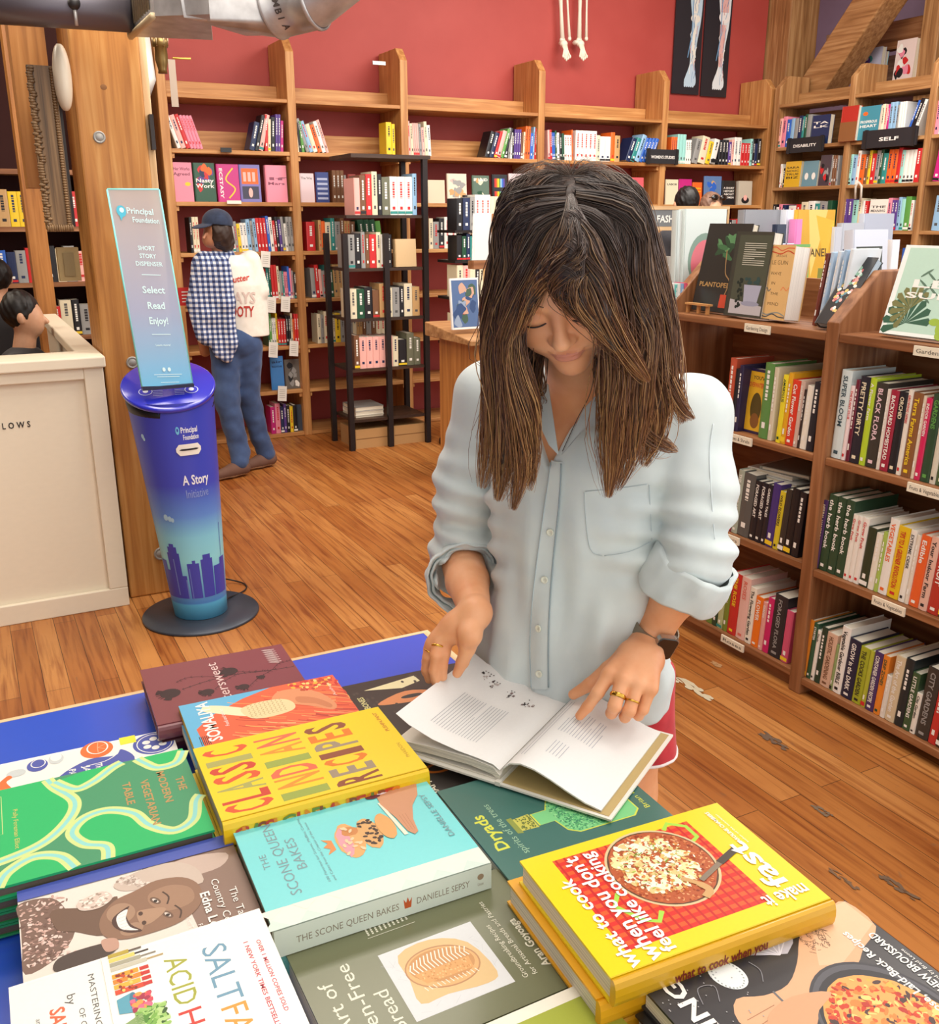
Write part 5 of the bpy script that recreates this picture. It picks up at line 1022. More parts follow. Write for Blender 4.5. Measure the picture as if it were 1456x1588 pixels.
# ------------------------------------------------------------------ soft solid modelling on a grid
import openvdb
class Field:
    def __init__(s, lo, hi, h):
        s.lo = np.array(lo, float); s.h = h; s.n = np.ceil((np.array(hi)-s.lo)/h).astype(int)+1
        s.F = np.full(s.n, .08, np.float32)
    def grid(s, lo, hi):
        a = np.clip(((np.array(lo)-s.lo)/s.h).astype(int), 0, s.n); b = np.clip(((np.array(hi)-s.lo)/s.h).astype(int)+2, 0, s.n)
        sl = tuple(slice(a[i], b[i]) for i in range(3))
        X, Y, Z = np.meshgrid(*[s.lo[i]+s.h*np.arange(a[i], b[i]) for i in range(3)], indexing='ij'); return sl, np.stack([X, Y, Z], -1)
    def put(s, sl, d, k, op='u'):
        F = s.F[sl]; d = d.astype(np.float32)
        if op == 'u': hh = np.clip(.5+.5*(F-d)/k, 0, 1); s.F[sl] = F*(1-hh)+d*hh-k*hh*(1-hh)
        elif op == 'c': d = -d; hh = np.clip(.5-.5*(F-d)/k, 0, 1); s.F[sl] = F*(1-hh)+d*hh+k*hh*(1-hh)
        elif op == 'i': hh = np.clip(.5-.5*(F-d)/k, 0, 1); s.F[sl] = F*(1-hh)+d*hh+k*hh*(1-hh)
    def cone(s, a, b, ra, rb, k=.008, op='u', m=.03):
        a = np.array(a, float); b = np.array(b, float); R = max(ra, rb)+m+k
        sl, P = s.grid(np.minimum(a, b)-R, np.maximum(a, b)+R)
        if P.size == 0: return
        ab = b-a; t = np.clip(((P-a)@ab)/(ab@ab+1e-12), 0, 1); d = np.linalg.norm(P-(a+t[..., None]*ab), axis=-1)-(ra+(rb-ra)*t); s.put(sl, d, k, op)
    def chain(s, pts, rs, k=.008, op='u'):
        for i in range(len(pts)-1): s.cone(pts[i], pts[i+1], rs[i], rs[i+1], k, op)
    def ell(s, c, r, A=None, k=.008, op='u', m=.03):
        c = np.array(c, float); r = np.array(r, float); R = max(r)+m+k; sl, P = s.grid(c-R, c+R)
        if P.size == 0: return
        q = P-c
        if A is not None: q = q@np.array(A, float).T        # rows of A = local axes
        k0 = np.linalg.norm(q/r, axis=-1); k1 = np.linalg.norm(q/(r*r), axis=-1)+1e-9; s.put(sl, k0*(k0-1)/k1, k, op)
    def fn(s, f, k=.008, op='u', lo=None, hi=None):
        sl, P = s.grid(s.lo if lo is None else lo, s.lo+s.h*s.n if hi is None else hi); s.put(sl, f(P), k, op)
    def warp(s, f): sl, P = s.grid(s.lo, s.lo+s.h*s.n); s.F[sl] += f(P).astype(np.float32)
    def mesh(s):
        F = s.F.copy(); F[0], F[-1], F[:, 0], F[:, -1], F[:, :, 0], F[:, :, -1] = [.05]*6
        g = openvdb.FloatGrid(.08); g.copyFromArray(F); p, q = g.convertToQuads(isovalue=0.0)
        return np.array(p)*s.h+s.lo, np.array(q)[:, ::-1]
def quads_obj(name, V, Q, mats, parent=None, mi=None, smooth=True, relax=1):
    me = bpy.data.meshes.new(name); me.from_pydata(V.tolist() if hasattr(V, 'tolist') else V, [], Q.tolist() if hasattr(Q, 'tolist') else Q)
    for m in (mats if isinstance(mats, list) else [mats]): me.materials.append(M(m) if isinstance(m, str) else m)
    me.polygons.foreach_set('use_smooth', [smooth]*len(me.polygons))
    if mi is not None: me.polygons.foreach_set('material_index', mi)
    me.update(); o = bpy.data.objects.new(name, me); col.objects.link(o)
    if parent is not None: o.parent = parent
    if relax: md = o.modifiers.new('soften', 'SMOOTH'); md.iterations = relax*3; md.factor = .5
    return o
def skin_mat(name='skin', c='dfa27c', c2='e9b390', ss=.12):
    m, nt, b = nodes(name); f = noise(nt, mapping(nt, (1, 1, 1)), 22, 4); link(nt, ramp(nt, f, [(.3, c), (.7, c2)]), b.inputs['Base Color'])
    b.inputs['Roughness'].default_value = .48; b.inputs['Subsurface Weight'].default_value = ss; b.inputs['Subsurface Radius'].default_value = (1, .35, .2); b.inputs['Subsurface Scale'].default_value = .008
    f2 = noise(nt, mapping(nt, (1, 1, 1)), 400, 2); bump(nt, b, f2, .08, .001); return m
def cloth(c, c2, name='cloth', sc=900, rough=.85, n=30):
    m, nt, b = nodes(name); f = noise(nt, mapping(nt, (1, 1, 1)), n, 4); link(nt, ramp(nt, f, [(.3, c), (.7, c2)]), b.inputs['Base Color'])
    b.inputs['Roughness'].default_value = rough; w = nt.nodes.new('ShaderNodeTexChecker'); w.inputs['Scale'].default_value = sc; link(nt, mapping(nt, (1, 1, 1)), w.inputs['Vector']); bump(nt, b, w.outputs['Fac'], .12, .0005)
    b.inputs['Sheen Weight'].default_value = .15; return m
def fold_noise(P, seed, fr=12., amp=.004, stretch=(1, 1, .35)):
    r = np.random.RandomState(seed); out = 0
    for i in range(6):
        k = r.normal(size=3)*np.array(stretch)*fr*(1+.5*i*.5); out = out+np.sin(P@k*2+r.uniform(0, 6.28)+.8*np.sin(P@(r.normal(size=3)*fr*.6)))/(1+.4*i)
    return out*amp/2

# ------------------------------------------------------------------ story kiosk
kc = np.array((.728, 3.855)); ks = empty('story_kiosk', (kc[0], kc[1], 0), label='blue short story dispenser kiosk with tapering body, skyline print and tall clear sign', cat='kiosk')
mb = MB(); mb.lathe([(0, 0), (.238, 0), (.24, .006), (.236, .012), (.11, .014), (0, .014)], M('3f4652', .35, .3), 56, (kc[0], kc[1], .0)); part(mb, 'base_plate', ks)
LX, LY = -.045, 0.0        # slight lean of the body
def kbody():
    m, nt, b = nodes('kiosk_print'); t = nt.nodes.new('ShaderNodeTexCoord'); s = nt.nodes.new('ShaderNodeSeparateXYZ'); link(nt, t.outputs['Object'], s.inputs[0])
    r = ramp(nt, s.outputs['Z'], [(.0, '62bdea'), (.085, '62bdea'), (.09, '4a86cf'), (.28, '8fdcea'), (.38, '83cfea'), (.47, '5f8fdc'), (.60, '3f4cc0'), (1, '3a44b8')]); link(nt, r, b.inputs['Base Color']); b.inputs['Roughness'].default_value = .35; return m
km = kbody(); mb = MB(); N = 64; H0, H1 = .016, .93; R0_, R1_ = .108, .166
def kp(u, z, dr=0):     # u in radians measured from the side facing the camera, positive to the right
    t = (z-H0)/(H1-H0); r = R0_+(R1_-R0_)*t+dr; a = -pi/2-.19+u; return (kc[0]+LX*t+r*cos(a), kc[1]+r*sin(a), z)
vs = [kp(2*pi*k/N, H0+(H1-H0)*i/12) for i in range(13) for k in range(N)]
mb.add(vs, [(i*N+k, i*N+(k+1) % N, (i+1)*N+(k+1) % N, (i+1)*N+k) for i in range(12) for k in range(N)]+[list(range(N))[::-1]], km, True)
# printed skyline wrapped on the body
def kquad(pts, m, dr): mb.add([kp(u, z, dr) for u, z in pts], [list(range(len(pts)))], m)
sky = [(-1.3, -1.0, .36), (-1.0, -.86, .30), (-.86, -.42, .42), (-.80, -.48, .46), (-.72, -.56, .48), (-.42, -.28, .27), (-.22, .16, .35), (-.05, .05, .37), (.22, .62, .37), (.3, .55, .40), (.66, .95, .31), (.95, 1.25, .35)]
bc_ = M('4248b4', .4)
for (u0, u1, z) in sky:
    k = 5; z = .115+(z-.115)*.66
    for i in range(k): a, b = u0+(u1-u0)*i/k, u0+(u1-u0)*(i+1)/k; kquad([(a, .115), (b, .115), (b, z), (a, z)], bc_, .0012)
for (u, z0, z1, w) in ((-.64, .13, .29, .02), (-.16, .115, .25, .012), (-.3, .115, .20, .02), (1.05, .25, .42, .01)): kquad([(u-w, z0), (u+w, z0), (u+w, z1), (u-w, z1)], M('6f86cf' if u < 0 else '3a3fb0'), .0018)
for (u, z, s) in ((-.62, .47, .07), (-.5, .465, .06), (-.42, .46, .05), (-.85, .80, .05), (-.82, .79, .04)):
    kquad([(u+s*cos(a), z+s*.2*sin(a)) for a in [k*pi/5 for k in range(10)]], M('a9d3ec'), .0014)
class KC:       # wrap lettering on the kiosk body
    pass
def ktext(st, u0, z, L, size, m, bold=1):
    w = sum(GL[(bold, c)][2] if (bold, c) in GL else .3 for c in st); off = 0
    for ch in st:
        g = GL.get((bold, ch))
        if g: mb.add([kp(u0+(off+x)/w*L, z+y*size, .0016) for x, y in g[0]], g[1], m); off += g[2]
        else: off += .3
ktext('A Story', .03, .605, .72, .055, M('f2f3fa')); ktext('Initiative', .06, .55, .66, .05, M('8fa3dd'), 0)
ktext('Principal', .14, .815, .42, .032, M('eef1fa')); ktext('Foundation', .18, .787, .40, .028, M('eef1fa'))
kquad([(.07+.045*cos(a), .825+.016*sin(a)) for a in [k*pi/8 for k in range(16)]], M('6fc0e8'), .0016); kquad([(.07+.02*cos(a), .827+.007*sin(a)) for a in [k*pi/4 for k in range(8)]], M('3238ac'), .002)
part(mb, 'body', ks)
mb = MB()
def slot(u0, u1, z0, z1, m, dr, n=8):
    for i in range(n): a, b = u0+(u1-u0)*i/n, u0+(u1-u0)*(i+1)/n; e = .35*(z1-z0) if i in (0, n-1) else 0; mb.add([kp(a, z0+(e if i == 0 else 0), dr), kp(b, z0+(e if i == n-1 else 0), dr), kp(b, z1-(e if i == n-1 else 0), dr), kp(a, z1-(e if i == 0 else 0), dr)], [(0, 1, 2, 3)], m)
slot(-.02, .60, .725, .77, M('f3efe4'), .004); slot(.06, .52, .745, .752, M('1c1c24'), .006); part(mb, 'paper_slot', ks)
# tilted round top
tc = np.array((kc[0]+LX-.005, kc[1]-.01, .975)); T = Matrix.Translation(tc) @ Matrix.Rotation(-.19, 4, 'Z') @ Matrix.Rotation(.42, 4, 'X')
mb = MB(); mb.lathe([(0, -.012), (.172, -.012), (.178, -.006), (.178, .006), (.172, .01), (0, .01)], M('2e35c0', .18, coat=.8), 56, T=T)
v = [T @ Vector(p) for p in ((0, 0, .0105), (1, 0, .0105), (0, 1, .0105))]; cv = Canvas(mb, v[0], v[1]-v[0], v[2]-v[0], .0005)
for s in (-1, 1):
    cv.ell(s*.085, -.05, .026, .026, M('c9d3f4')); cv.ell(s*.085, -.05, .023, .023, M('2e35c0')); cv.ell(s*.085, -.048, .010, .011, M('e8ecf8'))
    for i in range(4): cv.rect(s*.040-.018, -.082+.011*i, s*.040+.018, -.079+.011*i, M('9aa8e4'))
fit_text(cv, 'short edition', -.062, -.03, .13, .024, M('5f6a9a'), bold=1); part(mb, 'round_top', ks)
mb = MB(); mb.lathe([(.160, 0), (.168, .03), (.165, .05), (0, .05)], M('15161c', .4), 56, T=Matrix.Translation((kc[0]+LX, kc[1]+.01, .885)) @ Matrix.Rotation(.26, 4, 'X')); part(mb, 'collar', ks)
# clear sign
def glassy():
    m, nt, b = nodes('sign_glass'); b.inputs['Base Color'].default_value = (*lin('cfe3ee'), 1); b.inputs['Roughness'].default_value = .12; b.inputs['Alpha'].default_value = 1
    tr = nt.nodes.new('ShaderNodeBsdfTransparent'); tr.inputs[0].default_value = (*lin('f0f4fa'), 1); mx = nt.nodes.new('ShaderNodeMixShader')
    t = nt.nodes.new('ShaderNodeTexCoord'); s = nt.nodes.new('ShaderNodeSeparateXYZ'); link(nt, t.outputs['Object'], s.inputs[0])
    mp = nt.nodes.new('ShaderNodeMapRange'); mp.inputs[1].default_value = 1.7; mp.inputs[2].default_value = 1.0; mp.inputs[3].default_value = .50; mp.inputs[4].default_value = .86; link(nt, s.outputs['Z'], mp.inputs[0])
    r = ramp(nt, mp.outputs[0], [(.5, 'd8cfcb'), (.72, 'b4bcd8'), (.88, '6cc8f2')]); link(nt, r, b.inputs['Base Color'])
    link(nt, mp.outputs[0], mx.inputs[0]); link(nt, tr.outputs[0], mx.inputs[1]); link(nt, b.outputs[0], mx.inputs[2]); link(nt, mx.outputs[0], nt.nodes['Material Output'].inputs[0]); return m
BL, BR, TL_, TR_ = (np.array(p) for p in ((.565, 3.74, .997), (.755, 3.76, .985), (.524, 3.80, 1.70), (.706, 3.82, 1.702)))
mb = MB(); nrm = np.cross(BR-BL, TL_-BL); nrm /= np.linalg.norm(nrm); b_ = nrm*-.008
mb.add([BL, BR, TR_, TL_, BL+b_, BR+b_, TR_+b_, TL_+b_], [(0, 1, 2, 3), (7, 6, 5, 4), (1, 5, 6, 2), (0, 3, 7, 4), (0, 4, 5, 1), (3, 2, 6, 7)], glassy()); part(mb, 'sign_panel', ks)
U = (BR-BL)/np.linalg.norm(BR-BL); V = (TL_-BL)/np.linalg.norm(TL_-BL); W_ = .19; HH = .703
mb = MB(); cv = Canvas(mb, BL, U, V, .0006); w_ = M('d9f6fa', .4); 
def sx(y): return y*(-.0)    # the sides stay parallel
for s, y, sz, L in (('SHORT', .50, .022, .062), ('STORY', .472, .022, .060), ('DISPENSER', .444, .022, .098)): fit_text(cv, s, .102-L/2, y, L, sz, w_, bold=1)
for s, y, L in (('Select', .345, .082), ('Read', .288, .066), ('Enjoy!', .232, .072)): fit_text(cv, s, .102-L/2, y, L, .036, w_, bold=1)
cv.rect(.068, .410, .138, .413, w_); cv.rect(.068, .192, .138, .195, w_); fit_text(cv, 'Learn more!', .075, .150, .056, .011, w_, bold=1)
fit_text(cv, 'Principal', .052, .628, .098, .030, w_, bold=1); fit_text(cv, 'Foundation', .068, .598, .098, .026, w_, bold=1)
cv.ell(.034, .634, .017, .02, M('4fc3e0')); cv.ell(.036, .638, .008, .009, w_); cv.poly([(.028, .60), (.04, .62), (.024, .625)], M('4fc3e0'))
cv.rect(.05, .042, .155, .044, w_); cv.rect(.06, .034, .145, .036, w_); cv.ell(.09, .062, .006, .008, w_); cv.ell(.11, .062, .006, .008, w_); cv.rect(.07, .012, .14, .014, w_)
part(mb, 'sign_lettering', ks)
mb = MB(); eg = M('8ff0ea', .3)
for a, b in ((BL, TL_), (TL_, TR_), (TR_, BR)): mb.tube([a+b_*.5, b+b_*.5], .0045, eg, 6)
part(mb, 'sign_edge', ks)
mb = MB(); mb.box(tuple(BL+np.array((.0, -.003, -.016))), tuple(BR+np.array((.0, .012, .008))), M('1e2240')); part(mb, 'sign_socket', ks)
mb = MB(); cb = [onz(350, 898, .03), onz(378, 905, .006), onz(380, 915, .006), onz(355, 927, .02)]; mb.tube(smooth_path([kp(1.9, .12)]+[tuple(c) for c in cb]+[kp(1.6, .05)], 6), .0035, M('1a1a1c'), 6); part(mb, 'power_cable', ks)

# ------------------------------------------------------------------ ducts and valve at the top left
galv = nodes('galvanised_steel'); gm, nt, b = galv; f = noise(nt, mapping(nt, (1, 1, 1)), 14, 5); link(nt, ramp(nt, f, [(.3, 'a8a5a4'), (.7, 'cfcdcc')]), b.inputs['Base Color']); b.inputs['Metallic'].default_value = .55; b.inputs['Roughness'].default_value = .4
du = empty('air_duct', (1.1, 3.6, 2.35), label='large galvanised steel air duct crossing the top left corner', cat='duct')
D0 = 3.5
def dp(x, y, t): return att(x, y, t*.88)
mb = MB(); a = dp(202, 52, 3.95); 
q = [dp(205, 55, 3.75), dp(238, -6, 3.75), dp(240, -90, 3.75), dp(205, -50, 3.75)]
# rectangular register box: front face towards camera, side grille to the left
P_ = [np.array(p) for p in (dp(243, 0, 3.62), dp(326, 20, 3.5), dp(326, -110, 3.5), dp(243, -120, 3.62))]
F0, F1 = dp(240, 25, 3.55), dp(325, 22, 3.45); B0 = dp(205, 57, 3.95); B1 = dp(330, 62, 3.9); G0, G1 = F0+np.array((0, 0, .32)), F1+np.array((0, 0, .32)); C0, C1 = B0+np.array((0, 0, .32)), B1+np.array((0, 0, .32))
mb.add([F0, F1, B1, B0, G0, G1, C1, C0], [(0, 1, 5, 4), (1, 2, 6, 5), (2, 3, 7, 6), (3, 0, 4, 7), (0, 3, 2, 1), (4, 5, 6, 7)], gm); part(mb, 'register_box', du)
mb = MB(); d1 = (F0-B0); 
for i in range(9):
    p = B0+d1*(.12+.09*i); mb.tube([p+np.array((-.004, 0, .03)), p+np.array((-.004, 0, .30))], .004, M('8a7a62', .5), 5)
mb.tube([B0+np.array((-.006, 0, 0)), F0+np.array((-.006, 0, 0))], .012, M('c9b48e', .5), 6); mb.tube([B0+np.array((-.006, 0, 0)), C0+np.array((-.006, 0, 0))], .012, M('c9b48e', .5), 6); part(mb, 'grille', du)
# transition from box to round
c_ = (np.array(dp(425, 8, 3.72))); ax = np.array(dp(480, -6, 3.66))-c_; ax /= np.linalg.norm(ax); u = np.cross(ax, (0, 0, 1)); u /= np.linalg.norm(u); w = np.cross(u, ax); Rr_ = .104
ring = lambda c, r, n=32: [c+r*(cos(2*pi*k/n)*u+sin(2*pi*k/n)*w) for k in range(n)]
bx = [F1, B1, C1, G1]; mb = MB(); r1 = ring(c_, Rr_); loop = []
cen = sum(bx)/4
for k in range(32):
    dvec = cos(2*pi*k/32)*u+sin(2*pi*k/32)*w; sU, sW = dvec@u, dvec@w; m_ = max(abs(sU), abs(sW)); hu = abs((F1-B1)@u)/2; hw = .16
    loop.append(cen+u*(sU/m_*hu)+w*(sW/m_*hw))
mb.add(loop+r1, [(k, (k+1) % 32, 32+(k+1) % 32, 32+k) for k in range(32)], gm, True); part(mb, 'transition_piece', du)
mb = MB(); L1 = .165
pr_ = [(0, Rr_), (.002, Rr_+.006), (.012, Rr_+.006), (.014, Rr_+.001), (L1-.012, Rr_+.001), (L1-.01, Rr_+.007), (L1, Rr_+.007), (L1+.002, Rr_)]
vs = [p for t, r in pr_ for p in ring(c_+ax*t, r)]; mb.add(vs, [(i*32+k, i*32+(k+1) % 32, (i+1)*32+(k+1) % 32, (i+1)*32+k) for i in range(len(pr_)-1) for k in range(32)], gm, True)
# stamped lettering around the band
st = 'COLUMBIA'; tm_ = M('4a4340')
for i, ch in enumerate(st):
    g = GL[(1, ch)]; toC = (CAM-c_); a0 = math.atan2(toC@w, toC@u)
    for_ = [(x, y) for x, y in g[0]]
    aa = a0-.1+(i-5.0)*.27*-1
    mb.add([c_+ax*(.055+y*.035)+(Rr_+.0022)*(cos(aa-x*.3)*u+sin(aa-x*.3)*w) for x, y in for_], g[1], tm_)
part(mb, 'round_band', du)
mb = MB(); r2 = ring(c_+ax*L1, Rr_-.002); e2 = c_+ax*.36+np.array((0, .0, .05)); r3 = ring(e2, Rr_-.03); mb.add(r2+r3, [(k, (k+1) % 32, 32+(k+1) % 32, 32+k) for k in range(32)], gm, True)
e3 = c_+ax*1.1+np.array((0, 0, .5)); mb.add(r3+ring(e3, Rr_-.03), [(k, (k+1) % 32, 32+(k+1) % 32, 32+k) for k in range(32)], gm, True); part(mb, 'elbow', du)
mb = MB(); mb.tube([dp(-160, -6, 3.9), dp(205, 16, 3.85)], .072, M('6f6a72', .4, .6), 28); part(mb, 'pipe', du)
mb = MB(); p = dp(115, 5, 3.78); mb.tube([p, p+np.array((0, 0, -.07))], .006, gm, 8); mb.ball(tuple(p), (.022, .022, .022), M('2a2728'), 12, 8); part(mb, 'hanger_bolt', du)
dp = att
va = empty('sprinkler_valve', dp(252, 90, 4.2), label='brass valve with a pale yellow lever and hanging tag under the duct', cat='valve')
br_ = M('8a7346', .35, .7); p = np.array(dp(250, 85, 4.2)); mb = MB(); mb.lathe([(.012, .16), (.02, .07), (.032, .06), (.034, .035), (.026, .03), (.028, -.02), (.022, -.045), (.018, -.06), (.02, -.075), (0, -.075)], br_, 20, tuple(p)); 
for k in range(6): mb.tube([p+np.array((.03*cos(k), .03*sin(k), .03)), p+np.array((.034*cos(k), .034*sin(k), .075))], .003, M('b9a684', .4, .6), 5)
part(mb, 'valve_body', va)
mb = MB(); q = np.array(dp(268, 90, 4.18)); mb.tube([q, q+np.array((.03, 0, .0)), q+np.array((.075, -.01, 0))], [.008, .007, .009], M('dcbc52', .45), 8, flat=.5); part(mb, 'lever', va)
mb = MB(); q = np.array(dp(266, 100, 4.15)); mb.box(tuple(q+np.array((-.014, -.001, -.17))), tuple(q+np.array((.016, .001, .02))), M('a99a8c', .6)); part(mb, 'tag', va)
mb = MB(); pts = [np.array(dp(x, y, 4.6)) for x, y in ((223, 58), (228, 95), (232, 122), (222, 150))]; mb.tube(pts, [.028, .028, .03, .03], M('c9c7c2', .5, .2), 14)
mb.build('wrapped_pipe', label='pale wrapped pipe squeezed between timber column and bookcase', cat='pipe')
mb = MB(); p = np.array(ony(578, 97, 7.0)); mb.box(tuple(p+np.array((0, 0, -.012))), tuple(p+np.array((.1, .01, .012))), M('c9c9c4', .4, .5)); mb.build('shelf_bracket', label='small pale metal bracket on the second tall upright', cat='bracket')

# ------------------------------------------------------------------ hanging skeleton feet and anatomy chart
bone = M('ece4d2', .5); Y_ = 7.34
sk = empty('skeleton_model', (4.7, Y_, 2.83), label='white skeleton legs and feet hanging against the red wall', cat='skeleton')
for lx, side, top in ((872, -1, 868), (898, 1, 900)):
    A0, A1 = ony(top, -30, Y_), ony(lx, 62, Y_); mb = MB(); mb.tube([A0, (A0+A1)/2, A1], [.022, .014, .02], bone, 10); mb.ball(tuple(A1), (.026, .02, .024), bone); part(mb, 'shin_bone', sk)
    A0, A1 = ony(top+10, -30, Y_), ony(lx+11, 60, Y_); mb = MB(); mb.tube([A0, (A0+A1)/2, A1], [.012, .008, .013], bone, 8); mb.ball(tuple(A1), (.016, .016, .018), bone); part(mb, 'shin_bone', sk)
    mb = MB(); p = np.array(ony(lx+2, 68, Y_-.02)); mb.ball(tuple(p), (.035, .03, .03), bone); mb.ball(tuple(p+np.array((-.015*side-.02, .02, .01))), (.02, .04, .02), bone)
    for k in range(5): e = p+np.array(((k-2)*.017, -.05, -.10-.012*(2-abs(k-2)))); mb.tube([p+np.array(((k-2)*.01, -.01, -.01)), (p+e)/2+np.array((0, -.01, 0)), e], [.009, .006, .008], bone, 7); mb.ball(tuple(e), (.009, .009, .014), bone, 8, 6)
    part(mb, 'foot_bones', sk)
def chart(x0, x1, y1, kind, label):
    a, b = ony(x0, 148, 7.395), ony(x1, 148, 7.395); z0 = ony((x0+x1)/2, y1, 7.395)[2]; w = b[0]-a[0]; mb = MB(); mb.box((a[0], 7.395, z0), (b[0], 7.405, z0+1.0), M('26242a', .4)); cv = Canvas(mb, (a[0], 7.395, z0), (1, 0, 0), (0, 0, 1), .0006)
    if kind == 0: c1, c2 = M('bcd3e2'), M('e8e4d8')
    else: c1, c2 = M('dfe6ea'), M('e5b5b0')
    cv.poly(smooth_path([(w*.42, .09), (w*.78, .07), (w*.86, .12), (w*.78, .24), (w*.82, .42), (w*.92, .6), (w*.95, .8), (w*.95, 1.0), (w*.45, 1.0), (w*.5, .78), (w*.6, .6), (w*.58, .4), (w*.6, .25)], 4, True), c1)
    if kind == 0: cv.line([(w*.7, .25), (w*.72, .6)], [w*.14, w*.1], c2); cv.ell(w*.72, .62, w*.17, .035, c2); cv.line([(w*.72, .66), (w*.7, 1.0)], w*.16, c2)
    else: cv.line([(w*.68, .25), (w*.7, .6)], [w*.14, w*.24], c2); cv.ell(w*.72, .66, w*.2, .05, M('f1ecea')); cv.line([(w*.72, .7), (w*.7, 1.0)], w*.3, c2)
    for k in range(5): cv.ell(w*(.46+.075*k), .075, w*.035, .016, c1)
    for k in range(26):
        y0_ = .10+.034*k; x_ = .70+.10*sin(k*2.4); cv.line([(w*x_, y0_), (w*(x_+.05*sin(k*1.7)), y0_+.05), (w*(x_+.02), y0_+.09)], w*.018, M(['8fb0cc', 'c98a86', 'f4f1ea', '6f8fb4'][k % 4 if kind else (k*3) % 4])); cv.k -= .1
    cv.line([(w*.5, .3), (w*.62, .5), (w*.6, .9)], w*.03, M('6f9ac0')); mb.build('anatomy_chart', label=label, cat='poster')
chart(1041, 1083, 146, 0, 'dark anatomy chart with a bluish skeletal leg, left of the pair on the red wall'); chart(1086, 1126, 150, 1, 'dark anatomy chart with a pale muscled leg, right of the pair on the red wall')

# ------------------------------------------------------------------ dark open rack in the middle and wooden lectern
rk = empty('open_rack', (2.6, 6.4, 0), label='dark metal open rack of books standing before the second bay', cat='rack')
dk = M('241b1b', .5, .3); RX0, RX1, RY0, RY1 = 2.36, 2.96, 6.35, 6.72
for x, y in ((RX0, RY0), (RX1, RY0), (RX0, RY1), (RX1, RY1), ((RX0+RX1)/2, RY0)):
    mb = MB(); mb.box((x-.018, y-.018, 0), (x+.018, y+.018, 1.5 if x != RX1 else 2.0), dk); part(mb, 'post', rk)
for z in (.22, .58, .93, 1.27, 1.62): 
    mb = MB(); mb.box((RX0+.02, RY0, z-.02), (RX1-.02, RY1, z), WD('d', 'x')); part(mb, 'rack_shelf', rk)
mb = MB(); mb.box((2.42, 6.33, 1.985), (3.0, 6.75, 2.01), WD('d', 'x')); part(mb, 'rack_top', rk)
for x in (2.40, 2.70):
    mb = MB(); mb.box((x, RY0+.03, .0), (x+.27, RY1-.03, .14), M('b98f5c', .8)); mb.box((x+.005, RY0+.028, .07), (x+.265, RY0+.03, .075), M('8f6a40')); mb.build('cardboard_box', label=f'brown cardboard box on the floor inside the dark rack, {"left" if x < 2.5 else "right"} one', cat='box')
g7 = 'books on the dark open rack'
row('C D K U E C S K C E', (2.39, 6.37, .93), (2.93, 6.37, .93), 'back', 'on the third shelf of the dark rack', g7, dd=.2); row('S K S U R C W K', (2.39, 6.37, 1.27), (2.72, 6.37, 1.27), 'back', 'on the fourth shelf of the dark rack', g7, dd=.2)
row('U H5 C K Q Q', (2.41, 6.37, .58), (2.93, 6.37, .58), 'back', 'on the second shelf of the dark rack', g7, dd=.2, hh=(.17, .24))
row('H U R C K Q W3 L', (2.45, 6.37, 1.62), (2.92, 6.37, 1.62), 'back', 'on the top shelf of the dark rack', g7, dd=.2, hh=(.2, .28))
face_book(2.74, 2.90, 1.272, 1.46, 6.37, 'd9b98a', 'tan boxed book shown cover first on the dark rack', None, .05)
for k in range(3): 
    e = empty('book', (2.42, 6.68, .235+.031*k), -pi/2, label=f'{["cream","white","grey"][k]} book lying flat low in the dark rack', cat='book'); flat_book(e, .26, .22, .03, ['d9cfb5', 'eeeae0', '8a8a86'][k])
sr = empty('spinner_rack', (3.36, 6.2, 0), label='narrow black wire spinner rack beside the dark open rack', cat='rack')
mb = MB(); mb.tube([(3.2, 6.2, 0), (3.2, 6.2, 1.75)], .02, dk, 8); part(mb, 'pole', sr)
mb = MB(); mb.lathe([(0, 0), (.2, 0), (.2, .03), (0, .04)], dk, 20, (3.2, 6.2, 0)); part(mb, 'base', sr)
for z in (.75, 1.07, 1.32, 1.52): mb = MB(); mb.box((3.05, 6.06, z-.018), (3.42, 6.34, z), dk); part(mb, 'tray', sr)
row('C H C K C E S C', (3.07, 6.07, 1.07), (3.38, 6.07, 1.07), 'back', 'on the spinner rack middle tray', g7, dd=.16, hh=(.19, .22)); row('K D N T C Q S K', (3.07, 6.07, 1.32), (3.40, 6.07, 1.32), 'back', 'on the spinner rack upper tray', g7, dd=.16, hh=(.16, .18))
row('C E C H C S', (3.07, 6.07, .75), (3.36, 6.07, .75), 'back', 'on the spinner rack low tray', g7, dd=.16, hh=(.19, .22)); row('K N S W3 C2', (3.07, 6.07, 1.52), (3.40, 6.07, 1.52), 'back', 'on the spinner rack top tray', g7, dd=.16, hh=(.19, .24))
lc = empty('lectern', (2.5, 4.3, 0), label='tall honey wood cabinet with sloping top behind her shoulder', cat='cabinet')
hn = WD('p', 'z'); mb = MB(); mb.box((2.12, 4.0, .02), (2.75, 4.40, 1.03), hn); part(mb, 'body', lc, bevel=.006)
mb = MB(); mb.prism([(3.96, 1.031), (4.46, 1.031), (4.46, 1.10), (3.96, 1.055)], 'x', 2.07, 2.8, WD('r', 'x')); part(mb, 'top', lc, bevel=.004)
mb = MB(); mb.box((2.16, 4.04, 0), (2.71, 4.36, .0195), dk); part(mb, 'plinth', lc)
mb = MB(); mb.tube(smooth_path([(2.20, 3.985, .84), (2.16, 3.96, .87), (2.13, 3.95, .84), (2.14, 3.95, .79), (2.19, 3.96, .75), (2.23, 3.97, .735)], 6), [.02]*31, M('f1e6d8', .5), 10, flat=.6); part(mb, 'white_curl', lc)  # curl standing in for a blurred hand, not a real cabinet handle
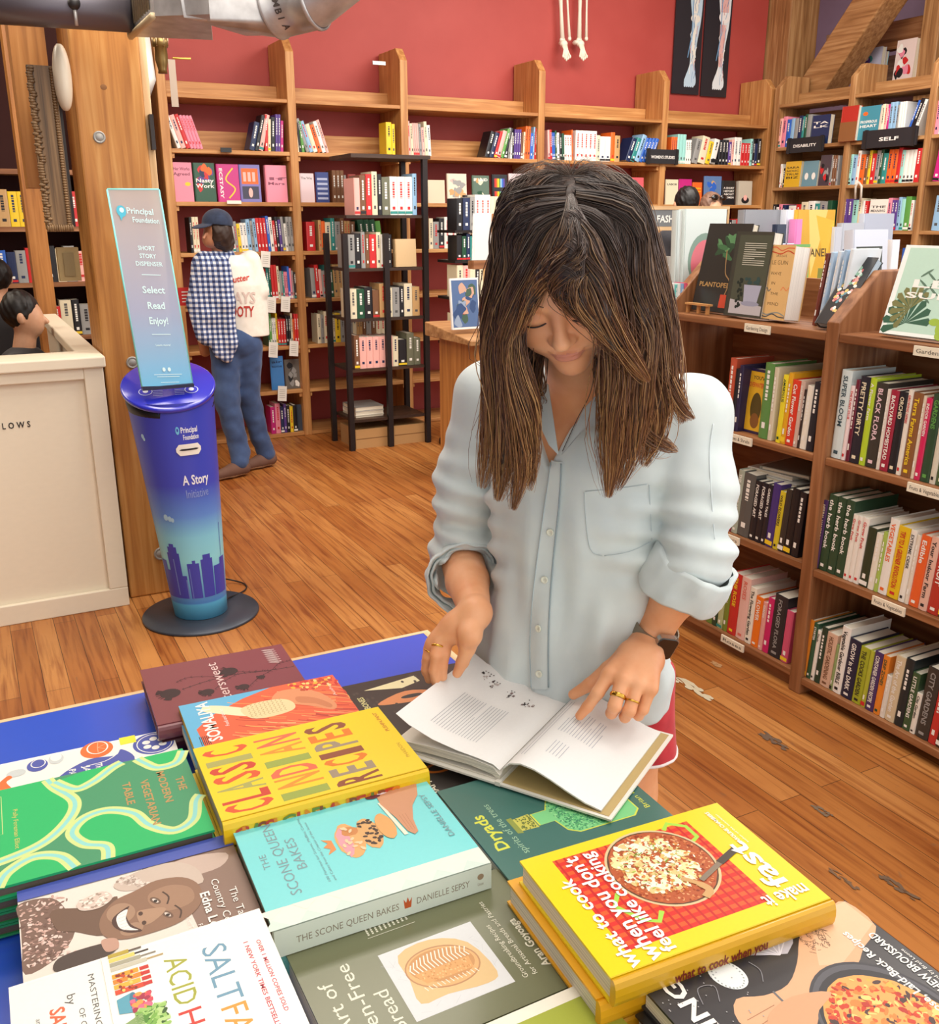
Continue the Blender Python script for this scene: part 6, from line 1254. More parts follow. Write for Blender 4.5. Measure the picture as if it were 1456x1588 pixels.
def easel_book(px0, px1, pt, pb, Y, c, label, art):
    a, b = ony(px0, pb, Y), ony(px1, pb, Y); t = ony(px0, pt, Y)
    mb2 = face_book(a[0], b[0], a[2], t[2], Y, c, label, art, .02, None, 'back', .12); return mb2
easel_book(702, 745, 432, 512, 4.12, 'e9e6e2', 'framed blue and red print leaning on the honey cabinet top', lambda cv, w, h: (cv.rect(w*.04, h*.04, w*.96, h*.96, M('4f6a96')), A_blobs(['b8483c', '8fa0b8', '3f5a4a', 'c9a08a', '2f4a78'], 16, 61)(cv, w, h)))
mb = MB(); p = ony(748, 470, 4.3); mb.box((2.36, 4.28, 1.1), (2.40, 4.32, 1.62), WD('p', 'z')); mb.box((2.25, 4.27, 1.36), (2.6, 4.33, 1.40), WD('g', 'x')); mb.build('book_stand', label='wooden stand with crossbar on the honey cabinet', cat='stand')
e = face_book(2.26, 2.52, 1.401, 1.62, 4.30, 'eef2f1', 'white board standing on the wooden stand beside her hair', None, .012, None, 'back', -.05)
mb = MB(); mb.box((2.35, 4.6, 1.0), (2.95, 5.1, 1.04), M('cfd3cc')); 
mt = empty('side_table', (3.05, 5.4, 0), label='low pale table of small papers beyond the cabinet', cat='table')
mb = MB(); mb.box((2.72, 5.2, .80), (3.5, 5.6, .83), M('c9c6ba')); part(mb, 'table_top', mt)
for x in (2.74, 3.44): mb = MB(); mb.box((x, 5.3, 0), (x+.04, 5.5, .799), dk); part(mb, 'leg', mt)
for k, (x, y, c) in enumerate(((2.8, 5.3, 'e9ece4'), (2.98, 5.34, 'b9cfc0'), (3.1, 5.28, 'd9d6c8'))): e = empty('book', (x, y, .8475+.001*k), .2*k, label=f'{["white","pale green","cream"][k]} booklet lying on the low pale table', cat='book'); flat_book(e, .14, .2, .016, c)
row('C E H2 S C U C E C', (2.75, 5.22, .18), (3.3, 5.22, .18), 'back', 'low under the pale table', 'books under the pale table', hh=(.2, .26)) if 0 else None
# ------------------------------------------------------------------ dim left side: column pieces, far shelves
mb = MB(); mb.box((.40, 6.2, 0), (.50, 6.4, 3.6), WD('p', 'z')); o = mb.build('timber_stud', label='slim timber stud left of the thick column', cat='post')
o.rotation_euler = (0, 0, 0)
mb = MB(); mb.box((.31, 4.45, 1.72), (.44, 4.6, 2.9), WD('p', 'z')); mb.build('timber_stud', label='brown timber board squeezed behind the carved frame', cat='post')
fc = empty('bookcase', (-.6, 7.0, 0), label='dim far bookcase seen at the left edge behind the counter', cat='bookcase')
mb = MB(); mb.box((-1.9, 7.28, 0), (1.25, 7.32, 4.15), M('33120f', .95)); part(mb, 'back_panel', fc)  # dark sheet carried above the case, the corner's dimness put into its colour
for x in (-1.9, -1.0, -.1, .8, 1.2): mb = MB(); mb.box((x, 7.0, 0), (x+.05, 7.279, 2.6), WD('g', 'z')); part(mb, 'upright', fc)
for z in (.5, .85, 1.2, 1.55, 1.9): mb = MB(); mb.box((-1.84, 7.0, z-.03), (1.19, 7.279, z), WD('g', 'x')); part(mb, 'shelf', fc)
g8 = 'books in the dim far bookcase'
for z, s, n in ((1.55, 'C E Y2 C K S U R', 'top'), (1.2, 'B N S R K C S H', 'middle'), (.85, 'S K N S R C K S', 'lower')):
    row(s, (.25, 7.01, z), (.79, 7.01, z), 'back', f'on the {n} dim shelf by the carved frame', g8); row(s[::-1] if not any(c.isdigit() for c in s) else s, (-.9, 7.01, z), (-.3, 7.01, z), 'back', f'on the {n} dim shelf at the far left', g8)
row('W L N W C L', (.86, 7.01, 1.55), (1.19, 7.01, 1.55), 'back', 'between the column and the long bookcase', g8, hh=(.24, .28)); row('L W S C N W', (.86, 7.01, 1.2), (1.19, 7.01, 1.2), 'back', 'lower between the column and the long bookcase', g8, hh=(.24, .28))
mb = MB(); mb.box((-.62, 6.4, 1.55), (-.15, 6.43, 1.78), M('e9c95a', .7)); mb.build('paper_banner', label='yellow paper banner hanging at the far left', cat='banner')
mb = MB(); mb.box((.395, 4.301, 1.031), (.485, 6.1, 1.075), cream); part(mb, 'ledge', ct, bevel=.006)
mb = MB(); mb.box((.425, 5.001, 0), (.46, 6.09, 1.03), cream); part(mb, 'side_panel', ct)
mb = MB(); p = ony(92, 405, 4.3); mb.box((.37, 4.25, 1.36), (.45, 4.3, 1.49), M('a58c5c', .6)); mb.box((.39, 4.245, 1.38), (.43, 4.249, 1.47), M('8a7448')); mb.build('wall_switch', label='brass wall box on the side of the timber column', cat='switch')
# ------------------------------------------------------------------ people: shared helpers
from mathutils.bvhtree import BVHTree
skin = skin_mat('skin', 'e39a6b', 'efb083', .12)
def bvh_of(V, Q): return BVHTree.FromPolygons([tuple(map(float, v)) for v in V], [tuple(map(int, q)) for q in Q])
def cat(parts):
    Vs, Qs, n = [], [], 0
    for V, Q in parts: Vs.append(V); Qs.append(Q+n); n += len(V)
    return np.concatenate(Vs), np.concatenate(Qs)
def strands(name, guides, parent, ncols, seed=1, width=.0011, npt=20, per=150, tint=None):
    """many fine tapering hairs following guide curves; guides = list of (points, radii, count factor)"""
    r = np.random.RandomState(seed); VV, CC, FF = [], [], []; base = 0
    for pts, rad_, fac in guides:
        P = np.array(smooth_path([tuple(p) for p in pts], 8)); t = np.linspace(0, len(P)-1, npt); i0 = np.minimum(t.astype(int), len(P)-2); fr = (t-i0)[:, None]; G = P[i0]*(1-fr)+P[i0+1]*fr
        rr = np.interp(np.linspace(0, 1, npt), np.linspace(0, 1, len(rad_)), rad_); T = np.gradient(G, axis=0); T /= np.linalg.norm(T, axis=1)[:, None]
        A = np.cross(T, (0, 0, 1.)); A /= np.linalg.norm(A, axis=1)[:, None]+1e-9; B = np.cross(T, A)
        for k in range(int(per*fac)):
            a = r.uniform(0, 6.283); q = r.uniform(.35, 1.08)**.6; wob = r.normal(size=4)*.32; s = np.linspace(0, 1, npt); ln = r.uniform(.82, 1.04)
            aa = a+wob[0]*np.sin(3*s+wob[1]*6)*1.6; qq = q*(1+.42*np.sin(8*s*(1+wob[3])+wob[2]*9)*s)
            if r.rand() < .04: qq = qq*(1+1.1*s)
            C = G+(A*np.cos(aa)[:, None]+B*np.sin(aa)[:, None])*(rr*qq)[:, None]
            if ln < 1: C = C[0]+np.array([np.interp(s*ln, s, C[:, j]) for j in range(3)]).T-C[0]
            w = width*(1-.75*s**3)*r.uniform(.7, 1.2); tb = r.uniform(0, 1); tone = r.choice(len(ncols), p=[c[2] for c in ncols]); c0, c1 = np.array(lin(ncols[tone][0])), np.array(lin(ncols[tone][1])); cc = c0+(c1-c0)*(np.clip(s*1.25-.2, 0, 1)**1.2)[:, None]
            for j in range(3):
                th = 2*pi*j/3+tb; VV.append(C+(A*cos(th)+B*sin(th))*w[:, None]); CC.append(cc)
            idx = np.arange(npt-1)
            for j in range(3):
                j2 = (j+1) % 3; FF.append(np.stack([base+j*npt+idx, base+j2*npt+idx, base+j2*npt+idx+1, base+j*npt+idx+1], 1))
            base += 3*npt
    V = np.concatenate(VV); F = np.concatenate(FF); C = np.concatenate(CC)
    me = bpy.data.meshes.new(name); me.vertices.add(len(V)); me.vertices.foreach_set('co', V.ravel()); me.loops.add(F.size); me.polygons.add(len(F))
    me.loops.foreach_set('vertex_index', F.ravel()); me.polygons.foreach_set('loop_start', np.arange(0, F.size, 4)); me.polygons.foreach_set('use_smooth', [True]*len(F)); me.update(); me.validate()
    at_ = me.color_attributes.new('tone', 'FLOAT_COLOR', 'POINT'); at_.data.foreach_set('color', np.concatenate([C, np.ones((len(C), 1))], 1).ravel())
    me.materials.append(hair_mat()); o = bpy.data.objects.new(name, me); col.objects.link(o); o.parent = parent; return o
def hair_mat():
    if 'hair' in _m: return _m['hair']
    m, nt, b = nodes('hair_fibre'); a = nt.nodes.new('ShaderNodeAttribute'); a.attribute_name = 'tone'; link(nt, a.outputs['Color'], b.inputs['Base Color']); b.inputs['Roughness'].default_value = .38; b.inputs['Specular IOR Level'].default_value = .45; _m['hair'] = m; return m

# ------------------------------------------------------------------ the open book under her hands
ob = empty('open_book', (.62, 1.05, .857), label='open book with white pages and tan endpaper lying under the reading woman\'s hands', cat='book')
S0 = np.array((.566, .998, 0.)); e1 = np.array((.845, .535, 0.)); e1 /= np.linalg.norm(e1); e2 = np.array((e1[1], -e1[0], 0.)); LN = .235; ZB = .8575
def sheet(prof, th, m, name, par, u0=0, u1=LN, art=None, edge=None):
    """prof = (s, z) across the spine; extruded along the spine direction"""
    n = len(prof); mb = MB(); up = []
    for (s, z) in prof:
        for u in (u0, u1): up.append(S0+e1*u+e2*s+np.array((0, 0, ZB+z)))
    dn = [p-np.array((0, 0, th)) for p in up]; mb.add(up, [(2*i, 2*i+2, 2*i+3, 2*i+1) for i in range(n-1)], m, True)
    em = edge or m; mb.add(up+dn, [(2*i, 2*n+2*i, 2*n+2*i+2, 2*i+2) for i in range(n-1)]+[(2*i+1, 2*i+3, 2*n+2*i+3, 2*n+2*i+1) for i in range(n-1)]+[(0, 1, 2*n+1, 2*n), (2*n-2, 4*n-2, 4*n-1, 2*n-1)], em)
    mb.add(dn, [(2*i+1, 2*i+3, 2*i+2, 2*i) for i in range(n-1)], em, True)
    if art:
        L = [0.0]
        for i in range(1, n): L.append(L[-1]+math.hypot(prof[i][0]-prof[i-1][0], prof[i][1]-prof[i-1][1]))
        def at_s(d): s = np.interp(d, L, [p[0] for p in prof]); z = np.interp(d, L, [p[1] for p in prof]); return s, z
        art(mb, at_s, L[-1])
    return part(mb, name, par)
def bpt(at_s, d, u, off=.0004): s, z = at_s(d); return S0+e1*u+e2*s+np.array((0, 0, ZB+z+off))
ivory = M('f3eee2', .6); white = M('f4f3f0', .6)
sheet([(.002, .004), (.165, .004)], .003, M('efebe0', .5), 'cover_board', ob, -.005, LN+.005); sheet([(.004, .0046), (.160, .0046)], .0004, M('c4ab72', .6), 'endpaper', ob, 0, LN)
sheet([(-.178, .004), (-.004, .004)], .003, M('efebe0', .5), 'cover_board', ob, -.005, LN+.005)
mb = MB(); 
for s in (-.004, .002): pass
sheet([(-.005, .006), (.003, .006)], .006, M('efebe0', .5), 'spine', ob, -.005, LN+.005)
sheet([(-.172, .018), (-.12, .023), (-.05, .026), (-.012, .022), (-.001, .012)], .0115, ivory, 'page_block', ob, .002, LN-.002, edge=page_mat('e6dfcf'))
sheet([(-.165, .0065), (-.003, .0065)], .002, ivory, 'page_block', ob, .002, LN-.002, edge=page_mat('e6dfcf'))
def art_l(mb, at_s, L):
    g = M('a9aab0', .6); r = random.Random(1)
    def q(d0, u0, d1, u1, m):
        k = max(1, int(abs(d1-d0)/.012)); 
        for i in range(k): a, b = d0+(d1-d0)*i/k, d0+(d1-d0)*(i+1)/k; mb.add([bpt(at_s, a, u0), bpt(at_s, b, u0), bpt(at_s, b, u1), bpt(at_s, a, u1)], [(0, 1, 2, 3)], m)
    # page seen from her side: text lines run along the spine direction reversed
    for i in range(17): q(L-.135+.0048*i, .035, L-.1342+.0048*i, .135 if i != 9 else .09, g)
    for k, (dd, uu) in enumerate(((L-.150+.012, .196), (L-.115, .185), (L-.080, .178), (L-.045, .170))):
        for j in range(10): d = dd+r.uniform(-.008, .008); u = uu+r.uniform(-.008, .008); w = r.uniform(.001, .004); q(d, u, d+w, u+w*1.6, M(r.choice(['5a4a48', '8a7470', '3a3434', 'c9bdb8'])))
        for j in range(4-k): q(dd-.004+.005*j, uu+.014, dd-.002+.005*j, uu+.0165, M('4a4444'))
def art_r(mb, at_s, L):
    g = M('b4b6c0', .6)
    def q(d0, u0, d1, u1, m):
        k = max(1, int(abs(d1-d0)/.012))
        for i in range(k): a, b = d0+(d1-d0)*i/k, d0+(d1-d0)*(i+1)/k; mb.add([bpt(at_s, a, u0), bpt(at_s, b, u0), bpt(at_s, b, u1), bpt(at_s, a, u1)], [(0, 1, 2, 3)], m)
    for i in range(4): q(.022+.0048*i, .03, .0228+.0048*i, .2, g)
    for i in range(13): q(.05+.0046*i, .11, .0508+.0046*i, .175 if i % 4 else .15, g)
    for i in range(5): q(.06+.005*i, .05, .0608+.005*i, .085, g)
# the turned leaf on the left rises towards her hand; leaves on the right arch up from the spine
sheet([(-.172, .060), (-.15, .048), (-.11, .036), (-.07, .0305), (-.035, .0285), (-.012, .026), (-.002, .020)], .0006, white, 'lifted_page', ob, .003, LN-.003, art=art_l)
sheet([(.0, .012), (.004, .026), (.014, .036), (.030, .040), (.05, .038), (.075, .030), (.10, .020), (.125, .0115), (.148, .0075)], .0022, white, 'right_pages', ob, .003, LN-.003, art=art_r, edge=page_mat('f0ece2'))

# ------------------------------------------------------------------ the reading woman
wm = empty('person', (.85, 1.2, 0), label='woman with long brown hair in a pale blue shirt reading a book', cat='person')
AP = lambda x, y, z: onz(x, y, z)
f_ = np.array((-.82, -.57, 0.)); L_ = np.array((.57, -.82, 0.)); Zv = np.array((0, 0, 1.))
def ctr(z): s = np.clip((1.33-z)/.48, 0, 1.3); return np.array((.840-.015*s, 1.212-.006*s, z))
SHR, SHL = np.array((.745, 1.352, 1.315)), np.array((.936, 1.090, 1.315))
ELR, ELL = att(716, 866, 1.67), att(1080, 866, 1.40)
WRR, WRL = att(737, 950, 1.47), AP(1010, 986, .985)
pitch = rad(34); hz = np.array((-.6, -.8, 0)); Hn = hz*cos(pitch)-Zv*sin(pitch); Hu = hz*sin(pitch)+Zv*cos(pitch); Hl = np.array((.8, -.6, 0)); HS = .96; HC = att(880, 427, 1.22)
HC2 = HC.copy(); hq_ = (Hl.copy(), Hn.copy(), Hu.copy()); hp2 = lambda a, b, c: HC2+(hq_[0]*a+hq_[1]*b+hq_[2]*c)*HS; HA2 = np.array(hq_)
ro = rad(10); HC = att(873, 427, 1.22); Hu, Hl = Hu*cos(ro)-Hl*sin(ro), Hl*cos(ro)+Hu*sin(ro)
hp = lambda a, b, c: HC+(Hl*a+Hn*b+Hu*c)*HS
HA = np.array([Hl, Hn, Hu])
F = Field(HC-np.array((.17, .17, .32)), HC+np.array((.22, .27, .15)), .002)
F.ell(hp2(0, -.012, .030), np.array((.070, .086, .078))*HS, HA2); F.ell(hp(0, .0, .03), np.array((.070, .080, .075))*HS, HA, .02); F.ell(hp(0, .028, -.028), np.array((.067, .062, .084))*HS, HA, .02); F.ell(hp(0, .066, -.094), np.array((.022, .020, .018))*HS, HA, .02)
for s in (-1, 1):
    F.ell(hp(s*.038, .057, -.033), np.array((.026, .025, .027))*HS, HA, .02); F.ell(hp(s*.045, .02, -.07), np.array((.02, .03, .022))*HS, HA, .02)
    F.ell(hp(s*.031, .103, .002), np.array((.019, .016, .011))*HS, HA, .012, 'c'); F.ell(hp(s*.031, .0765, -.001), np.array((.0165, .0125, .0115))*HS, HA, .004)
    F.cone(hp(s*.018, .083, .020), hp(s*.045, .074, .019), .007*HS, .005*HS, .012)
F.cone(hp(0, .084, .012), hp(0, .105, -.026), .006*HS, .009*HS, .012); F.ell(hp(0, .102, -.030), np.array((.012, .010, .009))*HS, HA, .008)
for s in (-1, 1): F.ell(hp(s*.0115, .092, -.033), np.array((.0075, .009, .007))*HS, HA, .005); F.ell(hp(s*.006, .101, -.041), np.array((.0035, .005, .0025))*HS, HA, .003, 'c')
F.ell(hp(0, .085, -.0600), np.array((.022, .0088, .0040))*HS, HA, .006); F.ell(hp(0, .0845, -.0675), np.array((.0175, .0095, .0045))*HS, HA, .006)
for k in range(9): a = (k-4)/4; F.ell(hp(a*.027, .0965-.013*a*a, -.0640+.0060*a*a), np.array((.0048, .004, .0014))*HS, HA, .002, 'c')
F.ell(hp(0, .098, -.052), np.array((.004, .004, .006))*HS, HA, .005, 'c'); F.ell(hp(0, .092, -.082), np.array((.012, .005, .004))*HS, HA, .006, 'c')
nb = ctr(1.33)+f_*.01+Zv*-.01; F.chain([hp(0, -.03, -.05), nb, nb-Zv*.06], [.052, .053, .07], .02)
F.ell(ctr(1.26)+f_*.035, (.10, .065, .11), np.array([L_, f_, Zv]), .03); 
for s, S in ((1, SHL), (-1, SHR)): F.cone(nb, S, .045, .04, .03)
fp = [F.mesh()]
hV = fp[0][0]; q = (hV-HC)@HA.T/HS
# forearms and hands
def hand(lo, hi, chains, palm, h=.0014):
    G = Field(lo, hi, h)
    for pts, rs, k in palm: G.chain(pts, rs, k)
    for pts, rs in chains:
        H_ = Field(lo, hi, h); sub = [np.array(p) for p in pts]
        G.chain(sub, rs, .0035)
    return G.mesh()
kL = [AP(945, 1046, .966), AP(966, 1053, .965), AP(988, 1060, .959), AP(1008, 1067, .951)]
wl = WRL
palmL = [([ELL, ELL+(wl-ELL)*.45, wl-(wl-ELL)*.1, wl], [.038, .034, .0265, .0245], .01)]+[([wl, (wl+k)/2+Zv*.002, k], [.020, .0165, .0125], .012) for k in kL]+[([wl, AP(972, 1022, .962), AP(948, 1040, .945)], [.02, .017, .014], .012)]+[([kL[i]*.5+wl*.5, kL[i+1]*.5+wl*.5], [.0155, .0155], .012) for i in range(3)]
chL = [([kL[0], AP(927, 1074, .944), AP(911, 1096, .920), AP(899, 1110, .9065)], [.0112, .0092, .0080, .0068]),
       ([kL[1], AP(953, 1095, .934), AP(948, 1106, .914), AP(958, 1098, .902)], [.0114, .0096, .0082, .0072]),
       ([kL[2], AP(976, 1102, .927), AP(969, 1112, .909), AP(978, 1104, .898)], [.0108, .0092, .0080, .007]),
       ([kL[3], AP(997, 1100, .921), AP(990, 1110, .904), AP(996, 1104, .895)], [.0098, .0082, .0072, .0064]),
       ([AP(975, 1015, .968), AP(944, 1038, .950), AP(914, 1062, .928), AP(889, 1077, .9085)], [.0150, .0125, .0100, .0078])]
allp = [p for c in chL for p in c[0]]+[ELL, wl]; fp.append(hand(np.min(allp, 0)-.05, np.max(allp, 0)+.05, chL, palmL))
wr = WRR; kR = [AP(694, 984, .985), AP(682, 989, .982), AP(672, 998, .972), AP(668, 1008, .958)]
palmR = [([ELR, ELR+(wr-ELR)*.45, wr], [.038, .035, .024], .01)]+[([wr, (wr+k)/2+Zv*.003, k], [.019, .0155, .012], .012) for k in kR]+[([wr, AP(729, 985, 1.0), AP(724, 1002, .975)], [.019, .016, .0135], .012)]+[([kR[i]*.5+wr*.5, kR[i+1]*.5+wr*.5], [.0145, .0145], .012) for i in range(3)]
chR = [([kR[0], AP(689, 1013, .962), AP(686, 1034, .940), AP(687, 1050, .922)], [.011, .0092, .008, .0066]),
       ([kR[1], AP(676, 1017, .960), AP(673, 1040, .935), AP(675, 1058, .915)], [.011, .0092, .008, .0066]),
       ([kR[2], AP(664, 1019, .95), AP(661, 1038, .928), AP(665, 1054, .908)], [.0105, .0088, .0077, .0065]),
       ([kR[3], AP(662, 1026, .938), AP(661, 1042, .918), AP(667, 1054, .902)], [.0095, .008, .007, .0058]),
       ([AP(730, 985, .998), AP(725, 1006, .975), AP(717, 1027, .95), AP(709, 1044, .930)], [.015, .012, .0098, .0075])]
allp = [p for c in chR for p in c[0]]+[ELR, wr]; fp.append(hand(np.min(allp, 0)-.05, np.max(allp, 0)+.05, chR, palmR))
# legs
HPL, HPR = np.array((.885, 1.150, .86)), np.array((.842, 1.285, .86))
G = Field((.68, .95, .03), (1.1, 1.45, .92), .006)
for Hp, kx in ((HPL, .01), (HPR, .015)):
    kn = Hp+np.array((kx, .01, -.41)); an = kn+np.array((.03, .02, -.38)); G.chain([Hp, (Hp+kn)/2, kn, kn+(an-kn)*.3, an], [.072, .062, .050, .048, .036], .02); G.cone(an, an+f_*.10-Zv*.03, .036, .028)
fp.append(G.mesh()); V, Q = cat(fp)
qq = (V-HC)@HA.T/HS; fc = qq[Q].mean(1); lip = (np.abs(fc[:, 0]) < .0235) & (fc[:, 1] > .072) & (((fc[:, 2]+.0640-4*fc[:, 0]**2)/.0068)**2+(fc[:, 0]/.0235)**2 < 1)
nails = np.zeros(len(Q), int)
mi = np.where(lip, 1, 0).tolist()
body = quads_obj('body', V, Q, [skin, skin_mat('lip_skin', 'd0846a', 'd88f74', .1)], wm, mi); body.location = -Vector(wm.location); 
nail = M('e9b7a4', .25, coat=.5); nrm_up = -Fw
for ch_ in (chL, chR):
    for pts, rs in ch_:
        if ch_ is chL and pts[0] is not chL[0][0][0] and pts is not chL[4][0]: continue
        if ch_ is chR and pts is not chR[4][0]: continue
        tip, pre = np.array(pts[-1]), np.array(pts[-2]); d = (tip-pre)/np.linalg.norm(tip-pre); up = (Zv-d*(Zv@d)); up /= np.linalg.norm(up); sd = np.cross(d, up); mb = MB(); c = tip-d*.001+up*(rs[-1]*.80)
        A = []
        for i in range(5):
            for j in range(5): x = (j-2)/2; y = (i-2)/2; A.append(c+d*y*.0052+sd*x*.0046*(1 if abs(y) < .9 else .7)-up*(.0022*x*x+.0008*y*y)+up*.0009)
        mb.add(A, [(i*5+j, i*5+j+1, (i+1)*5+j+1, (i+1)*5+j) for i in range(4) for j in range(4)], nail, True); part(mb, 'fingernail', wm)
# eyelashes and brows
for s in (-1, 1):
    mb = MB(); pts = [hp(s*(.031+.0165*a), .0885-.004*a*a, -.0095+.003*a*a) for a in (-1, -.5, 0, .5, 1)]; mb.tube(smooth_path([tuple(p) for p in pts], 4), .0011, M('2a1c18', .6), 6); part(mb, 'eyelashes', wm)
    mb = MB(); pts = [hp(s*x, b, c) for x, b, c in ((.014, .0895, .021), (.03, .0865, .0265), (.047, .074, .024))]; mb.tube(smooth_path([tuple(p) for p in pts], 5), [.002]*3+[.0022]*5+[.0012]*3, M('7a5a48', .7), 6, flat=.4); part(mb, 'eyebrow', wm)

# ---- shirt
zs = [.80, .86, .93, 1.0, 1.08, 1.17, 1.25, 1.30, 1.335, 1.365, 1.40]
aw = [.172, .166, .160, .153, .150, .154, .160, .158, .135, .085, .05]; bw = [.122, .118, .112, .108, .107, .112, .112, .104, .088, .066, .04]
S = Field((.50, .82, .81), (1.20, 1.60, 1.43), .0042)
def torso(P):
    z = P[..., 2]; s = np.clip((1.33-z)/.48, 0, 1.3); x = P[..., 0]-(.840-.015*s); y = P[..., 1]-(1.212-.006*s); l = x*L_[0]+y*L_[1]; b = x*f_[0]+y*f_[1]
    a = np.interp(z, zs, aw); bb = np.interp(z, zs, bw); th = np.arctan2(b, l)
    drape = .0050*np.sin(th*9+2.2*np.sin(z*9)+1)*np.clip((1.22-z)*4, 0, 1)+.004*np.sin(th*17+z*14)*np.clip((1.15-z)*3, 0, 1)
    n = ((np.abs(l)/a)**2.3+(np.abs(b)/bb)**2.3)**(1/2.3); return (n-1)*np.minimum(a, bb)*1.0+drape*.8
S.chain([SHR, (SHR+ELR)/2+np.array((-.01, .01, 0)), ELR], [.060, .058, .056], .022); S.chain([SHL, (SHL+ELL)/2+np.array((.006, -.006, 0)), ELL], [.055, .053, .050], .022)
dR = (wr-ELR)/np.linalg.norm(wr-ELR); dL = (wl-ELL)/np.linalg.norm(wl-ELL)
cR0, cR1, cL0, cL1 = ELR-Zv*.02, ELR+dR*.058-Zv*.012, ELL-Zv*.01, ELL+dL*.050
S.cone(ELR, cR1, .056, .054, .02); S.cone(ELL, cL1, .051, .051, .02)
r_ = np.random.RandomState(3)
def wr_fold(c0, c1, seed, amp=.0055, rr=.10):
    ax = (c1-c0)/np.linalg.norm(c1-c0); rs = np.random.RandomState(seed)
    def g(P):
        v = P-c0; s = v@ax; rad2 = np.linalg.norm(v-s[..., None]*ax, axis=-1); m = np.exp(-((s-.5*np.linalg.norm(c1-c0))/(.55*np.linalg.norm(c1-c0)))**2)*np.clip(1.6-rad2/rr, 0, 1)
        u = v@np.cross(ax, Zv); return amp*m*(np.sin(s*150+u*45+1.5*np.sin(u*60+seed))+.6*np.sin(s*95-u*80+seed))
    return g
for c0, c1, R in ((cR0, cR1, .060), (cL0, cL1, .060)):
    d = (c1-c0)/np.linalg.norm(c1-c0); S.cone(c1-d*.004, c1+d*.07, R-.017, R-.004, .004, 'c')
S.fn(torso, .012); S.cone(nb-Zv*.01, SHR+Zv*.005, .055, .052, .03); S.cone(nb-Zv*.01, SHL+Zv*.005, .055, .052, .03)
S.warp(wr_fold(SHL-(SHL-ELL)*.55, cL1, 2)); S.warp(wr_fold(SHR-(SHR-ELR)*.4, cR1, 5)); S.warp(lambda P: fold_noise(P, 4, 9, .0042, (1, 1, .5))); S.warp(lambda P: fold_noise(P, 14, 22, .0016, (1, 1, .6)))
def sheer(P):      # long diagonal creases from bust and elbow to the waist
    z = P[..., 2]; l = (P[..., 0]-.83)*L_[0]+(P[..., 1]-1.21)*L_[1]; return .0035*np.sin(55*(z*.8-l*.9)+2*np.sin(z*20))*np.clip((l-.0)*10, 0, 1)*np.clip((1.2-z)*6, 0, 1)
S.warp(sheer)
S.cone(nb-Zv*.02, hp(0, -.02, -.06), .056, .060, .01, 'c')
def vneck(P):
    z = P[..., 2]; l = (P[..., 0]-.84)*L_[0]+(P[..., 1]-1.212)*L_[1]+.018; b = (P[..., 0]-.84)*f_[0]+(P[..., 1]-1.212)*f_[1]; w = np.clip((z-1.245)*.46, -.03, .05); return np.maximum(np.abs(l)-w, .055-b)
S.fn(vneck, .004, 'c')
def hem(P): z = P[..., 2]; l = (P[..., 0]-.83)*L_[0]+(P[..., 1]-1.2)*L_[1]; return (.835+.15*np.clip(np.abs(l)-.10, 0, 1))-z
S.fn(lambda P: hem(P), .004, 'i'); S.ell((.83, 1.2, .80), (.14, .14, .10), None, .01, 'c')
sV, sQ = S.mesh(); shirt_m = cloth('c9d3d4', 'd6dedb', 'chambray', 1400, .85, 14)
shirt = quads_obj('shirt', sV, sQ, shirt_m, wm, relax=1); shirt.location = -Vector(wm.location)
sb = bvh_of(sV, sQ)
rc = np.random.RandomState(4)
for c0, c1, R, tl in ((cR0, cR1, .057, .3), (cL0, cL1, .056, .35)):      # rolled cuffs
    d = (c1-c0)/np.linalg.norm(c1-c0); u = np.cross(d, Fw); u /= np.linalg.norm(u); v = np.cross(d, u); mb = MB(); NN = 60
    prof = [(-.034, -.002), (-.038, .003), (-.030, .0065), (-.012, .008), (.006, .0085), (.020, .0095), (.024, .0080), (.021, .0050), (.004, .002), (-.006, .000), (.012, .001), (.017, -.001), (.012, -.004), (-.02, -.007)]; ph = rc.uniform(0, 6, 6)
    vs = []
    for s, dr in prof:
        for k in range(NN):
            a = 2*pi*k/NN; w = 1.0*(.0022*sin(3*a+ph[0]+s*60)+.0016*sin(7*a+ph[1]+s*90)+.0010*sin(13*a+ph[2])); tt = tl*.02*cos(a+ph[3])
            vs.append(c1-d*.012+d*(s+tt+.003*sin(4*a+ph[4]))+(cos(a)*u+sin(a)*v)*(R+dr+w))
    mb.add(vs, [(i*NN+k, i*NN+(k+1) % NN, (i+1)*NN+(k+1) % NN, (i+1)*NN+k) for i in range(len(prof)-1) for k in range(NN)], shirt_m, True); part(mb, 'rolled_cuff', wm)
def hit(px, py, off=.002, bv=None):
    d = ray(px, py); d = d/np.linalg.norm(d); h = (bv or sb).ray_cast(Vector(CAM), Vector(d))
    if h[0] is None: return None, None
    n = np.array(h[1]); n = n if n@d < 0 else -n; return np.array(h[0])+n*off, n
def seam(name, pts, m, w=.0011, par=None, off=.0012):
    P = [hit(*p, off)[0] for p in smooth_path(pts, 5)]; P = [p for p in P if p is not None]
    if len(P) > 2:
        mb = MB(); P2 = [tuple((np.array(P[max(i-1, 0)])+P[i]+P[min(i+1, len(P)-1)])/3) for i in range(len(P))]; mb.tube(P2, w, m, 5); return part(mb, name, par or wm)
sd_ = M('b3c1c6', .9)
plL = [(857, 716), (848, 770), (836, 850), (828, 920), (824, 1000), (827, 1068)]; plR = [(872, 716), (869, 780), (861, 850), (854, 920), (850, 1000), (852, 1068)]
mb = MB(); A, B = smooth_path(plL, 6), smooth_path(plR, 6); vs = []; ok = []
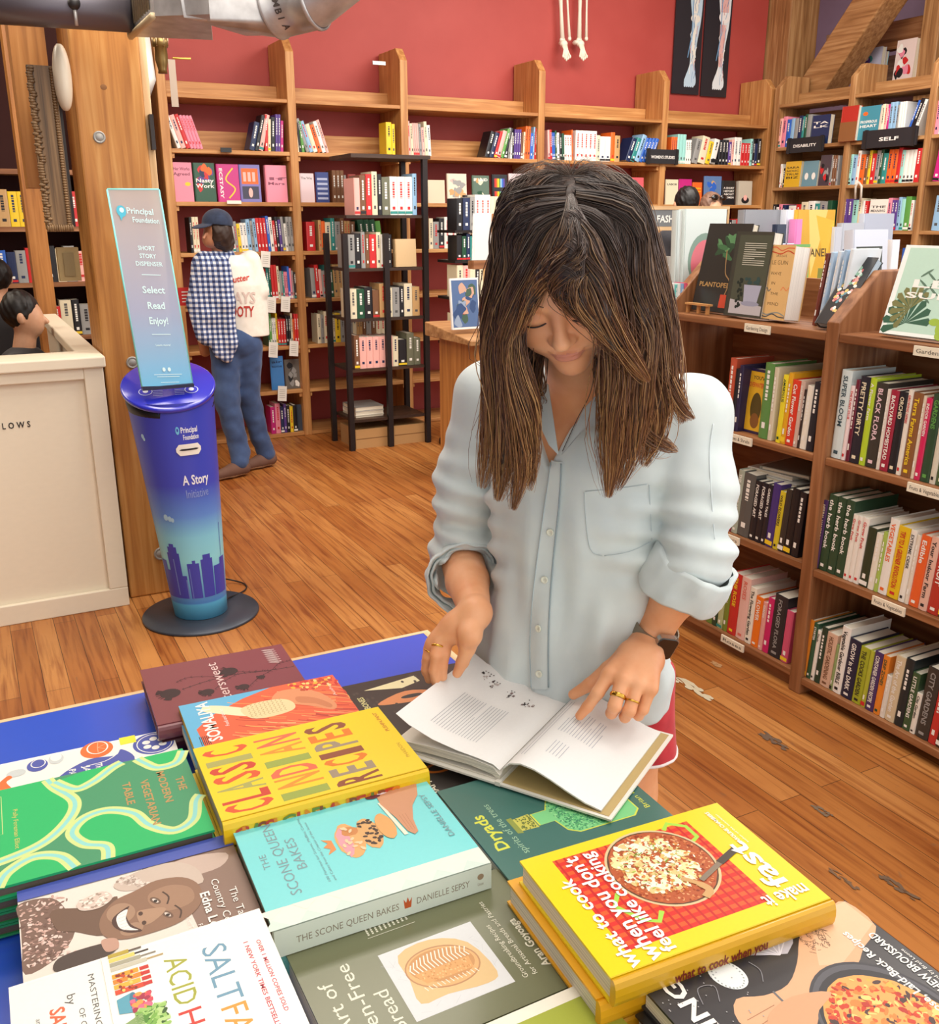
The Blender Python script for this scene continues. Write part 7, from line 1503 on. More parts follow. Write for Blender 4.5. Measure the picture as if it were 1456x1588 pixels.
for a, b in zip(A, B):
    row_ = [hit(a[0]+(b[0]-a[0])*t, a[1]+(b[1]-a[1])*t, .0035)[0] for t in (0, .33, .66, 1)]
    if all(r is not None for r in row_): ok.append(row_)
vs = [p for r in ok for p in r]; n = len(ok); mb.add(vs, [(i*4+j, i*4+4+j, i*4+5+j, i*4+1+j) for i in range(n-1) for j in range(3)], shirt_m, True)
for i in range(n-1):
    for j in (0, 3): a, b = ok[i][j], ok[i+1][j]; k = Fw*.006; mb.add([a, b, b+k, a+k], [(0, 1, 2, 3)], sd_)
part(mb, 'placket', wm)
seam('placket_seam', plL, sd_, .0009, off=.004); seam('placket_seam', plR, M('98a8ae', .9), .0012, off=.004)
for px, py in ((855, 824), (846, 898), (838, 974), (838, 1044)):
    p, nn = hit(px, py, .0045); T = Matrix.Translation(p) @ Vector(nn).to_track_quat('Z', 'Y').to_matrix().to_4x4(); mb = MB(); mb.lathe([(0, .0012), (.0035, .0012), (.0045, .0022), (.0056, .0018), (.0058, 0), (0, -.001)], M('e9ead8', .3), 20, T=T)
    for a in range(4): q = T @ Vector((.0014*cos(a*pi/2+.7), .0014*sin(a*pi/2+.7), .0013)); mb.ball(tuple(q), .0005, M('9a9a88'), 6, 4)
    part(mb, 'button', wm)
for P_ in ([(906, 762), (908, 800), (915, 852), (935, 862)], [(935, 862), (975, 856), (1010, 838)], [(1010, 838), (1008, 790), (1006, 750)], [(906, 762), (950, 758), (1006, 750)]): seam('pocket_seam', P_, M('bfcbce', .9), .0006)
seam('sleeve_seam', [(1106, 655), (1100, 700), (1103, 770), (1108, 840)], M('dce6e8', .9), .0009)
 
# collar flaps
col_m = shirt_m
def flap(name, P, thick=.0025, off=.012):
    pts = []
    for (x, y, t) in P: pts.append(att(x, y, t))
    c = sum(pts)/len(pts); n = len(pts); nn = np.cross(pts[1]-pts[0], pts[2]-pts[0]); nn /= np.linalg.norm(nn); nn = nn if nn@Fw < 0 else -nn
    mb = MB(); cc = c+nn*.004; a = [p+nn*0 for p in pts]; b = [p-nn*thick for p in pts]; mb.add(a+[cc], [(i, (i+1) % n, n) for i in range(n)], col_m, True); mb.add(a+b, [(i, (i+1) % n, n+(i+1) % n, n+i) for i in range(n)], sd_); mb.add(b+[c-nn*thick], [((i+1) % n, i, n) for i in range(n)], col_m)
    return part(mb, name, wm)
flap('collar', [(866, 706, 1.345), (851, 690, 1.350), (828, 640, 1.36), (838, 590, 1.37), (850, 596, 1.37), (858, 650, 1.355)])
flap('collar', [(871, 706, 1.345), (900, 672, 1.335), (945, 648, 1.33), (968, 600, 1.335), (948, 588, 1.35), (905, 635, 1.35)])

# shorts
G = Field((.66, .93, .70), (1.10, 1.47, .90), .0045)
for Hp in (HPL, HPR): G.chain([Hp+Zv*.02, Hp-Zv*.12], [.084, .088], .03)
G.cone(HPL+L_*.02+f_*.0, HPL+L_*.05-Zv*.105+f_*.01, .05, .045, .02)
G.fn(lambda P: .757+.45*np.clip(np.abs((P[..., 0]-HPL[0])*f_[0]+(P[..., 1]-HPL[1])*f_[1])-.05, -.05, .05)*-0-P[..., 2], .003, 'i'); G.warp(lambda P: fold_noise(P, 9, 11, .003, (1, 1, .3)))
for Hp in (HPL, HPR): G.cone(Hp-Zv*.02, Hp-Zv*.2, .074, .078, .004, 'c')
gV, gQ = G.mesh(); o = quads_obj('shorts', gV, gQ, cloth('b01f2c', 'c92c36', 'red_cloth', 900), wm, relax=1); o.location = -Vector(wm.location)
gb_ = bvh_of(gV, gQ)
mb = MB(); P = [hit(x, y, .002, gb_)[0] for x, y in smooth_path([(962, 1204), (985, 1196), (1008, 1180), (1018, 1160), (1019, 1140), (1019, 1165), (1026, 1182), (1036, 1188), (1044, 1178)], 4)]; P = [p for p in P if p is not None]
pass
for Hp in (HPL, HPR):
    mb = MB(); rim = []
    for k in range(48):
        a_ = 2*pi*k/48; d_ = np.array((cos(a_), sin(a_), 0)); h_ = gb_.ray_cast(Vector(Hp*np.array((1, 1, 0))+Zv*.763+d_*.2), Vector(-d_)); 
        if h_[0] is not None: rim.append(np.array(h_[0])-Zv*.004)
    if len(rim) > 10: mb.tube(rim+[rim[0]], .0028, M('f0e6e4', .8), 6, close=False); part(mb, 'white_piping', wm)
sf = MB()
for Hp in (HPL, HPR):
    an = Hp+np.array((.042, .03, -.79)); sf.tube([an+np.array((0, 0, .0)), an+f_*.06-Zv*.012, an+f_*.14-Zv*.03], [.045, .042, .028], M('e9e6e0', .6), 12); sf.box(tuple(an+np.array((-.1, -.07, -.072))), tuple(an+np.array((.03, .03, -.04))), M('d9d6d0', .6))
part(sf, 'shoes', wm) if 0 else None
# watch and rings
wd = (wl-ELL)/np.linalg.norm(wl-ELL); wc = wl-wd*.012; up = -Fw*1.0+(Rt*.77-Up*.64)*.45; up = up-wd*(up@wd); up /= np.linalg.norm(up); sdv = np.cross(wd, up); fr_ = .0335
wt = MB(); ringp = [wc+(cos(a)*up+sin(a)*sdv)*(fr_+.001) for a in np.linspace(0, 2*pi, 37)[:-1]]
vs = []
for p in ringp:
    o_ = (p-wc)/np.linalg.norm(p-wc)
    for s, h_ in ((-.009, 0), (.009, 0), (.009, .0022), (-.009, .0022)): vs.append(p+wd*s+o_*h_)
wt.add(vs, [(i*4+j, i*4+(j+1) % 4, ((i+1) % 36)*4+(j+1) % 4, ((i+1) % 36)*4+j) for i in range(36) for j in range(4)], M('8d8272', .4, .6)); wb = part(wt, 'watch_band', wm)
def rrect(a, b, r, n=5): return [(sx_*(a-r)+r*cos(t), sy_*(b-r)+r*sin(t)) for sx_, sy_, t0 in ((1, 1, 0), (-1, 1, pi/2), (-1, -1, pi), (1, -1, 1.5*pi)) for t in [t0+pi/2*k/n for k in range(n+1)]]
T = Matrix(((wd[0], sdv[0], up[0], 0), (wd[1], sdv[1], up[1], 0), (wd[2], sdv[2], up[2], 0), (0, 0, 0, 1))); T.translation = Vector(wc+up*(fr_+.001))
wt = MB(); wt.prism(rrect(.0205, .0180, .007), 'z', -.001, .0075, M('b9b4ae', .25, .9), T); wt.lathe([(0, 0), (.003, 0), (.003, .003), (0, .003)], M('b9b4ae', .25, .9), 12, T=T @ Matrix.Translation((.006, -.0165, .004)) @ Matrix.Rotation(pi/2, 4, 'X')); ws = part(wt, 'watch_case', wm)
wt = MB(); wt.prism(rrect(.0185, .0160, .006), 'z', .0076, .0092, M('08080a', .08, coat=1), T); part(wt, 'watch_screen', wm)
def ring_on(a, b, t, r, w=.0016, name='gold_ring'):
    a, b = np.array(a), np.array(b); d = (b-a)/np.linalg.norm(b-a); c = a+(b-a)*t; u = np.cross(d, Zv); u /= np.linalg.norm(u); v = np.cross(d, u); mb = MB(); k = 28; prof = [(-w, 0), (-w*.6, .0011), (w*.6, .0011), (w, 0)]; vs = [c+d*s+(cos(2*pi*i/k)*u+sin(2*pi*i/k)*v)*(r+h_) for i in range(k) for s, h_ in prof]
    mb.add(vs, [(i*4+j, i*4+j+1, ((i+1) % k)*4+j+1, ((i+1) % k)*4+j) for i in range(k) for j in range(3)], M('d9a94a', .22, 1), True); part(mb, name, wm)
ring_on(kL[1], chL[1][0][1], .62, .0106, .0032); ring_on(kL[2], chL[2][0][1], .66, .0102, .0015); ring_on(kR[1], chR[1][0][1], .5, .0105, .0018); ring_on(kR[2], chR[2][0][1], .5, .0100, .0011)

# ---- hair
g_ = lambda L: [att(*p) for p in L]
locks = [
 ([(828, 470, 1.3), (822, 540, 1.33), (820, 620, 1.36), (812, 700, 1.38)], [0.018, 0.022, 0.02, 0.01], 0.6),
 ([(935, 470, 1.28), (945, 540, 1.31), (950, 620, 1.34), (955, 700, 1.36)], [0.018, 0.022, 0.02, 0.01], 0.6),
 ([(880, 300, 1.125), (801, 318, 1.15), (787, 380, 1.18), (774, 450, 1.205), (769, 520, 1.23), (770, 600, 1.26), (762, 680, 1.3), (748, 755, 1.335)], [0.008, 0.016, 0.018, 0.018, 0.018, 0.018, 0.017, 0.006], 1.2),
 ([(882, 318, 1.115), (813, 338, 1.13), (800, 400, 1.155), (788, 470, 1.18), (790, 550, 1.215), (792, 640, 1.26), (784, 715, 1.3), (772, 775, 1.33)], [0.008, 0.016, 0.017, 0.018, 0.018, 0.019, 0.016, 0.005], 1.3),
 ([(884, 330, 1.105), (837, 358, 1.115), (817, 410, 1.13), (798, 465, 1.155), (792, 530, 1.185), (812, 620, 1.23), (815, 700, 1.28), (796, 790, 1.32)], [0.006, 0.013, 0.014, 0.0135, 0.013, 0.017, 0.016, 0.004], 1.2),
 ([(884, 306, 1.118), (885, 338, 1.09), (862, 376, 1.095), (846, 418, 1.105), (828, 452, 1.13), (815, 482, 1.15), (804, 515, 1.17)], [0.004, 0.0095, 0.011, 0.012, 0.011, 0.009, 0.006], 0.7),
 ([(880, 282, 1.19), (803, 305, 1.22), (785, 400, 1.26), (776, 500, 1.285), (775, 600, 1.305), (762, 690, 1.335)], [0.012, 0.022, 0.022, 0.022, 0.02, 0.008], 0.9),
 ([(884, 275, 1.16), (850, 285, 1.155), (822, 318, 1.155), (806, 380, 1.17), (795, 460, 1.2)], [0.006, 0.012, 0.014, 0.014, 0.012], 0.7),
 ([(884, 306, 1.118), (885, 342, 1.083), (874, 382, 1.078), (858, 415, 1.088), (842, 436, 1.105), (828, 458, 1.13)], [0.004, 0.0095, 0.011, 0.011, 0.008, 0.004], 0.7),
 ([(884, 306, 1.118), (886, 342, 1.08), (880, 385, 1.07), (870, 420, 1.076), (868, 448, 1.088), (884, 474, 1.105), (912, 500, 1.125)], [0.004, 0.0095, 0.011, 0.013, 0.011, 0.008, 0.005], 0.9),
 ([(885, 306, 1.118), (887, 342, 1.08), (892, 388, 1.066), (888, 428, 1.072), (896, 462, 1.088), (922, 497, 1.115), (950, 530, 1.14), (985, 562, 1.165)], [0.004, 0.0095, 0.012, 0.014, 0.013, 0.01, 0.008, 0.004], 1.1),
 ([(886, 306, 1.118), (889, 340, 1.085), (912, 380, 1.078), (922, 428, 1.085), (936, 478, 1.105), (958, 524, 1.135), (988, 568, 1.17), (1006, 590, 1.19)], [0.004, 0.0095, 0.013, 0.015, 0.014, 0.012, 0.008, 0.003], 1.1),
 ([(890, 326, 1.1), (925, 350, 1.105), (944, 410, 1.125), (955, 480, 1.155), (958, 550, 1.19), (952, 620, 1.23), (948, 690, 1.275), (943, 770, 1.325)], [0.007, 0.014, 0.017, 0.018, 0.018, 0.018, 0.017, 0.004], 1.3),
 ([(890, 306, 1.12), (968, 330, 1.13), (983, 400, 1.155), (997, 480, 1.18), (991, 560, 1.21), (984, 630, 1.25), (972, 700, 1.295), (955, 758, 1.33)], [0.009, 0.017, 0.019, 0.02, 0.02, 0.02, 0.018, 0.006], 1.3),
 ([(888, 290, 1.14), (972, 314, 1.16), (996, 390, 1.19), (1014, 470, 1.215), (1018, 550, 1.245), (1020, 620, 1.28), (1012, 680, 1.315), (998, 722, 1.34)], [0.01, 0.017, 0.019, 0.02, 0.02, 0.019, 0.014, 0.005], 1.2),
 ([(886, 280, 1.18), (970, 300, 1.21), (1000, 385, 1.24), (1022, 470, 1.265), (1034, 550, 1.29), (1046, 610, 1.305), (1060, 655, 1.32)], [0.012, 0.02, 0.02, 0.02, 0.018, 0.013, 0.005], 0.9),
 ([(886, 275, 1.16), (915, 285, 1.155), (946, 318, 1.155), (965, 380, 1.17), (978, 460, 1.195)], [0.006, 0.012, 0.014, 0.014, 0.012], 0.7),
 ([(947, 306, 1.118), (1003, 520, 1.22), (1028, 580, 1.25), (1055, 630, 1.28), (1075, 650, 1.3)], [0.004, 0.0095, 0.012, 0.009, 0.003], 0.3),
 ([(926, 306, 1.118), (955, 600, 1.22), (990, 660, 1.28), (1030, 690, 1.32), (1050, 700, 1.335)], [0.004, 0.0095, 0.012, 0.009, 0.003], 0.3),
 ([(833, 306, 1.118), (800, 560, 1.2), (812, 640, 1.24), (826, 710, 1.29), (822, 760, 1.32)], [0.004, 0.0095, 0.012, 0.009, 0.003], 0.4)]
G = Field(HC-np.array((.24, .24, .40)), HC+np.array((.26, .26, .17)), .004)
G.ell(hp2(.002, -.012, .034), np.array((.094, .096, .092))*HS, HA2)
for pts, rs, n in locks:
    P = g_(pts)
    a_ = 1 if (pts[0][1] == 306) else 0
    if n >= .6: G.chain(P[a_:-1], [max(r*.66, .004) for r in rs[a_:-1]], .012)
G.ell(hp(-.008, .118, -.045), np.array((.064, .09, .078))*HS, HA, .004, 'c')
hv, hq = G.mesh(); hm_, nt, b = nodes('hair_mass'); fz = noise(nt, mapping(nt, (60, 60, 3)), 3, 3); link(nt, ramp(nt, fz, [(.3, '2b1f1a'), (.7, '4a352b')]), b.inputs['Base Color']); b.inputs['Roughness'].default_value = .55
hair = quads_obj('hair', hv, hq, hm_, wm, relax=1); hair.location = -Vector(wm.location)
tones = [('30241f', '74492f', .36), ('3c2c25', '94623e', .30), ('46332a', 'b98552', .22), ('5a4636', 'd6a36a', .12)]
hs_ = strands('hair_strands', [(g_(p), r, n) for p, r, n in locks], hair, tones, 3, .00085, 22, 260); 
# strands lie in world space while the hair mass is moved under the person's empty
hs_.location = (0, 0, 0)
# cap of fine hairs over the crown, radiating from the parting
bvh_h = bvh_of(hv, hq); rs_ = np.random.RandomState(21)
def surface_strands(name, nroot, steps, step, colsn, width, seed=5):
    """fine hairs combed over the hair mass, away from the parting and down"""
    r = np.random.RandomState(seed); top = hv[((hv-HC)@Hu > .015*HS) | ((hv-HC)[:, 2] > -.01)]; VV, CC, FF = [], [], []; base = 0
    for k in range(nroot):
        p = top[r.randint(len(top))].astype(float); lp = []; nn = None; sg = 1 if (p-HC2)@hq_[0] > .002+r.normal()*.002 else -1; o_ = r.uniform(.0004, .0022)
        for s in range(steps):
            h_ = bvh_h.find_nearest(Vector(p)); 
            if h_[0] is None: break
            c = np.array(h_[0]); n = np.array(h_[1]); n = n if n@(c-(HC-Zv*.02)) > 0 else -n; lp.append((c+n*o_, n)); l = (c-HC2)@hq_[0]; nf = (c-HC)@Hn
            a = math.exp(-abs(l)/.035); d = Hl*sg*(a+.15)+(-Zv)*(1.05-a*.9)+Hn*(.35 if nf > .0 else -.1)+r.normal(size=3)*.06; d = d-n*(d@n); d /= np.linalg.norm(d)+1e-9; p = c+d*step
        m = len(lp)
        if m < 5: continue
        P = np.array([q[0] for q in lp]); Nn = np.array([q[1] for q in lp]); P[1:-1] = (P[:-2]+P[1:-1]*2+P[2:])/4; T = np.gradient(P, axis=0); T /= np.linalg.norm(T, axis=1)[:, None]+1e-9; S2 = np.cross(T, Nn); s = np.linspace(0, 1, m); w = width*np.sin(pi*(.08+.9*s))**.5
        tone = r.choice(len(colsn), p=[c[2] for c in colsn]); c0, c1 = np.array(lin(colsn[tone][0])), np.array(lin(colsn[tone][1])); cc = c0+(c1-c0)*s[:, None]
        for q in (P+S2*w[:, None], P-S2*w[:, None], P+Nn*w[:, None]*1.2): VV.append(q); CC.append(cc)
        ix = np.arange(m-1)
        for j_ in range(3): j2 = (j_+1) % 3; FF.append(np.stack([base+j_*m+ix, base+j2*m+ix, base+j2*m+ix+1, base+j_*m+ix+1], 1))
        base += 3*m
    V = np.concatenate(VV); F = np.concatenate(FF); C = np.concatenate(CC); me = bpy.data.meshes.new(name); me.from_pydata(V.tolist(), [], F.tolist()); me.polygons.foreach_set('use_smooth', [True]*len(F))
    at_ = me.color_attributes.new('tone', 'FLOAT_COLOR', 'POINT'); at_.data.foreach_set('color', np.concatenate([C, np.ones((len(C), 1))], 1).ravel()); me.materials.append(hair_mat()); o = bpy.data.objects.new(name, me); col.objects.link(o); o.parent = hair; return o
surface_strands('hair_strands', 5200, 15, .0075, [('30241f', '46332a', .5), ('3a2b26', '5c4232', .32), ('5c504c', '54443a', .12), ('7a6c68', '5a4a42', .06)], .0007)
fly = []
rr = random.Random(5)
for k in range(26): x = 800+rr.random()*170; s = 1 if x > 885 else -1; fly.append((g_([(885, 275, 1.15), ((885+x)/2, 262-rr.random()*8, 1.15), (x, 262+abs(x-885)*.25-rr.random()*14, 1.16), (x+s*25, 300+rr.random()*40, 1.18)]), [.002, .006, .01, .014], .05))
fs2 = strands('flyaway_strands', fly, hair, [('4a3a34', '8a7468', .5), ('6a5648', 'b9a898', .5)], 11, .00028, 14, 120); fs2.location = (0, 0, 0)
mb = MB(); mb.tube([hp(.003, .070, .096), hp(.003, .05, .110), hp(.003, .02, .124), hp(.003, -.01, .130)], [.0008, .0022, .0022, .0008], M('b89a8a', .6), 6); pass
mb = MB(); mb.tube(smooth_path([tuple(att(925, 560, 1.25)), tuple(att(915, 610, 1.3)), tuple(att(895, 650, 1.33)), tuple(att(872, 700, 1.34))], 6), .0006, M('3a2b26', .5), 5); part(mb, 'loose_strand', wm)

# ------------------------------------------------------------------ the man at the shelves
mn = empty('person', (1.52, 6.15, 0), label='man in navy cap, checked overshirt and blue jeans facing the shelves', cat='person')
X0, Y0 = 1.50, 6.12
tee = cloth('e9e3d6', 'f2ede2', 'cream_jersey', 700, .9); jeans = cloth('2b3f66', '3f5680', 'denim', 1200, .9, 9)
w3 = lambda px, py, Y=6.12: ony(px, py, Y)
hc = w3(335, 358, 6.10); B_ = Field(hc-.2, hc+np.array((.2, .25, .2)), .004)
B_.ell(hc, (.072, .09, .10)); B_.ell(hc+np.array((-.045, -.005, -.05)), (.042, .055, .050), None, .02); B_.cone(hc+np.array((-.075, -.05, -.015)), hc+np.array((-.090, -.058, -.040)), .007, .009, .012); B_.cone(hc+np.array((.01, .02, -.05)), hc+np.array((.045, .05, -.19)), .052, .055)
B_.ell(hc+np.array((.02, -.085, -.02)), (.022, .012, .03), None, .006)
p1 = B_.mesh()
G = Field((1.2, 5.85, .55), (1.9, 6.5, 1.45), .007); hl = w3(312, 508, 6.2); G.chain([w3(306, 470, 6.15), w3(318, 545, 6.3)], [.04, .035])
p2 = G.mesh(); V, Q = cat([p1, p2]); o = quads_obj('body', V, Q, skin_mat('tan_skin', 'b0785a', 'bd8564', .05), mn, relax=1); o.location = -Vector(mn.location)
B_ = Field(hc-.2, hc+.22, .005); B_.ell(hc+np.array((.015, .0, -.01)), (.084, .106, .095)); B_.ell(hc+np.array((.05, .0, -.075)), (.055, .07, .05), None, .02); B_.fn(lambda P: -(P[..., 0]-(hc[0]-.045)), .01, 'i'); B_.warp(lambda P: fold_noise(P, 3, 30, .005, (1, 1, 1))); V, Q = B_.mesh(); o = quads_obj('hair', V, Q, M('34231b', .6), mn); o.location = -Vector(mn.location)
B_ = Field(hc-.2, hc+.25, .004); B_.ell(hc+np.array((.012, .0, .045)), (.092, .105, .085)); B_.fn(lambda P: (hc[2]+.035+.25*(P[..., 0]-hc[0])*-1*0-.1*(P[..., 0]-hc[0]))-P[..., 2], .003, 'i'); B_.cone(hc+np.array((-.05, -.03, .040)), hc+np.array((-.125, -.075, .022)), .05, .028, .006, 'u') if 0 else B_.ell(hc+np.array((-.09, -.045, .030)), (.065, .062, .008), np.array([(.83, .50, .25), (-.5, .866, 0), (-.2, -.12, .97)]), .006); V, Q = B_.mesh(); o = quads_obj('cap', V, Q, cloth('1c2840', '283652', 'navy_twill', 900), mn); o.location = -Vector(mn.location)
# tee shirt
def tube_body(sec, name, m, lo, hi, h=.006, extra=None, relax=1, fold=.003):
    G = Field(lo, hi, h)
    def g(P):
        z = P[..., 2]; zz = [s[0] for s in sec]; cx = np.interp(z, zz, [s[1] for s in sec]); cy = np.interp(z, zz, [s[2] for s in sec]); a = np.interp(z, zz, [s[3] for s in sec]); b = np.interp(z, zz, [s[4] for s in sec])
        return np.maximum((np.sqrt(((P[..., 0]-cx)/a)**2+((P[..., 1]-cy)/b)**2)-1)*np.minimum(a, b), np.maximum(zz[0]-z, z-zz[-1]))
    G.fn(g, .01)
    if extra: extra(G)
    G.warp(lambda P: fold_noise(P, 6, 10, fold, (1, 1, .5))); V, Q = G.mesh(); o = quads_obj(name, V, Q, m, mn, relax=relax); o.location = -Vector(mn.location); return V, Q
tV, tQ = tube_body([(.88, 1.60, 6.15, .145, .105), (1.0, 1.595, 6.15, .15, .11), (1.2, 1.57, 6.14, .165, .115), (1.32, 1.54, 6.14, .15, .1), (1.38, 1.53, 6.14, .07, .07)], 'tee_shirt', tee, (1.28, 5.9, .80), (1.95, 6.45, 1.46), extra=lambda G: (G.chain([w3(388, 405), w3(402, 450)], [.065, .062], .02)))
tb_ = bvh_of(tV, tQ)
def wrap_text(st, pxs, y0, y1, m, name, par, bv, bold=1, rot=0):
    mb = MB(); w = sum(GL[(bold, c)][2] if (bold, c) in GL else .3 for c in st); off = 0
    for ch in st:
        g = GL.get((bold, ch))
        if g:
            vs = [];
            for x, y in g[0]:
                u = (off+x)/w; px = pxs[0]+(pxs[1]-pxs[0])*u; py = y0+(y1-y0)*(y/.73)+rot*u; p, n = hit(px, py, .004, bv); vs.append(p)
            if all(v is not None for v in vs): mb.add(vs, g[1], m)
            off += g[2]
        else: off += .3
    if mb.v: part(mb, name, par)
wrap_text('Gutter', (352, 386), 440, 430, M('c8402e'), 'shirt_print', mn, tb_, 1, -6); wrap_text('AYS', (362, 396), 470, 452, M('d9c4ba'), 'shirt_print', mn, tb_); wrap_text('DOTY', (358, 393), 491, 474, M('b8352c'), 'shirt_print', mn, tb_)
def plaid():
    m, nt, b = nodes('checked_cloth'); v = mapping(nt, (1, 1, 1)); s = nt.nodes.new('ShaderNodeSeparateXYZ'); link(nt, v, s.inputs[0])
    def st(o, f):
        a = nt.nodes.new('ShaderNodeMath'); a.operation = 'MULTIPLY'; link(nt, o, a.inputs[0]); a.inputs[1].default_value = f; c = nt.nodes.new('ShaderNodeMath'); c.operation = 'SINE'; link(nt, a.outputs[0], c.inputs[0]); d = nt.nodes.new('ShaderNodeMath'); d.operation = 'GREATER_THAN'; link(nt, c.outputs[0], d.inputs[0]); d.inputs[1].default_value = 0; return d.outputs[0]
    ad = nt.nodes.new('ShaderNodeMath'); ad.operation = 'ADD'; sx_ = nt.nodes.new('ShaderNodeMath'); sx_.operation = 'ADD'; link(nt, s.outputs['X'], sx_.inputs[0]); sx_.inputs[1].default_value = 0; link(nt, st(sx_.outputs[0], 210), ad.inputs[0]); link(nt, st(s.outputs['Z'], 200), ad.inputs[1]); hf = nt.nodes.new('ShaderNodeMath'); hf.operation = 'MULTIPLY'; hf.inputs[1].default_value = .5; link(nt, ad.outputs[0], hf.inputs[0])
    r = ramp(nt, hf.outputs[0], [(0, 'dfe2ea'), (.4, '6f7ea6'), (.8, '25305a')]); [n for n in nt.nodes if n.type == 'VALTORGB'][0].color_ramp.interpolation = 'CONSTANT'; link(nt, r, b.inputs['Base Color']); b.inputs['Roughness'].default_value = .9; return m
G = Field((1.14, 5.88, .72), (1.72, 6.45, 1.46), .006)
G.chain([w3(352, 398), w3(318, 412), w3(308, 470), w3(318, 520, 6.08)], [.05, .075, .07, .06], .02); G.chain([w3(345, 410, 6.03), w3(352, 470, 6.02), w3(356, 530, 6.02), w3(352, 556, 6.02)], [.045, .052, .045, .03], .03); G.chain([w3(330, 420, 6.1), w3(330, 490, 6.08), w3(342, 545, 6.05)], [.075, .075, .05], .03); G.warp(lambda P: fold_noise(P, 8, 13, .006, (1, 1, .35)))
V, Q = G.mesh(); o = quads_obj('checked_overshirt', V, Q, plaid(), mn, relax=1); o.location = -Vector(mn.location)
G = Field((1.22, 5.8, .03), (1.95, 6.55, .97), .007); hipc = w3(366, 530, 6.14); G.ell(hipc, (.155, .115, .12)); A1 = onz(378, 722, .09); A2 = onz(420, 708, .09)
A1 = np.array((A1[0], 6.02, .09)); A2 = np.array((A2[0]-.0, 6.18, .09))
G.chain([hipc+np.array((-.07, 0, -.04)), w3(352, 620, 6.10), w3(372, 700, 6.06), A1+np.array((0, 0, .0))], [.095, .078, .062, .058], .02); G.chain([hipc+np.array((.07, 0, -.04)), w3(385, 610, 6.16), w3(404, 680, 6.18), A2], [.095, .075, .06, .056], .02); G.warp(lambda P: fold_noise(P, 12, 12, .005, (1, 1, .6)))
V, Q = G.mesh(); o = quads_obj('jeans', V, Q, jeans, mn, relax=1); o.location = -Vector(mn.location)
for A in (A1, A2):
    G = Field(A-np.array((.25, .2, .1)), A+np.array((.15, .2, .1)), .005); G.chain([A+np.array((.02, 0, -.035)), A+np.array((-.06, -.02, -.04)), A+np.array((-.15, -.05, -.052))], [.045, .042, .032], .02); G.fn(lambda P: .004-P[..., 2], .004, 'i'); V, Q = G.mesh(); fc = V[Q][:, :, 2].mean(1); o = quads_obj('shoe', V, Q, [M('6a4a3c', .8), M('b8a48c', .7)], mn, (fc < .024).astype(int).tolist()); o.location = -Vector(mn.location)
mb = MB(); p = w3(292, 461, 6.3); mb.box(tuple(p+np.array((-.06, 0, -.05))), tuple(p+np.array((.06, .012, .06))), M('d2302e')); cv = Canvas(mb, p+np.array((-.06, 0, -.05)), (1, 0, 0), (0, 0, 1), .0006)
for i in range(4): cv.rect(.02, .02+.02*i, .1, .027+.02*i, M('W'))
mb.build('booklet', label='red booklet held in front of the man with the cap', cat='booklet')

# seated person at the counter and shoppers beyond the displays
def bust(name, c, hw, label, shirt_c, hair_c, face=( .8, .2), ground=0, extra=None, seated=False):
    pe = empty('person', (c[0], c[1], 0), label=label, cat='person'); c = np.array(c, float); fx = np.array((face[0], face[1], 0))/math.hypot(*face)
    G = Field(c-np.array((.3, .3, .32)), c+np.array((.3, .3, .18)), .006); G.ell(c, (.072, .072, .10)); G.ell(c+fx*.035-Zv*.03, (.055, .055, .08), None, .02); G.cone(c+fx*.09-Zv*.02, c+fx*.1-Zv*.035, .01, .013, .01); G.cone(c-Zv*.06, c-Zv*.2-fx*.03, .05, .055, .02)
    sdx = np.cross(fx, Zv)
    for s in (-1, 1): G.ell(c+sdx*s*.078-Zv*.01, (.018, .018, .03), None, .005)
    V, Q = G.mesh(); o = quads_obj('body', V, Q, skin_mat('skin_'+name, 'd09a78', 'dcab8a', .05), pe); o.location = -Vector(pe.location)
    G = Field(c-.2, c+.2, .006); G.ell(c-fx*.02+Zv*.025, (.088, .088, .098)); G.ell(c+fx*.10-Zv*.045, (.07, .07, .085), None, .01, 'c'); G.warp(lambda P: fold_noise(P, 3, 40, .004, (1, 1, 1))); V, Q = G.mesh(); o = quads_obj('hair', V, Q, M(hair_c, .5), pe); o.location = -Vector(pe.location)
    z0 = .45 if seated else .1; G = Field((c[0]-.4, c[1]-.4, z0-.05), (c[0]+.4, c[1]+.4, c[2]-.05), .012); b = c-Zv*.24-fx*.03; G.chain([b+sdx*.13, b-sdx*.13], [.07, .07], .03); G.chain([b-Zv*.05, b-Zv*.3, np.array((c[0], c[1], z0+.1))], [.14, .13, .12], .04)
    for s in (-1, 1): G.chain([b+sdx*s*.17, b+sdx*s*.2-Zv*.28, b+sdx*s*.18-Zv*.3+fx*.2], [.055, .045, .035], .03)
    V, Q = G.mesh(); o = quads_obj('clothes', V, Q, cloth(shirt_c, shirt_c, 'cloth_'+name, 500), pe); o.location = -Vector(pe.location)
    return pe
c = att(38, 488, 4.75); bust('counter', c, 0, 'seated person with short black hair and dark top behind the cream counter', '17151a', '15100f', (.95, -.3), seated=True)
c = att(-6, 432, 5.9); bust('far_left', c, 0, 'person with dark hair cut off by the left edge of the picture', '1c1a1e', '120e0e', (-.2, 1))
c = ony(1063, 316, 5.7); bust('shopper_a', c, 0, 'shopper with black hair whose head peeps over the fashion sign', '2a2a30', '0f0d0e', (.2, 1))
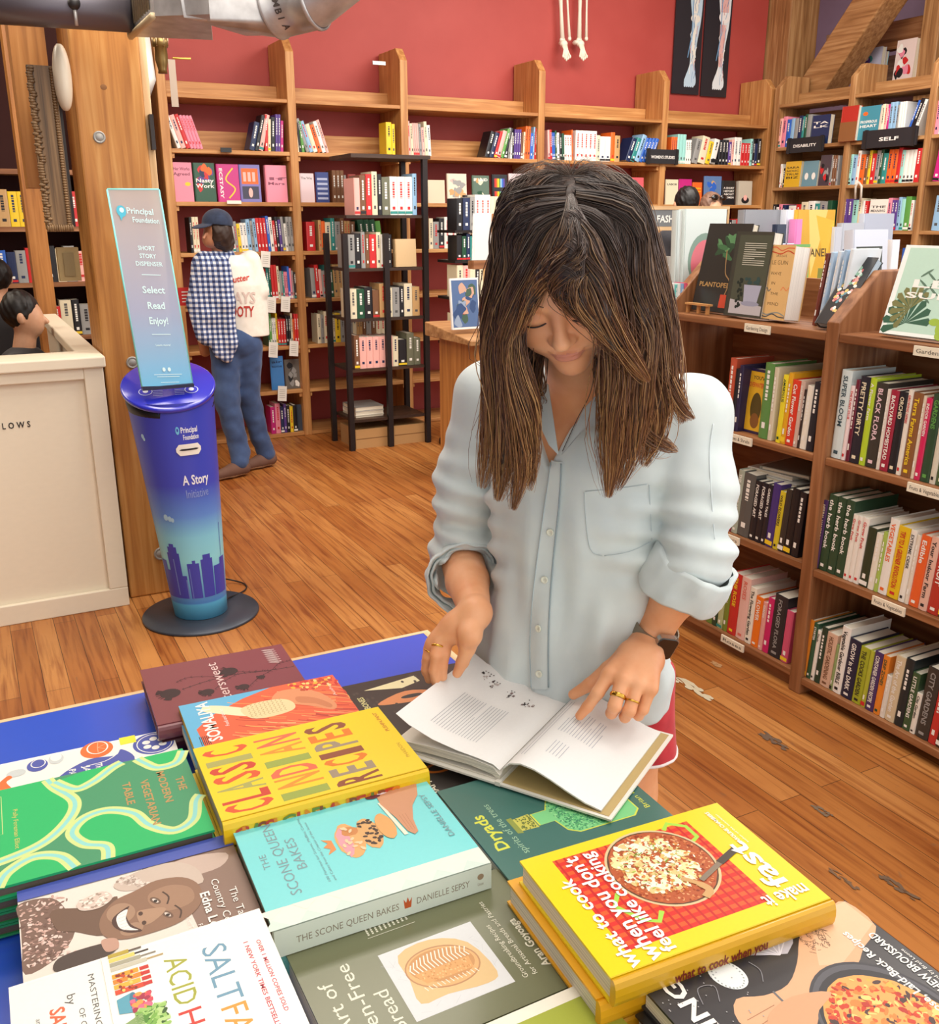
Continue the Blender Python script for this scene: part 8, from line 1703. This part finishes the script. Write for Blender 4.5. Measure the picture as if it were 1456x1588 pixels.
c = ony(1104, 322, 6.2); pb = bust('shopper_b', c, 0, 'shopper with sunglasses pushed up on the head behind the fashion sign', '6a6a72', '8a6a58', (-.2, -1))
mb = MB()
for s in (-1, 1): mb.ball((c[0]+s*.042, c[1]-.075, c[2]+.075), (.036, .014, .024), M('15100e', .1, coat=1), 14, 8)
mb.tube([(c[0]-.08, c[1]-.05, c[2]+.075), (c[0], c[1]-.09, c[2]+.078), (c[0]+.08, c[1]-.05, c[2]+.075)], .004, M('4a2a1a', .3), 6); part(mb, 'sunglasses', pb)
# ------------------------------------------------------------------ the smallest far books become one object
bpy.context.view_layer.update()
def proj(p):
    v = np.array(p)-CAM; c = v@Fw; return 728+FPX*(v@Rt)/c, 794-FPX*(v@Up)/c, c
single = []; keep = 0
for o in list(col.objects):
    if o.parent is not None or o.get('category') != 'book': continue
    if o.type == 'EMPTY':
        x, y, c = proj(o.matrix_world.translation); keep += 1; continue
    P = [proj(o.matrix_world @ Vector(v)) for v in o.bound_box]; xs = [p[0] for p in P]; ys = [p[1] for p in P]
    x0, x1, y0, y1 = max(min(xs), 0), min(max(xs), 1456), max(min(ys), 0), min(max(ys), 1588)
    ar = max(x1-x0, 0)*max(y1-y0, 0)
    hid = 770 < (x0+x1)/2 < 1000 and 300 < (y0+y1)/2 < 1000
    if ar <= 3 or hid:
        for c in list(o.children): bpy.data.objects.remove(c)
        bpy.data.objects.remove(o); continue
    single.append((ar, o.name, o))
single.sort(key=lambda t: (-t[0], t[1]))
rest = single[max(0, 296-keep):]
if rest:
    mb = MB()
    for ar, nm, o in rest:
        b = len(mb.v); mw = o.matrix_world; mb.v += [tuple(mw @ v.co) for v in o.data.vertices]; ms = [mb.mi(m) for m in o.data.materials]
        for p in o.data.polygons: mb.f.append([b+i for i in p.vertices]); mb.m.append(ms[p.material_index]); mb.sm.append(False)
        bpy.data.objects.remove(o)
    mb.build('distant_books', label='rows of small distant books filling the farther shelves', cat='books', kind='stuff')
print('BOOKS kept', keep, 'single', len(single), 'merged', len(rest))
